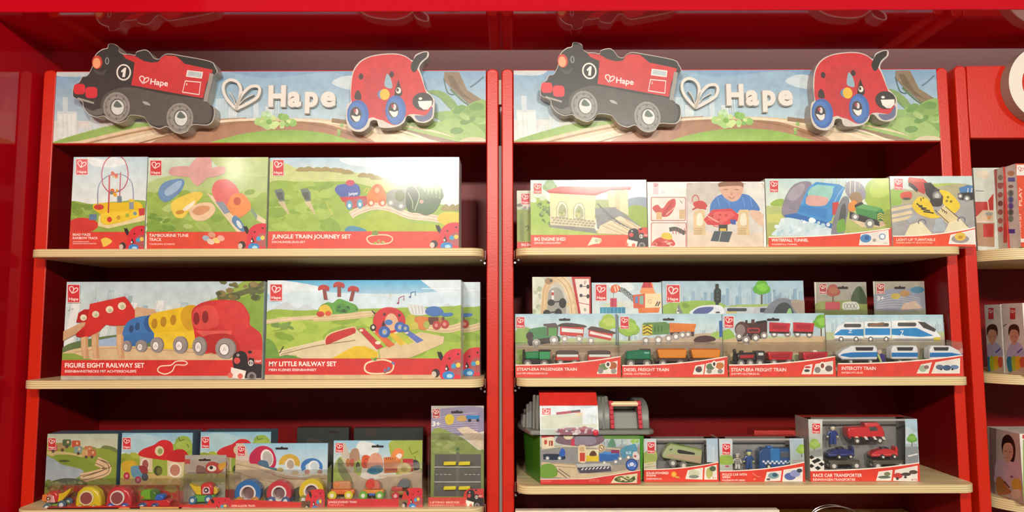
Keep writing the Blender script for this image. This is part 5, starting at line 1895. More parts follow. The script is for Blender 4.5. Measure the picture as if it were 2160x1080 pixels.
def art_waterfall(A):
    A.r(60, 90, 1080, 330, 'b9d3d4', 'd9e2cc')
    A.b([(100, 320), (130, 280), (200, 270), (240, 330)], '93b545')
    A.r(60, 325, 1080, 640, 'b5bf78', 'a3b04f')
    A.r(70, 390, 230, 460, 'c9cc6a')
    A.b([(860, 260), (880, 150), (960, 90), (1080, 80), (1080, 400), (960, 380), (900, 330)], '9fbc3f')
    A.b([(900, 200), (960, 120), (1060, 100), (1060, 220), (960, 260)], 'b5cc50')
    A.b([(1010, 380), (1080, 360), (1080, 500), (1020, 480)], '8f9a35')
    # rock
    A.b([(190, 390), (200, 300), (260, 180), (340, 130), (430, 140), (400, 260), (320, 400), (240, 430)], '8a8290')
    A.b([(230, 260), (280, 180), (360, 140), (370, 200), (300, 280)], 'a39ba6')
    A.b([(700, 160), (760, 120), (850, 160), (870, 260), (780, 290), (720, 240)], '93909a')
    for i in range(9):
        A.l([(520 + i * 38, 100 + (i % 3) * 10), (516 + i * 38, 180 + (i % 4) * 22)], 7, ['c9d6b5', 'e3e8d6', 'a9b58f'][i % 3], sm=False)
    A.b([(740, 260), (770, 215), (830, 225), (840, 300), (780, 300)], '9a7a55')
    # waterfall slide
    A.p([(410, 170), (470, 130), (660, 150), (700, 180), (590, 450), (560, 460), (310, 390), (340, 320)], '3a8cc9')
    A.p([(440, 170), (480, 150), (620, 165), (570, 260), (400, 230)], '7fc4c9')
    A.b([(400, 230), (440, 170), (600, 180), (560, 300), (440, 300)], '93c8bc')
    A.b([(385, 300), (410, 240), (560, 260), (540, 320), (430, 325)], 'd5a39a')
    A.p([(340, 320), (560, 350), (560, 440), (320, 370)], '2f7fc4')
    A.l([(350, 320), (400, 200), (450, 150)], 16, '4a9ad4'); A.l([(560, 430), (640, 260), (690, 170)], 30, '3f8fce')
    A.l([(600, 330), (650, 230), (690, 180)], 8, '7fb8e0')
    A.p([(210, 400), (300, 385), (600, 470), (590, 520), (220, 425)], '2468b0')
    A.b([(190, 430), (300, 430), (590, 510), (590, 560), (300, 570), (110, 565), (150, 510)], 'c9dde2')
    A.dabs(130, 440, 580, 565, 26, ['e3eef0', 'b0cfda', 'd6e6e8'], 20, 3, 1)
    A.p([(600, 300), (650, 290), (660, 390), (600, 400)], 'c43a3c')
    # grey arch
    A.b([(590, 560), (620, 400), (680, 260), (730, 260), (735, 340), (710, 460), (700, 540), (640, 560)], '7f7f86')
    A.b([(650, 480), (670, 340), (700, 310), (712, 380), (690, 470)], '4f5250')
    A.b([(640, 540), (640, 460), (690, 430), (705, 480), (700, 530)], '6fa33f')
    # green loco
    A.p([(730, 430), (800, 410), (1040, 480), (990, 500), (840, 500)], 'd9c298')
    A.b([(730, 320), (770, 280), (800, 300), (790, 360), (740, 370)], 'e08a2a')
    A.b([(780, 320), (830, 295), (850, 310), (800, 345)], '2a2a26')
    A.p([(785, 340), (850, 310), (1000, 345), (1020, 380), (1010, 450), (960, 440), (800, 390)], '3f8a45')
    A.p([(790, 340), (850, 312), (1000, 346), (960, 370)], '5fa35a')
    A.p([(960, 375), (1018, 380), (1012, 450), (960, 440)], '2f6a3a')
    for i in range(3):
        A.l([(965, 400 + i * 18), (990, 385 + i * 18), (1014, 400 + i * 18)], 7, 'e3d04a', sm=False)
    A.p([(740, 370), (960, 440), (1000, 470), (980, 490), (740, 430)], '332e2c')
    A.e(1000, 468, 20, 20, 'c9a58c')
    for x, y, r in ((785, 415, 30), (903, 470, 38)):
        A.wheel(x, y, r, '8f8f8a')
    A.wave(80, 1078, 700, 580, 508, 9, 'de4326')
    A.t('WATERFALL TUNNEL', 104, 616, 24, w=300, bold=.018)
    A.t('WASSERFALL-TUNNEL', 104, 644, 12, w=210, bold=.005)
    A.r(1068, 500, 1090, 700, 'd03a2c')
    inset(A, [(815, 645), (830, 555), (1055, 520), (1062, 645)], [(870, 590, 46, 34, '4a86c0'), (880, 585, 20, 20, '2f5f9a'), (1005, 575, 28, 26, '7f93b5'), (1005, 575, 18, 17, 'e3ecf2'), (940, 605, 16, 14, 'a39a8a'), (1030, 630, 22, 8, 'cfc9bd')])
    A.logo(92, 122, 66, 90)


def art_turntable(A):
    A.r(1070, 70, 1770, 240, 'c0d6d6', 'd3dccc')
    A.b([(1380, 150), (1600, 140), (1740, 160), (1740, 200), (1400, 190)], 'b0c45f')
    A.b([(1070, 210), (1300, 200), (1750, 170), (1750, 640), (1070, 640)], 'b3ac86')
    A.b([(1070, 200), (1180, 205), (1150, 330), (1080, 360)], '93b84a')
    A.p([(1085, 330), (1260, 300), (1760, 240), (1760, 560), (1080, 600)], 'a5a19f')
    A.b([(1160, 220), (1240, 210), (1245, 260), (1200, 275), (1160, 262)], 'cf4a32')
    A.e(1205, 268, 34, 10, '4a4444')
    for y in (350, 400, 440):
        A.l([(1075, y + 10), (1250, y - 25)], 26, 'dcc8a0', sm=False)
    A.l([(1640, 190), (1840, 215)], 6, '5a4a45', sm=False)
    # red and black train coming down
    A.p([(1215, 130), (1222, 90), (1340, 105), (1380, 140), (1350, 230), (1300, 210)], 'bb332c')
    A.p([(1222, 92), (1330, 105), (1360, 130), (1260, 130)], 'd9564a')
    A.p([(1220, 130), (1260, 150), (1300, 190), (1290, 215), (1220, 160)], '33292a')
    A.p([(1345, 140), (1400, 135), (1440, 175), (1480, 200), (1490, 260), (1420, 300), (1360, 230)], '2c2829')
    A.b([(1420, 200), (1470, 190), (1510, 240), (1500, 290), (1450, 300), (1410, 260)], '46403f')
    A.e(1452, 242, 36, 36, '8a8784'); A.e(1452, 242, 20, 20, 'c9c6c0')
    A.b([(1400, 270), (1490, 270), (1485, 325), (1410, 325)], '3c302e')
    # blue wagon
    A.p([(1630, 180), (1700, 155), (1760, 165), (1760, 215), (1640, 225)], '4a7fb5')
    A.l([(1705, 180), (1700, 225)], 8, 'd6dde2', sm=False); A.l([(1735, 180), (1730, 225)], 8, 'd6dde2', sm=False)
    A.b([(1620, 240), (1640, 220), (1755, 220), (1750, 275), (1640, 275)], '2f2f33')
    A.wheel(1695, 265, 26, '8a8a88'); A.wheel(1640, 245, 20, '8a8a88')
    # yellow turntable halves
    A.b([(1250, 330), (1265, 290), (1310, 250), (1370, 265), (1410, 320), (1440, 390), (1480, 415), (1400, 425), (1300, 390)], 'e8c71f')
    A.b([(1470, 200), (1530, 205), (1590, 250), (1635, 310), (1630, 350), (1590, 385), (1540, 360), (1500, 300), (1500, 250)], 'ebcc2a')
    for i in range(4):
        A.l([(1285 + i * 18, 305 + i * 22), (1310 + i * 28, 325 + i * 18), (1335 + i * 30, 325 + i * 20)], 11, '2f2a1c', sm=False)
    A.l([(1318, 262), (1322, 285)], 8, '2f2a1c', sm=False); A.e(1340, 262, 6, 6, '2f2a1c')
    for x, y in ((1540, 255), (1565, 290), (1530, 285)):
        A.e(x, y, 11, 10, '8a7418')
    A.l([(1480, 350), (1560, 430), (1640, 500)], 90, 'dfcb98', sm=False)
    A.l([(1435, 360), (1520, 440), (1610, 520)], 7, '6a5a3a', sm=False)
    A.l([(1520, 330), (1600, 400), (1700, 490)], 7, '6a5a3a', sm=False)
    for i in range(3):
        A.l([(1485 + i * 16, 345 + i * 14), (1500 + i * 16, 362 + i * 8), (1492 + i * 16, 372 + i * 10)], 7, '3a301c', sm=False)
    # grey fan base with tracks
    A.p([(1440, 430), (1500, 430), (1525, 535), (1415, 535)], 'a9b3b8')
    A.p([(1205, 440), (1260, 395), (1300, 420), (1230, 470)], 'aab0b4')
    for x, y, r in ((1290, 520, -15), (1610, 500, 18)):
        A.p([(x - 60, y - 40), (x + 30, y - 70), (x + 120, y + 30), (x + 60, y + 80), (x - 110, y + 60)], 'e6dbb5')
        A.ring(x + 40, y - 60, 30, 24, 9, '6f7282', 150, 390)
    A.wave(1085, 1765, 700, 572, 500, 9, 'e0481f')
    A.t('LIGHT-UP TURNTABLE', 1120, 610, 20, 'fbe0cc', w=318, bold=.012)
    A.t('DREHSCHEIBE MIT BELEUCHTUNG', 1120, 632, 13, 'fbd8b8', w=292, bold=.005)
    inset(A, [(1545, 635), (1560, 560), (1760, 515), (1765, 640)], [(1640, 595, 72, 34, '9a9190'), (1640, 575, 46, 34, 'e3bb45'), (1640, 580, 20, 14, 'c49020')])
    A.logo(1104, 104, 68, 88)


SG = 'boxes with printed train scenes'
carton('play_scene_box', 'narrow dark box end set back beside the engine shed box', ('R', 0), 1090, 1122, 402, -.02, .1, art_side_shed, OA, side='3a2f30')
carton('play_scene_box', 'box with a cream engine shed under a red roof', ('R', 0), 1119, 1365, 379.5, -.052, .07, art_shed, OA, group=SG)
carton('play_scene_box', 'white box with a photo of a boy in blue above a red bridge', ('R', 0), 1366, 1614.5, 383.5, -.050, .07, art_boy, OA, group=SG, side='f0ece4')
carton('play_scene_box', 'box reading WATERFALL TUNNEL with a blue waterfall slide and green engine', ('R', 0), 1616, 1878.5, 376.5, -.052, .07, art_waterfall, OB, group=SG, side='dfe6dc')
carton('play_scene_box', 'box with a yellow striped turntable, overhanging the right end of the top shelf', ('R', 0), 1880, 2055, 371.5, -.054, .05, art_turntable, OB, group=SG, side='e8e6dc')


# ------------------------------------------------------------------ back row of the middle right shelf
def art_trackpack(A):
    A.r(225, 60, 770, 700, 'c5c2b4')
    A.b([(230, 70), (330, 80), (350, 200), (320, 380), (230, 390)], 'd9dccb')
    A.dabs(235, 120, 300, 380, 16, ['b9c4a0', 'd0d4b8', 'a9b592'], 20, 3, 1)
    A.track([(330, 400), (340, 300), (350, 180), (400, 100), (480, 70)], 60, 'd8b98a')
    A.track([(460, 60), (540, 130), (590, 260), (610, 400)], 80, 'dfc79c')
    A.e(375, 100, 34, 30, 'a5805a'); A.e(400, 95, 16, 14, '5a4a3a')
    A.b([(370, 230), (400, 170), (460, 160), (510, 220), (530, 400), (380, 400)], '9a9890')
    A.r(405, 185, 425, 270, 'e9e2d8'); A.e(414, 215, 12, 16, 'b5302c')
    for x, y in ((400, 295), (360, 390)):
        A.e(x, y, 34, 30, '1f1d1c'); A.l([(x, y), (x + 70, y - 10), (x + 110, y)], 12, '262322', sm=False)
        A.e(x + 105, y + 5, 34, 46, '171616')
    A.track([(540, 320), (600, 290), (640, 270)], 26, 'dcc090')
    A.p([(585, 60), (770, 60), (770, 420), (650, 420)], 'b5242a')
    A.p([(615, 80), (745, 80), (748, 400), (670, 400)], 'e9ded2')
    A.t('F', 702, 130, 32, '8a7f78', 22)
    for y in (150, 238):
        A.e(672, y - 8, 14, 16, '3a3634'); A.e(735, y, 14, 20, '2c2a29'); A.l([(672, y - 5), (735, y)], 6, '3a3634', sm=False)
    A.l([(650, 295), (748, 315)], 6, 'b5242a', sm=False)
    A.e(708, 360, 12, 16, '9aa090')


def art_crane(A):
    A.r(770, 95, 1420, 500, 'b5d0da', 'dbe3dc')
    A.b([(900, 120), (1000, 130), (1100, 110), (1160, 170), (1000, 200)], 'dce6e6')
    A.b([(900, 300), (1100, 290), (1130, 340), (900, 350)], 'c9d6c0')
    A.skyline(1060, 1200, 340, 90, ['c5d5d8', 'd6dedb'], 3, 14, 26)
    A.l([(985, 165), (1060, 185), (1160, 270)], 44, '5d6a6c', sm=False)
    for i in range(5):
        x, y = 1030 + i * 26, 175 + i * 20
        A.l([(x, y), (x + 26, y - 4), (x + 16, y + 30), (x, y)], 6, 'b9c4c2', sm=False)
    A.b([(940, 180), (955, 140), (1000, 132), (1030, 160), (1000, 200), (955, 205)], 'd9622c')
    A.l([(975, 145), (990, 195)], 9, 'efdcca', sm=False); A.l([(1000, 140), (1012, 185)], 9, 'efdcca', sm=False)
    A.l([(968, 200), (968, 260)], 4, '5a5a5a', sm=False)
    A.r(938, 255, 998, 335, 'c43f5c'); A.r(955, 255, 966, 335, 'a02f4a')
    A.r(845, 338, 1075, 392, '3a92b0'); A.r(930, 338, 1075, 392, '2f84a8')
    for i in range(6):
        A.l([(870 + i * 34, 345), (870 + i * 34, 388)], 6, '6fb5c9', sm=False)
    A.b([(1215, 210), (1235, 140), (1260, 115), (1320, 115), (1335, 180), (1345, 215)], 'e8955a')
    A.p([(1222, 160), (1240, 112), (1310, 112), (1322, 160)], 'c8303a')
    A.l([(1250, 120), (1245, 155)], 6, '8a1f2c', sm=False); A.l([(1290, 120), (1292, 155)], 6, '8a1f2c', sm=False)
    A.p([(1145, 225), (1255, 215), (1400, 210), (1405, 340), (1255, 350), (1150, 345)], 'ecd7a8')
    A.p([(1145, 225), (1255, 215), (1255, 350), (1150, 345)], 'cf5a3a')
    A.p([(1165, 240), (1190, 238), (1190, 300), (1165, 300)], '5f86c0'); A.p([(1205, 236), (1240, 234), (1240, 310), (1205, 310)], '7fb0a0')
    A.t('G', 1280, 305, 40, 'd9a873', 34, bold=.01)
    A.l([(1350, 328), (1372, 285)], 10, '332c28', sm=False); A.l([(1370, 328), (1392, 285)], 10, '332c28', sm=False)
    A.p([(1190, 345), (1390, 340), (1380, 385), (1200, 390)], 'e07a3c')
    A.logo(806, 132, 98, 144)


def art_intercity(A):
    A.r(1415, 90, 2800, 500, '9fc0d0', 'd0dcdc')
    A.skyline(1600, 2700, 320, 170, ['8fb0c4', 'a9c2d0', '7fa3ba', 'b5cbd4'], 7, 18, 34)
    A.b([(1425, 320), (1600, 285), (1850, 280), (2000, 330), (2000, 420), (1425, 420)], '93b850')
    A.b([(2000, 330), (2300, 310), (2720, 320), (2720, 420), (2000, 420)], '9fb56a')
    A.b([(1590, 310), (1620, 300), (1655, 320), (1640, 345), (1600, 340)], '7aa045')
    A.p([(1530, 395), (1560, 305), (1600, 395)], '7f8580'); A.p([(1540, 392), (1548, 340), (1566, 395)], 'f0ede4'); A.e(1553, 372, 6, 8, '3a3a3a')
    A.r(1895, 125, 1925, 330, '2d3530')
    A.rr(1882, 165, 1946, 300, 24, '28312c')
    for y in (190, 228, 264):
        A.e(1914, y, 14, 14, '3f4d44')
    A.b([(1670, 400), (1720, 340), (1820, 318), (1930, 320), (1970, 350), (1985, 400)], 'dfe5ea')
    A.b([(1690, 395), (1740, 345), (1870, 335), (1860, 370), (1800, 400)], '56639a')
    A.e(1916, 385, 22, 8, '4a4a55')
    A.r(1975, 335, 2300, 420, 'c5cdd2')
    A.rr(2000, 345, 2180, 375, 12, '3f4a50'); A.r(1990, 375, 2090, 400, 'c9b97a')
    A.tree(2316, 165, 74, '5fae30', '7cc53f', '5a4a2a', 160)
    A.b([(2260, 420), (2250, 350), (2330, 330), (2460, 330), (2470, 420)], 'b5b9c0'); A.rr(2300, 345, 2440, 385, 10, '3a4450')
    A.b([(2350, 420), (2370, 330), (2440, 270), (2530, 255), (2620, 300), (2660, 420)], '7a7f88')
    A.b([(2430, 430), (2440, 350), (2490, 300), (2550, 300), (2590, 350), (2600, 430)], '3f4548')
    A.b([(2540, 420), (2555, 360), (2580, 350), (2590, 420)], '8fc07a')
    A.b([(2580, 290), (2640, 270), (2760, 300), (2760, 420), (2660, 420)], 'a59686')
    A.logo(1452, 136, 116, 154)


def art_dark1(A):
    A.r(680, 80, 1060, 400, 'a8a398', '9a9480')
    A.b([(690, 230), (900, 215), (1050, 225), (1050, 320), (690, 320)], '8f9a58')
    A.tree(800, 150, 50, 'a8584a', 'b06a50', '6a4a35', 90)
    A.b([(930, 220), (960, 130), (1000, 120), (1040, 200), (1040, 240)], '4a5a3f')
    A.r(745, 225, 850, 280, 'c0505a')
    A.b([(865, 250), (880, 228), (960, 225), (985, 255), (975, 280), (880, 280)], 'd9d8cc')
    for i in range(4):
        A.ring(890 + i * 24, 255, 10, 16, 4, '7a7a70')
    A.t('3+', 700, 212, 24, 'b9a89a', 44)
    slot(A, 870, 124, 38)
    A.logo(704, 98, 48, 70, 'a8403c')


def art_dark2(A):
    A.r(1095, 80, 1475, 400, 'a39a8c', '8f9a78')
    A.b([(1100, 170), (1250, 130), (1440, 150), (1440, 280), (1100, 280)], '8f93a0')
    for i in range(6):
        A.l([(1110, 200 + i * 14), (1240, 170 + i * 18), (1420, 200 + i * 14)], 4, 'b5b8bf')
    A.e(1245, 185, 34, 22, 'c0a850'); A.e(1310, 165, 36, 24, 'b08a55'); A.e(1400, 140, 50, 24, '4a7f9a')
    A.p([(1300, 240), (1380, 215), (1440, 270), (1280, 285)], 'c9b09a')
    A.t('3+', 1112, 214, 30, 'e6e2d8', 54, bold=.02)
    slot(A, 1276, 124, 40)
    A.logo(1112, 96, 52, 70, 'a8403c')


carton('accessory_box', 'box showing black railway signals between curved wooden tracks, with a red edge', ('R', 1), 1123, 1247.5, 584, .03, .06, art_trackpack, O3, side='b5242a', group='back row boxes')
carton('accessory_box', 'box printed with an orange crane lifting a pink block, behind the train packs', ('R', 1), 1249, 1397.5, 596, .03, .06, art_crane, O3, group='back row boxes', side='cfe0e2')
carton('train_set_box', 'box with a white train, black signal and grey tunnel, behind the train packs', ('R', 1), 1398.5, 1698.5, 592.5, .03, .06, art_intercity, O3, group='back row boxes', side='cfe0e2')
for lb, x0, x1, y, Y, fn in (('dim hanging pack with red and white pieces far back on the middle right shelf', 1721, 1832, 595, .10, art_dark1),
                             ('dim hanging pack marked 3+ with a grey road junction, far back right', 1846, 1955, 593.5, .065, art_dark2)):
    q = blister_pack(lb, ('R', 1), (x0, x1, y), (x0, x1, 655), Y, Y - .035, fn, ([(0, 0)] * 0 + [(x0 * 0 + (x0 - 1520) * 3.375, 690), ((x1 - 1520) * 3.375, 690)], lambda A: None), O4, 'dim packs at the back')


# ------------------------------------------------------------------ window boxes on the lower right shelf
O7 = (1070, 820, 4.154)
O8 = (1500, 820, 3.273)


def window_box(label, key, x0, x1, ytop, win, Yf, depth, org, art, ybot=1016, wave=None):
    """win: (x0,x1,y0) in photo px, the see-through part; wave: upper edge of the red flap in org units"""
    zs = SHELVES[key]
    ym = (ytop + ybot) / 2
    a, b = X(x0, ym, Yf) + .0004, X(x1, ym, Yf) - .0004
    zt = Z((x0 + x1) / 2, ytop, Yf)
    wa, wb = X(win[0], ym, Yf), X(win[1], ym, Yf)
    wz = Z((x0 + x1) / 2, win[2], Yf)
    root = thing('window_box', label, 'toy box', ((a + b) / 2, Yf + depth / 2, zs), 'window boxes on the lower right shelf')
    t = .0012
    m = MB()
    m.box(a, b, Yf + .0005, Yf + depth, zs, zs + t, 'c9352a')
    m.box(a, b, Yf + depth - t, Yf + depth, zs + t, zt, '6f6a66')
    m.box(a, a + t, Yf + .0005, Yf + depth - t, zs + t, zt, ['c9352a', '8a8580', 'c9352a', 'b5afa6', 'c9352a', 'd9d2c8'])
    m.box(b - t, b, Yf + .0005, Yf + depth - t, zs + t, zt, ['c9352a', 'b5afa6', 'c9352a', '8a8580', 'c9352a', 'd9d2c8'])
    m.box(a + t, b - t, Yf + depth * .6, Yf + depth - t, zt - t, zt, 'b8322c')
    pts = [(lambda q: (min(max(q.x, a), b), q.z))(at(org[0] + p[0] / org[2], org[1] + p[1] / org[2], Yf)) for p in wave]
    # front board with the window cut out: left strip, right strip and the waved flap
    zl, zr = pts[0][1], pts[-1][1]
    m.prism([(a, zs)] + [(a, zl)] + pts + [(b, zr), (b, zs)], Yf, Yf + .0006, 'dd3d2c')
    m.prism([(a, zl + .00005), (wa, zl + .00005), (wa, zt), (a, zt)], Yf, Yf + .0006, 'cfd6cf')
    m.prism([(wb, zr + .00005), (b, zr + .00005), (b, zt), (wb, zt)], Yf, Yf + .0006, 'b9ccd2')
    if wz < zt - .0005:
        m.prism([(wa, wz), (wb, wz), (wb, zt), (wa, zt)], Yf, Yf + .0006, 'a8a49e')
    A = Art(m, (a, Yf, zs), (1, 0, 0), (0, 0, 1), (0, -1, 0), b - a, zt - zs)
    A.org(*org)
    art(A)
    m.build('carton_frame', M_PRINT, root, smooth=False)
    m = MB()
    iy = Yf + depth * .62
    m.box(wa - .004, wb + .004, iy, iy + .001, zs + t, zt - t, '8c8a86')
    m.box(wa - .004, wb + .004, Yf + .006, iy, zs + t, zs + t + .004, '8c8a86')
    m.build('inner_tray', M_PRINT, root, smooth=False)
    m = MB()
    m.face([(wa, Yf + .001, zs + t), (wb, Yf + .001, zs + t), (wb, Yf + .001, zt), (wa, Yf + .001, zt)], 'ffffff')
    m.face([(a, Yf + .001, zt), (b, Yf + .001, zt), (b, Yf + depth * .6, zt), (a, Yf + depth * .6, zt)], 'ffffff')
    m.build('clear_window', M_CLEAR, root, smooth=False)
    return root


def art_w1(A):
    A.r(1195, 440, 1304, 720, 'cfd9dc', 'c9bfa2')
    A.b([(1200, 560), (1300, 540), (1304, 640), (1200, 660)], '9fae5a')
    A.l([(1200, 660), (1304, 640)], 10, 'd9c8a0', sm=False); A.l([(1200, 690), (1304, 675)], 10, 'b5a880', sm=False)
    A.r(1750, 430, 1856, 640, 'a9c0d6', 'b5c4c8')
    A.skyline(1752, 1850, 640, 140, ['c5d3dc', 'b5c8d4', 'd0dade'], 4, 12, 22)
    A.p(flap_pts(1195, 1856, 712, 645) + [(1856, 830), (1195, 830)], 'dd3d2c')
    A.l(flap_pts(1195, 1856, 708, 641), 8, 'f3e0d2', sm=False)
    A.t('SOLAR-POWERED', 1218, 748, 20, w=195); A.t('ENGINE', 1218, 768, 16, w=85); A.t('SOLARBETRIEBENER ZUG', 1218, 795, 13, w=135, bold=.005)
    A.e(1460, 750, 24, 26, 'ef9a35'); A.e(1460, 750, 13, 14, 'f5bd4a'); A.e(1490, 775, 22, 8, 'd9b24a', 10)
    inset(A, [(1560, 790), (1580, 715), (1715, 690), (1710, 795)], [(1635, 740, 50, 30, 'c9ccae'), (1635, 770, 44, 16, '7f8a7c')])
    inset(A, [(1725, 795), (1730, 690), (1835, 665), (1838, 795)], [(1770, 740, 30, 50, 'b5b86a'), (1800, 700, 28, 24, '4f5f45'), (1805, 780, 28, 12, 'efe8de')])
    A.t('3+', 1795, 788, 16, 'b5302c', 34)
    A.logo(1228, 468, 64, 96)


def art_w2(A):
    A.r(55, 355, 148, 590, 'c9d6dc', 'a9ad9f')
    A.b([(60, 470), (100, 450), (146, 470), (146, 520), (60, 520)], '8fae4a')
    A.e(110, 535, 14, 6, 'b5455a')
    A.r(545, 350, 645, 560, 'a9bcc9', 'a3ad9a')
    A.tree(625, 420, 36, '8fb84a', 'a5c85a', '6f5f45', 60)
    A.r(560, 490, 645, 530, '9aa09a')
    A.p(flap_pts(55, 645, 570, 508) + [(645, 660), (55, 660)], 'dd3d2c')
    A.l(flap_pts(55, 645, 568, 506), 7, 'f6e6d8', sm=False)
    A.t('POLICE CAR WITH', 78, 600, 16, w=168); A.t('SIREN', 78, 617, 13, w=54); A.t('POLIZEIAUTO MIT SIRENE', 78, 637, 11, w=155, bold=.005)
    A.l([(285, 580), (310, 600), (340, 610)], 3, 'f0a08a'); A.e(300, 625, 8, 6, 'ee8a72')
    inset(A, [(368, 640), (385, 575), (487, 565), (478, 635)], [(430, 600, 38, 22, '7f9aa5'), (440, 595, 18, 14, '2f5a70'), (395, 625, 14, 8, '5a5a5a')])
    inset(A, [(490, 640), (500, 560), (632, 538), (632, 640)], [(545, 605, 40, 26, '5565a5'), (580, 585, 36, 24, '8f96c4'), (610, 565, 20, 14, '3a4048'), (615, 625, 16, 8, 'efe0e4')])
    A.logo(78, 380, 54, 74)


def art_w3(A):
    A.r(675, 210, 768, 470, 'cfd3cf', '9a9f94')
    A.tree(712, 385, 40, '8fb050', 'a3c060', '7a6a50', 50)
    A.p([(676, 430), (768, 415), (768, 460), (676, 470)], '8f928f')
    A.p([(675, 455), (780, 500), (780, 570), (675, 560)], 'e9e6de')
    for x, y in ((690, 470), (735, 490), (712, 500), (760, 518), (690, 530), (735, 545)):
        A.p([(x - 20, y), (x + 2, y - 12), (x + 24, y + 4), (x + 2, y + 18)], '23211f')
    A.r(1340, 215, 1424, 530, 'a9c6d6', 'a5a9a2')
    A.skyline(1342, 1420, 380, 120, ['c9d6dc', 'bccdd5'], 2, 14, 22)
    A.tree(1386, 345, 34, '6fa545', '85b855', '6a5a40', 60)
    A.r(1340, 400, 1430, 560, '8a8f92'); A.l([(1360, 465), (1425, 450)], 9, 'e6e6e2', sm=False)
    A.p(flap_pts(680, 1436, 566, 512) + [(1436, 660), (680, 660)], 'dd3d2c')
    A.l(flap_pts(680, 1436, 565, 511), 8, 'f6e6d8', sm=False)
    A.t('RACE CAR TRANSPORTER', 703, 608, 22, w=338, bold=.014); A.t('RENNWAGEN-TRANSPORTER', 703, 635, 17, w=292, bold=.005)
    inset(A, [(1138, 635), (1155, 572), (1252, 560), (1242, 635)], [(1195, 610, 44, 10, '5a6a62'), (1215, 588, 22, 14, '7a7f5a')], fill='e3ded2')
    inset(A, [(1255, 635), (1270, 560), (1424, 530), (1424, 640)], [(1290, 600, 32, 20, 'c23a3a'), (1345, 590, 34, 12, '4a3f3c'), (1395, 575, 30, 14, '5a4a45'), (1285, 620, 10, 10, '3a3432'), (1340, 610, 10, 8, '3a3432')])
    A.t('4/10', 1380, 634, 14, 'a8352c', 40)
    A.logo(698, 240, 54, 68)


wv = lambda x0, x1, yl, yr: flap_pts(x0, x1, yl, yr)
window_box('small window box with a pale green toy train, next to the bucket', ('R', 2), 1357.5, 1515.5, 925, (1384, 1491, 929), -.036, .06, O7, art_w1, wave=wv(1195, 1852, 712, 645))
window_box('small window box holding a blue police van and two figures', ('R', 2), 1517.5, 1697, 925, (1545, 1667, 929), -.036, .06, O8, art_w2, wave=wv(58, 645, 570, 508))
window_box('large window box reading RACE CAR TRANSPORTER with three red and blue cars', ('R', 2), 1707, 1938, 884, (1735, 1912, 888), -.036, .075, O8, art_w3, wave=wv(678, 1434, 566, 512))
carton('window_box', 'red and clear box top sticking up behind the police van box', ('R', 2), 1592, 1690, 908, .04, .05, lambda A: (A.org(0, 0, 1), A.r(1590, 900, 1700, 1020, 'b8322c'), A.r(1597, 920, 1685, 1010, '8c8a86')), (0, 0, 1), side='b8322c', ybot=1000)

TW = -.0165
GT = 'toys inside the window boxes'
t = Toy('toy_train_engine', 'small pale green train engine behind the solar box window', 'toy train car', TW, O7, (1520, 690), GT)
t.slab('body', [(1345, 585), (1352, 560), (1390, 500), (1430, 480), (1690, 535), (1700, 545), (1690, 655), (1600, 640), (1360, 600)], 'a9b585', th=.024, bevel=.003)
t.slab('side_panel', [(1375, 585), (1405, 560), (1690, 580), (1685, 650), (1600, 632)], 'b8a384', th=.0252)
t.slab('window', [(1478, 526), (1500, 524), (1632, 552), (1632, 572), (1500, 560), (1478, 548)], '2f3230', th=.0256)
t.slab('headlight', [(1405, 530), (1430, 515), (1440, 525), (1415, 535)], '2a2c2a', th=.0256)
t.slab('green_roof', [(1390, 498), (1430, 476), (1700, 530), (1700, 542), (1430, 492)], '8fae4f', th=.02)
t.wheels([(1437, 640), (1530, 660)], 34)
t.slab('coupling', [(1560, 650), (1700, 655), (1700, 680), (1570, 690)], '4f5a35', th=.01)

t = Toy('toy_police_van', 'small blue police van with checker stripe behind the window', 'toy car', TW, O8, (430, 545), GT)
t.slab('body', [(318, 430), (345, 405), (548, 405), (552, 548), (320, 552)], '2a4f86', th=.026, bevel=.002)
t.slab('cab', [(395, 405), (460, 405), (460, 500), (395, 500)], '2f78b8', th=.0268)
t.slab('grille', [(462, 425), (545, 425), (545, 470), (462, 470)], '4f5a66', th=.0268)
m = MB()
for i in range(14):
    for j in range(2):
        if (i + j) % 2 == 0:
            pp = [t.P(340 + i * 15, 488 + j * 12), t.P(355 + i * 15, 488 + j * 12), t.P(355 + i * 15, 500 + j * 12), t.P(340 + i * 15, 500 + j * 12)]
            m.prism([(q.x, q.z) for q in pp], TW - .0139, TW - .0131, 'dfe4ea')
m.build('checker_stripe', M_TOY, t.root, smooth=False)
t.slab('light_bar', [(380, 395), (420, 395), (420, 405), (380, 405)], '3a7fd0', th=.014)
t.wheels([(380, 528), (515, 522)], 17, '2a2a2c')


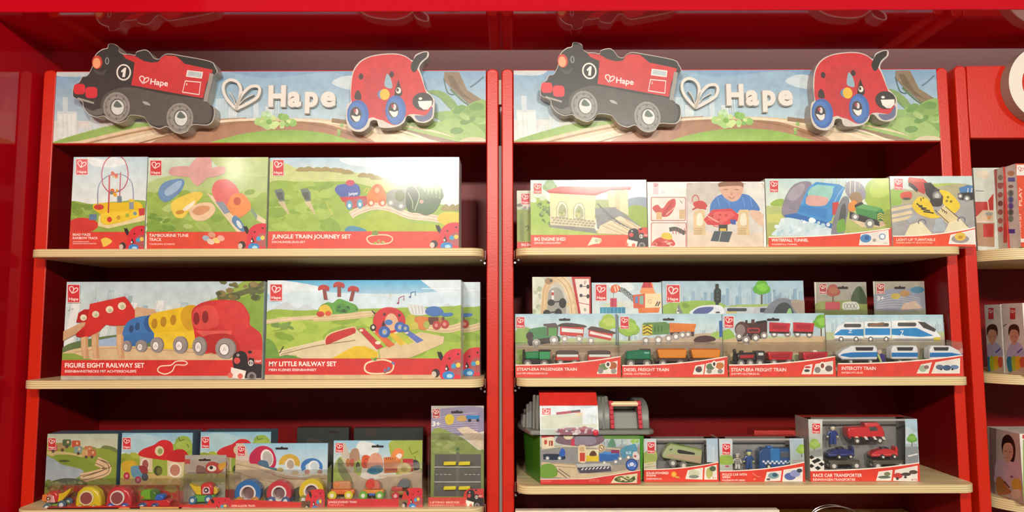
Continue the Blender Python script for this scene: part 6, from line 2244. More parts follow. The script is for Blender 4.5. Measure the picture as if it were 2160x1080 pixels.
def figure(name, label, cx, y0, y1, org, suit, head, hat=None, group=None, arms=True, stripes=False):
    h = y1 - y0
    t = Toy(name, label, 'toy figure', TW, org, (cx, y1), group or GT)
    t.slab('body', [(cx - h * .13, y0 + h * .32), (cx + h * .13, y0 + h * .32), (cx + h * .17, y1), (cx + h * .03, y1), (cx, y0 + h * .7), (cx - h * .03, y1), (cx - h * .17, y1)], suit, th=.008, bevel=.001)
    m = MB()
    P = t.P(cx, y0 + h * .19)
    r = t.L(h * .13)
    m.ball(P, r, head, sz=1.15)
    m.build('head', M_TOY, t.root)
    for sg in (-1, 1):
        m = MB()
        a, b, c = t.P(cx + sg * h * .13, y0 + h * .36), t.P(cx + sg * h * .24, y0 + h * .5), t.P(cx + sg * h * .25, y0 + h * .62)
        m.tube([a, b, c], t.L(h * .05), suit)
        m.ball(c, t.L(h * .06), head)
        m.build('arm', M_TOY, t.root)
    if hat:
        t.slab('cap', [(cx - h * .16, y0 + h * .1), (cx - h * .12, y0), (cx + h * .12, y0), (cx + h * .16, y0 + h * .1)], hat, th=.01)
    if stripes:
        m = MB()
        for k in range(4):
            y = y0 + h * (.36 + k * .09)
            a, b = t.P(cx - h * .13, y), t.P(cx + h * .13, y + h * .04)
            m.box(a.x, b.x, TW - .0046, TW - .0041, b.z, a.z, '26262a')
        m.build('stripes', M_TOY, t.root, smooth=False)
    return t


figure('toy_figure', 'tiny striped figure standing left of the policeman', 180, 445, 552, O8, 'd9d8d4', 'c9b09a', 'c9c6c0', stripes=True)
figure('toy_figure', 'tiny policeman figure in blue beside the police van', 260, 420, 550, O8, '2c4f8f', 'c9cf8f', '3a5a8a')
figure('toy_figure', 'tiny blue mechanic figure at the upper left of the race car box', 838, 245, 382, O8, '2a3f86', 'd9c9b0', '1d2538')

t = Toy('toy_truck', 'red toy truck with zigzag skirt at the top of the race car box', 'toy car', TW, O8, (1060, 380), GT)
t.slab('body', [(925, 262), (1160, 250), (1178, 300), (1178, 330), (935, 340), (922, 300)], 'cf2a30', th=.028, bevel=.003)
t.slab('cab', [(1040, 232), (1135, 228), (1165, 265), (1060, 280)], 'd8474a', th=.022, bevel=.002)
t.slab('windscreen', [(1065, 258), (1120, 256), (1135, 285), (1075, 288)], '4a4a48', th=.0285)
m = MB()
for i in range(8):
    q = [t.P(940 + i * 30, 322 + (i == 7) * 3), t.P(958 + i * 30, 322), t.P(972 + i * 30, 344), t.P(954 + i * 30, 344)]
    m.prism([(v.x, v.z) for v in q], TW - .0158, TW - .0142, '221f1e' if i % 2 == 0 else 'dfd8ca')
m.build('zigzag_skirt', M_TOY, t.root, smooth=False)
t.slab('chassis', [(935, 335), (1180, 332), (1180, 352), (945, 356)], '2c2827')
t.wheels([(985, 352), (1140, 350)], 22, '4a3f3c')
for x, c, c2, lb in ((790, '2a2f6f', '4a55a0', 'small dark blue race car carried low on the left of the race car box'), (1090, 'cf2f33', 'e4615c', 'small red race car carried low on the right of the race car box')):
    t = Toy('toy_race_car', lb, 'toy car', TW, O8, (x + 90, 478), GT)
    t.slab('body', [(x, 445), (x + 30, 425), (x + 95, 408), (x + 150, 418), (x + 185, 428), (x + 185, 462), (x, 465)], c, th=.022, bevel=.002)
    t.slab('cockpit', [(x + 75, 405), (x + 115, 398), (x + 125, 418), (x + 80, 422)], '26242a', th=.014)
    t.slab('stripe', [(x + 10, 448), (x + 180, 440), (x + 180, 450), (x + 10, 456)], c2, th=.0226)
    t.slab('spoiler', [(x + 165, 396), (x + 180, 394), (x + 186, 428), (x + 168, 428)], c, th=.02)
    t.wheels([(x + 72, 462), (x + 150, 460)], 16, '2a2626')
    t = Toy('toy_flat_wagon', lb.replace('race car carried low', 'flat wagon').replace('small dark blue', 'brown').replace('small red', 'brown'), 'toy train car', TW, O8, (x + 110, 545), GT)
    t.slab('bed', [(x + 5, 488), (x + 215, 485), (x + 218, 500), (x + 190, 515), (x + 30, 517), (x + 5, 502)], '5a5040', th=.026, bevel=.001)
    t.wheels([(x + 36, 524), (x + 190, 522)], 28, '5f5a55')


# ------------------------------------------------------------------ the green bucket with its grey lid
def bucket():
    zs = SHELVES[('R', 2)]
    Yf = -.058
    o = (1070, 820, 4.154)
    P = lambda x, y, Y=Yf: at(o[0] + x / o[2], o[1] + y / o[2], Y)
    xl, xr = P(287, 700).x, P(1205, 600).x
    xlb, xrb = P(292, 830).x, P(1170, 830).x
    zr = P(700, 405).z
    D = .18
    root = thing('storage_bucket', 'green plastic storage bucket with grey lid full of wooden railway, left on the lower right shelf', 'storage bucket', ((xl + xr) / 2, Yf + D / 2, zs))
    root['label'] = 'green plastic toy bucket with a grey lid and wooden handle bar'
    m = MB()
    # tapering tub
    for k, (a, b, z0, z1) in enumerate(((0, 0, zs, zr),)):
        bx, tx = X(1110, 998, .05), X(1104, 940, .05)
        v = [(xlb, Yf + .004, zs), (xrb, Yf + .004, zs), (xrb, Yf + D - .006, zs), (bx, Yf + D - .006, zs), (bx, .05, zs),
             (xl, Yf, zr), (xr, Yf, zr), (xr, Yf + D, zr), (tx, Yf + D, zr), (tx, .05, zr)]
        m.solid(v, [(0, 1, 6, 5), (1, 2, 7, 6), (2, 3, 8, 7), (3, 4, 9, 8), (4, 0, 5, 9), (4, 3, 2, 1, 0), (5, 6, 7, 8, 9)], '3f8a20')
    m.build('tub', M_PLAS, root, bevel=.004)
    m = MB()
    for x in (1186,):
        a, b = P(x, 480), P(x - 10, 800)
        m.tube([(a.x, Yf + .002, a.z), (b.x, Yf + .005, b.z)], .002, '4a9a28')
    m.build('rib', M_PLAS, root)
    # rim
    m = MB()
    ra, rb = P(78, 350, Yf - .012).x, P(1292, 350, Yf - .012).x
    z0, z1 = P(700, 408, Yf - .012).z, P(700, 365, Yf - .012).z
    ol = [(ra + .03, Yf - .012), (rb - .012, Yf - .012), (rb, Yf + .002), (rb, Yf + D + .004), (ra + .012, Yf + D + .012), (ra, Yf + .03)]
    ra2 = X(1092, 905, .03)
    ol = [(X(1118, 915, Yf), Yf - .012), (rb - .012, Yf - .012), (rb, Yf + .002), (rb, Yf + D), (rb - .01, Yf + D + .01), (ra2 + .01, Yf + D + .01), (ra2, Yf + D), (ra2, .03)]
    m.prism(ol, z0, z1, '7d7f78', axis='z')
    m.build('lid_rim', M_PLAS, root, bevel=.003)
    # domed lid body, rounded sides like a rock tunnel; flat profile swept front to back
    zt = P(700, 70).z
    def dome(name, px_pts, y0, y1, c, sm=True, bev=.003, jit=0):
        pts = [(lambda q: (q.x, q.z))(P(a, b, y0)) for a, b in px_pts]
        mm = MB()
        mm.prism(pts, y0, y1, c)
        return mm.build(name, M_PLAS, root, bevel=bev)
    # side profile (y,z) extruded along x: barrel shape
    def barrel(name, xa, xb, zb, ztop, yb0, yb1, c, n=10, mat=M_PLAS, bev=.002, pw=.75):
        pts = [(yb0, zb)]
        for i in range(n + 1):
            t = math.pi * i / n
            cy, ry = (yb0 + yb1) / 2, (yb1 - yb0) / 2
            ct = -math.cos(t)
            pts.append((cy + ry * math.copysign(abs(ct) ** pw, ct), zb + (ztop - zb) * (.25 + .75 * math.sin(t) ** .6 if 0 < i < n else .25)))
        pts.append((yb1, zb))
        mm = MB()
        mm.prism(pts, xa, xb, c, axis='x')
        return mm.build(name, mat, root, bevel=bev)
    x_a, x_b = P(125, 300, Yf + .03).x, P(1235, 300, Yf + .02).x
    x_a = X(1128, 880, 0)
    barrel('lid_end', X(1110, 880, .03), x_a, z1, P(150, 150, .02).z, Yf + .03, Yf + D - .01, '777a74')
    barrel('lid_end', X(1099, 880, .04), X(1110, 880, .03), z1, P(115, 225, .04).z, Yf + .05, Yf + D - .03, '777a74')
    barrel('lid', x_a, P(905, 300).x, z1, zt - .004, Yf + .004, Yf + D - .004, '777a74')
    # right shoulder with the handle recess
    barrel('lid_shoulder', P(1150, 300).x, x_b, z1, zt - .010, Yf + .006, Yf + D - .004, '777a74')
    m = MB()
    zc = P(1030, 215).z
    m.prism([(Yf + .006, z1), (Yf + .02, zc), (Yf + D - .02, zc), (Yf + D - .004, z1)], P(905, 300).x, P(1150, 300).x, '82857e', axis='x')
    m.build('handle_recess', M_PLAS, root, bevel=.002)
    # rock ridges
    R = random.Random(4)
    for i in range(8):
        m = MB()
        xx = P((150, 178, 205, 235, 265, 815, 845, 875)[i], 200).x
        zz = zt - R.uniform(.0, .008) - max(0, 3 - i) * .011
        yy = Yf + .012 + R.uniform(0, .01) + max(0, 4 - i) * .008
        m.tube([(xx, yy - .010, z1), (xx + .001, yy - .004, (z1 + zz) / 2 + .008), (xx + .002, yy + .018, zz)], R.uniform(.003, .005), '777a74')
        m.build('rock_ridge', M_PLAS, root)
    # red brick trim at both sides of the recess
    for x in (912, 1160):
        m = MB()
        for k in range(6):
            y0_, y1_ = 112 + k * 40, 150 + k * 40
            a, b = P(x - 16 + k * 2, y1_, Yf), P(x + 18 + k * 2, y0_, Yf)
            dy = (5 - k) * .0016
            m.box(a.x, b.x, Yf - .001 + dy, Yf + .016 + dy, a.z, b.z, 'c23a45')
        m.build('brick_trim', M_PLAS, root, bevel=.001)
    m = MB()
    a, b = P(915, 138), P(1150, 138)
    m.cyl(a.x, Yf + .012, a.z, .0055, 0, b.x - a.x, 'e9c99a', axis='x', n=18)
    m.build('handle_bar', M_TOY, root)
    # printed sleeve over the front and the lid
    m = MB()
    sx0, sx1 = P(285, 300).x, P(795, 300).x
    ytop = Yf + .03
    front = [(Yf - .0135, P(500, 395, Yf - .0135).z), (Yf - .0135, P(500, 370).z), (Yf - .004, P(500, 150).z + .002), (Yf + .028, zt + .004), (Yf + .06, zt + .005)]
    # hanging sleeve panels following the lid's outline
    cols = ['d6dbe0', 'c9dfe8', 'e8e4de', 'd8322a']
    zA, zB, zC = P(500, 400, Yf - .014).z, P(500, 360, Yf - .014).z, P(500, 148, Yf + .003).z
    def quad(y0, z0_, y1, z1_, fn, colr):
        U = Vector((1, 0, 0)); V = Vector((0, y1 - y0, z1_ - z0_)); h = V.length; V.normalize()
        N = U.cross(V)
        O = Vector((sx0, y0, z0_))
        m.face([O, O + U * (sx1 - sx0), O + U * (sx1 - sx0) + V * h, O + V * h], colr)
        A = Art(m, O, U, V, N, sx1 - sx0, h)
        A.org(*o)
        fn(A)
    def top_art(A):
        A.r(280, 130, 800, 420, 'b5cfdc', 'c5cfc0')
        A.b([(290, 160), (500, 150), (700, 170), (780, 160), (780, 240), (300, 240)], 'd6e3e8')
        A.b([(290, 250), (500, 220), (790, 240), (790, 340), (290, 340)], 'c3c9b4')
        A.skyline(660, 790, 310, 110, ['dbe2e6', 'c9d6dc'], 2, 20, 34)
        A.l([(430, 218), (520, 208), (600, 200), (640, 205)], 22, 'a8304a'); A.l([(560, 200), (640, 190)], 14, '3a2f3a')
        A.b([(600, 215), (650, 210), (660, 235), (610, 240)], 'd9c9a5')
        A.b([(440, 400), (470, 350), (600, 340), (760, 350), (780, 420), (440, 430)], '8f5f6f')
        A.dabs(420, 340, 760, 400, 26, ['a04a5a', 'c9b5b9', '7a6a78', 'd9cfd0'], 14, 3)
        A.logo(306, 172, 74, 56)
        A.l([(292, 140), (292, 420)], 8, 'f1ece6', sm=False); A.l([(788, 140), (788, 420)], 8, 'f1ece6', sm=False)
    quad(Yf - .0145, P(500, 404, Yf - .0145).z, Yf - .0145, zB, top_art, 'd6dbe0')
    quad(Yf - .0145, zB, Yf + .0015, zC, top_art, 'd6dbe0')
    quad(Yf + .0015, zC, Yf + .03, zt + .006, lambda A: None, 'd8322a')
    m.face([(sx0, Yf + .03, zt + .006), (sx1, Yf + .03, zt + .006), (sx1, Yf + .1, zt + .006), (sx0, Yf + .1, zt + .006)], 'd8322a')
    # lower picture panel, slightly below the rim
    Yp = Yf - .0015
    lx0, lx1 = P(290, 830, Yp).x, P(1165, 700, Yp).x
    pz0, pz1 = zs + .0012, P(600, 408, Yp).z
    m.box(lx0, lx1, Yp, Yp + .001, pz0, pz1, 'd5d0c6')
    A = Art(m, (lx0, Yp, pz0), (1, 0, 0), (0, 0, 1), (0, -1, 0), lx1 - lx0, pz1 - pz0)
    A.org(*o)
    A.r(280, 400, 1180, 520, 'a9c0c6', 'c3c9b5')
    A.r(795, 400, 1180, 440, '5f8a3a')
    A.skyline(820, 1160, 530, 90, ['c5cbd0', 'b0bcc4', '9aa8b0'], 6, 16, 30)
    A.b([(880, 520), (900, 450), (930, 440), (950, 520)], '5f8f72')
    A.r(280, 510, 1180, 900, '9a9088', 'a89a86')
    A.b([(280, 520), (500, 500), (800, 540), (1160, 560), (1160, 660), (280, 650)], '8d8b8a')
    A.b([(430, 470), (470, 400), (620, 380), (800, 390), (850, 450), (760, 500), (600, 500)], '7a5f6c')
    A.b([(600, 490), (610, 410), (700, 380), (760, 400), (770, 480)], '8a8090')
    A.r(560, 440, 590, 510, 'c2304a'); A.b([(490, 400), (530, 380), (580, 400), (560, 440), (510, 440)], 'd9c9a5')
    A.l([(300, 530), (500, 505), (800, 515), (1140, 545)], 10, 'c9bfa0')
    A.p([(300, 430), (330, 390), (380, 385), (412, 430), (412, 510), (350, 525), (302, 520)], 'e3d6b4')
    A.p([(292, 430), (330, 378), (385, 372), (418, 425), (380, 420), (330, 428)], 'c2303a')
    A.e(336, 468, 14, 22, 'c24a3a'); A.r(365, 455, 400, 500, 'a03a30'); A.r(376, 460, 382, 498, 'e3d6b4')
    A.b([(318, 600), (325, 572), (460, 572), (500, 580), (495, 620), (330, 620)], '1f2a44'); A.b([(455, 560), (480, 520), (505, 545), (500, 590), (465, 590)], '2a5fb5')
    for x in (352, 458):
        A.wheel(x, 608, 18, '8f969a')
    A.b([(622, 620), (622, 510), (655, 492), (688, 510), (688, 640), (630, 640)], 'e0c9a0'); A.r(635, 560, 680, 635, 'c2402f'); A.e(655, 530, 22, 22, 'c9a87a')
    A.r(690, 530, 800, 590, 'd8cfa8'); A.r(692, 585, 800, 636, 'd9bc2a'); A.b([(720, 585), (740, 545), (770, 550), (780, 585)], '5a3a24')
    A.e(824, 520, 32, 36, 'e0c79a'); A.ring(824, 520, 22, 26, 6, '4a4030'); A.l([(812, 510), (834, 532)], 6, '3a3020', sm=False)
    A.p([(805, 570), (850, 550), (980, 560), (985, 625), (810, 640)], '2d62a8'); A.p([(805, 570), (850, 550), (980, 560), (930, 575)], '4a86c8'); A.r(910, 535, 980, 565, '8a2f5a')
    A.p([(990, 530), (1040, 500), (1120, 480), (1140, 520), (1130, 590), (1000, 610)], '4f8fa8'); A.t('BLUE', 1040, 570, 22, 'dfeaf0', 44)
    A.dabs(1090, 450, 1150, 480, 6, ['8fbf4a', 'a5cf5a'], 14, 2, 1)
    for x, y in ((850, 650), (950, 640), (1060, 600), (990, 612)):
        A.wheel(x, y, 22, '8a8f94')
    A.b([(1100, 560), (1130, 550), (1155, 580), (1150, 620), (1105, 610)], 'd9cfc8'); A.e(1120, 590, 12, 10, 'b5455a')
    A.p([(600, 660), (900, 650), (920, 690), (630, 710)], 'b9b9b6')
    A.p([(612, 690), (905, 675), (910, 720), (640, 745)], '4d4752')
    for i in range(8):
        A.l([(650 + i * 32, 712 - i * 2), (668 + i * 32, 694 - i * 2)], 9, 'e0dfe0', sm=False)
    A.p([(300, 640), (600, 660), (620, 740), (900, 735), (1100, 700), (1100, 730), (700, 800), (300, 760)], 'cdb894')
    A.l([(420, 680), (600, 690)], 5, '8f7a55'); A.l([(380, 650), (600, 665)], 5, '8f7a55')
    A.b([(285, 700), (310, 665), (360, 655), (410, 670), (440, 720), (420, 770), (300, 775)], '6f9a35')
    A.l([(430, 710), (520, 780)], 8, '6f6058', sm=False); A.l([(450, 700), (550, 770)], 8, '6f6058', sm=False)
    A.e(1090, 666, 54, 54, '2a3a70'); A.e(1090, 666, 44, 44, '3a68c0'); A.b([(1060, 680), (1065, 650), (1110, 645), (1120, 680)], 'cfdaf0'); A.ring(1090, 660, 24, 22, 7, '27458f')
    A.p([(280, 795), (700, 790), (930, 755), (1180, 712), (1180, 860), (280, 860)], 'cf342e')
    A.l([(280, 793), (700, 788), (930, 752), (1180, 710)], 6, 'eedad0', sm=False)
    A.p([(905, 825), (945, 765), (1140, 740), (1135, 825)], 'ddd0a8')
    A.l([(945, 790), (1000, 770), (1060, 800), (1110, 770), (1100, 805), (1030, 815), (960, 805)], 12, '4f5a30', True)
    A.dabs(940, 775, 1115, 812, 14, ['3f4a28', 'c9b06a', '7a8a45'], 9, 3)
    A.t('50 PIECES', 715, 812, 22, 'e87a6a', 90); A.t('RAILWAY', 300, 815, 12, 'e8907f', 90, bold=.0)
    m.build('printed_sleeve', M_PRINT, root, smooth=False)
    m = MB()
    c = P(775, 385, Yf - .016)
    m.ball((c.x, Yf - .0165, c.z), .0062, 'cf2f45', sy=.35)
    m.build('red_button', M_PLAS, root)


bucket()

# ------------------------------------------------------------------ packs in the bottom left bay
O5 = (40, 840, 4.154)
O6 = (480, 840, 3.6)


def strip_pts(x0, x1, y):
    return [(x0, y), (x1, y)]


def art_birdcard(A):
    A.r(1430, 490, 1880, 1000, 'a5a59a', '9a9580')
    A.p([(1440, 520), (1620, 560), (1820, 590), (1820, 660), (1440, 670)], 'a39888')
    A.b([(1560, 590), (1620, 600), (1640, 650), (1560, 660)], '7a5a52')
    A.b([(1635, 620), (1650, 570), (1700, 555), (1760, 580), (1790, 630), (1740, 660), (1660, 655)], 'a8423c')
    A.b([(1750, 580), (1820, 560), (1800, 610), (1760, 630)], 'cf9a35')
    A.e(1690, 615, 40, 26, 'ded6c8'); A.e(1685, 608, 16, 16, '2a2222')
    A.b([(1560, 665), (1640, 655), (1740, 660), (1740, 670)], '5a5550')
    A.r(1430, 660, 1880, 760, '9a9a5a', '8a8a62')
    A.r(1450, 535, 1500, 575, 'b04a45')
    slot(A, 1628, 540, 54)


def flap_bird(A):
    A.r(1400, 935, 1900, 1010, 'd0392c')
    A.t('MUSICAL', 1432, 965, 12, 'f6b8a8', 78); A.t('MAGPIE ENGINE', 1432, 980, 10, 'f6b8a8', 120, bold=0)
    ladybug(A, 1640, 870, 190, 130)


blister_pack('pack with a red and yellow bird engine on green wheels, in the bottom left bay', ('L', 2), (388, 476, 960), (378, 492, 1008), -.012, -.055, art_birdcard, ([(1400, 932), (1648, 932), (1665, 892), (1705, 868), (1790, 870), (1812, 900), (1818, 932), (1880, 933)], flap_bird), O5, 'packs in the bottom left bay', ybot=YB)


def bird_toy(cx, label, org, Y, s=1.0, base=920, flip=False):
    f = -1 if flip else 1
    X_ = lambda v: cx + f * (v - 1680) * s
    Y_ = lambda v: base + (v - 920) * s
    g = lambda L: [(X_(a), Y_(b)) for a, b in L]
    t = Toy('toy_bird_engine', label, 'toy train car', Y, org, (cx, base), 'bird engines')
    t.slab('tail', g([(1505, 745), (1560, 765), (1620, 770), (1620, 840), (1570, 840), (1540, 800)]), 'dcc02c', th=.016, sm=False)
    t.slab('body', g([(1605, 770), (1620, 740), (1690, 735), (1715, 770), (1715, 840), (1610, 840)]), 'cf2f33', th=.02, bevel=.003)
    t.slab('beak', g([(1715, 770), (1745, 790), (1752, 815), (1740, 835), (1715, 838)]), 'd9b52c', th=.012)
    t.slab('cheek', g([(1622, 790), (1640, 765), (1685, 768), (1695, 830), (1625, 832)]), 'e6b5b8', th=.021)
    t.eye(X_(1660), Y_(795), 20 * s, '2a2426', 'e9e4e0', dy=-.0108)
    t.slab('chassis', g([(1540, 845), (1720, 840), (1720, 900), (1540, 905)]), '5fae45', th=.018, bevel=.002)
    t.wheels([(X_(1545), Y_(882)), (X_(1682), Y_(872))], 34 * s, '2f6f96', 'd6dde0', dy=.011)
    return t


bird_toy(1680, 'bird engine with yellow tail inside the middle clear pack', O5, -.03)


def art_rings(A):
    A.r(40, 330, 770, 640, '8fc0d8', 'dbe3dc')
    A.b([(50, 470), (200, 480), (360, 560), (560, 600), (760, 590), (760, 900), (50, 900)], 'c7b090', 'b5a080')
    A.l([(60, 500), (250, 540), (450, 610), (740, 610)], 6, 'a08a68'); A.l([(60, 560), (250, 620), (450, 650)], 6, 'a08a68')
    A.b([(60, 400), (60, 350), (120, 345), (150, 400), (160, 470), (60, 460)], 'cdbfae')
    A.b([(170, 490), (170, 430), (220, 375), (280, 362), (340, 390), (370, 470), (350, 530), (270, 520), (220, 500)], 'b8254a')
    A.e(300, 455, 48, 68, 'e8e0d8', -12); A.e(305, 457, 38, 56, 'b5b0a8', -12)
    A.b([(230, 500), (250, 470), (300, 480), (320, 520), (370, 530), (385, 555), (330, 545), (270, 520)], '4a6a80')
    A.ring(470, 495, 58, 50, 44, 'c9a53f', 170, 380); A.e(475, 500, 36, 44, 'ded8cc'); A.e(478, 503, 27, 34, 'a89a8a')
    A.e(400, 545, 26, 20, 'b0a060'); A.e(515, 565, 26, 18, 'c0b88a')
    A.ring(640, 520, 66, 48, 34, '3a74b5', 150, 380); A.e(655, 515, 42, 42, 'e3e4e0'); A.e(660, 517, 32, 33, 'bcc9cf')
    A.e(605, 560, 20, 18, 'c07a6a'); A.e(700, 560, 20, 18, 'b5856f')
    A.l([(250, 520), (480, 580), (740, 575)], 10, 'd9c9a8')
    A.b([(60, 700), (120, 670), (180, 690), (180, 760), (60, 760)], '4a4a3a'); A.b([(500, 700), (560, 670), (620, 700), (600, 780), (500, 780)], '4f4f42')
    A.b([(280, 700), (330, 670), (340, 780), (290, 780)], '55554a')
    slot(A, 412, 380, 48)
    A.logo(78, 366, 54, 70)


def flap_rings(A):
    A.b([(-20, 800), (30, 775), (160, 770), (330, 780), (600, 790), (760, 780), (760, 880), (-20, 880)], 'd0332b')
    A.r(-20, 795, 760, 880, 'd0332b')
    A.t('LOOK-A-LOOK TRAIN', 22, 825, 16, 'fbdcd0', 185, bold=.02); A.t('EISENBAHN-ZUG', 22, 842, 9, 'f3b0a0', 120, bold=0)
    A.r(560, 780, 740, 880, '6f4a30')
    ladybug(A, 590, 690, 130, 165)


blister_pack('pack with blue, red and yellow ring wagons, between the bird pack and tiger pack', ('L', 2), (495.5, 691, 935), (481, 686, 1003), -.012, -.055, art_rings, ([(0, 795), (585, 795), (598, 740), (630, 698), (690, 690), (714, 700), (720, 795), (745, 796)], flap_rings), O6, 'packs in the bottom left bay', ybot=YB)


def ring_toy(cx, cy, r, c, wc, label, org, Y, group, base, rim='e9ded8', wr=None):
    t = Toy('toy_ring_wagon', label, 'toy train car', Y, org, (cx, base), group)
    t.ring('ring_body', cx, cy, r, r, r * .42, c, th=.018)
    t.ring('rim', cx, cy, r * .62, r * .62, r * .13, rim, th=.0195)
    m = MB()
    P = t.P(cx, cy)
    m.cyl(P.x, P.y, P.z, t.L(r * .52), .002, .004, '7a5a5a', n=24)
    m.build('mirror_disc', M_TOY, t.root)
    t.slab('chassis', [(cx - r * .85, cy + r * .7), (cx + r * .85, cy + r * .7), (cx + r * .85, cy + r * 1.02), (cx - r * .85, cy + r * 1.02)], c, th=.016)
    wr = wr or r * .34
    t.wheels([(cx - r * .6, base - wr), (cx + r * .6, base - wr)], wr, wc, 'd8dcd8', dy=.0115)
    return t


GR = 'ring wagons'
for a in ((165, 715, 98, '256aa8', 'c98a35', 'blue ring wagon with orange wheels', 806), (400, 715, 92, 'c4323f', '4a5f8a', 'red ring wagon with blue wheels', 800), (645, 700, 92, 'd9bd20', '8a8a40', 'yellow ring wagon half hidden by the ladybug print', 790)):
    ring_toy(a[0], a[1], a[2], a[3], a[4], a[5] + ' inside the ring wagon pack', O6, -.032, GR, a[6])


def art_tiger(A):
    A.r(795, 320, 1490, 560, '8fc4dc', 'dcdccb')
    A.b([(1000, 330), (1100, 340), (1150, 400), (1050, 440), (980, 400)], 'd9e0dc')
    A.b([(1230, 400), (1250, 320), (1490, 315), (1490, 640), (1300, 600), (1260, 480)], '9fb048'); A.l([(1380, 370), (1400, 420), (1450, 400)], 8, '7a8a35'); A.l([(1420, 440), (1440, 500)], 8, '7a8a35')
    A.b([(800, 560), (830, 470), (900, 420), (1000, 440), (1000, 600), (800, 640)], '9aae50')
    A.b([(840, 540), (840, 460), (870, 470), (940, 580), (1080, 660), (1060, 690), (900, 640)], '7a7f55')
    A.b([(880, 500), (960, 560), (1100, 620), (1490, 560), (1490, 860), (800, 860), (820, 700), (950, 640)], 'bba58c', 'a89478')
    A.b([(860, 420), (880, 350), (900, 350), (960, 540), (940, 560), (880, 480)], 'c4bba8')
    A.b([(930, 470), (940, 395), (990, 385), (1000, 470)], 'a8846a')
    for x, c in ((915, 'b5763a'), (945, 'b55a45')):
        A.e(x, 490, 18, 32, c)
    A.e(990, 510, 16, 26, '2a2a2a'); A.e(993, 540, 15, 24, '8fa580')
    A.b([(1020, 520), (1020, 450), (1050, 430), (1085, 450), (1088, 520), (1050, 530)], 'd2562f'); A.ring(1053, 485, 14, 26, 6, 'b03a22')
    A.b([(1060, 530), (1090, 430), (1150, 420), (1180, 480), (1170, 540)], 'd0957a')
    A.b([(1060, 560), (1090, 520), (1160, 510), (1180, 550), (1120, 580)], '3f7f93'); A.e(1105, 548, 26, 24, '1f6f95')
    A.p([(1185, 450), (1280, 440), (1320, 470), (1320, 560), (1190, 570)], 'c9763f')
    A.b([(1240, 440), (1270, 390), (1310, 380), (1340, 410), (1320, 460), (1270, 470)], 'e08a45'); A.b([(1280, 440), (1300, 420), (1325, 430), (1310, 460)], 'ece3d8')
    for i in range(5):
        A.l([(1205 + i * 16, 450), (1210 + i * 16, 468)], 4, '5a2f1f', sm=False)
    A.l([(1200, 545), (1300, 540)], 12, 'b04a45', sm=False)
    A.r(1330, 460, 1410, 560, 'b82a35'); A.b([(1410, 470), (1450, 480), (1460, 530), (1420, 550)], '3a3330')
    A.e(1342, 535, 54, 46, 'd3c070'); A.e(1342, 535, 26, 22, 'b09f50')
    A.l([(1150, 590), (1300, 585), (1470, 545)], 14, 'cfc0a0')
    slot(A, 1140, 364, 46)
    A.logo(822, 342, 56, 68); A.t('+18', 835, 445, 14, 'f0eae0', 30)


def flap_tiger(A):
    A.r(740, 765, 1480, 880, 'cf2f32')
    A.t('JUNGLE JOURNEY TRAIN', 765, 796, 16, 'fbdcd0', 215, bold=.02); A.t('TIERZUG', 765, 816, 11, 'f3b0a0', 120, bold=0)
    A.r(1300, 770, 1480, 880, '8a6a48')
    ladybug(A, 1325, 680, 140, 155)


blister_pack('jungle animal train pack with tiger picture, between the ring pack and tall pack', ('L', 2), (702.5, 891, 929), (690, 892, 988), -.012, -.055, art_tiger, ([(740, 766), (1322, 766), (1335, 718), (1370, 684), (1440, 680), (1462, 692), (1466, 766), (1470, 767)], flap_tiger), O6, 'packs in the bottom left bay', ybot=YB)
GJ = 'animal wagons in the jungle pack'
t = Toy('toy_tiger_wagon', 'orange tiger wagon on yellow wheels in the jungle pack', 'toy train car', -.032, O6, (870, 762), GJ)
t.slab('body', [(805, 690), (800, 640), (820, 625), (935, 625), (945, 690)], 'c98a5a', th=.012, bevel=.003)
t.slab('face', [(812, 655), (820, 632), (835, 645), (850, 630), (858, 655), (835, 680)], 'd97a35', th=.014, sm=False)
t.slab('chassis', [(790, 688), (970, 688), (970, 725), (790, 725)], 'd96a28', th=.018, bevel=.002)
t.wheels([(806, 728), (930, 726)], 32, 'd6c62c', 'efe8c8', dy=.0115)
t = Toy('toy_tiger_wagon', 'red and orange lion wagon on green wheels in the jungle pack', 'toy train car', -.032, O6, (1100, 760), GJ)
t.root.name = 'toy_lion_wagon'
t.slab('body', [(1055, 690), (1050, 650), (1075, 620), (1140, 620), (1160, 650), (1165, 690)], 'c9705a', th=.012, bevel=.003)
t.slab('mane', [(1052, 660), (1058, 630), (1080, 612), (1110, 616), (1122, 650), (1110, 676), (1075, 680)], 'd2402f', th=.014, sm=True)
t.slab('chassis', [(1030, 690), (1190, 690), (1190, 722), (1030, 722)], 'e08a30', th=.018, bevel=.002)
t.slab('stripe', [(1075, 712), (1130, 712), (1125, 735), (1080, 735)], '4a62b0', th=.0186)
t.wheels([(1040, 728), (1163, 728)], 31, '6fae3c', 'e3e8d0', dy=.0115)
t = Toy('toy_red_wagon', 'small red and grey wagon beside the ladybug print in the jungle pack', 'toy train car', -.032, O6, (1285, 760), GJ)
t.slab('body', [(1245, 700), (1250, 670), (1330, 665), (1335, 705)], 'b8453c', th=.016, bevel=.002)
t.slab('dome', [(1300, 672), (1300, 640), (1330, 612), (1370, 615), (1385, 645), (1380, 672)], '6a6f70', th=.014, sm=True)
t.slab('chassis', [(1245, 700), (1380, 700), (1380, 728), (1245, 728)], '9a7a3a', th=.018)
t.wheels([(1283, 730), (1372, 730)], 28, 'c43040', 'e3b0a8', dy=.0115)


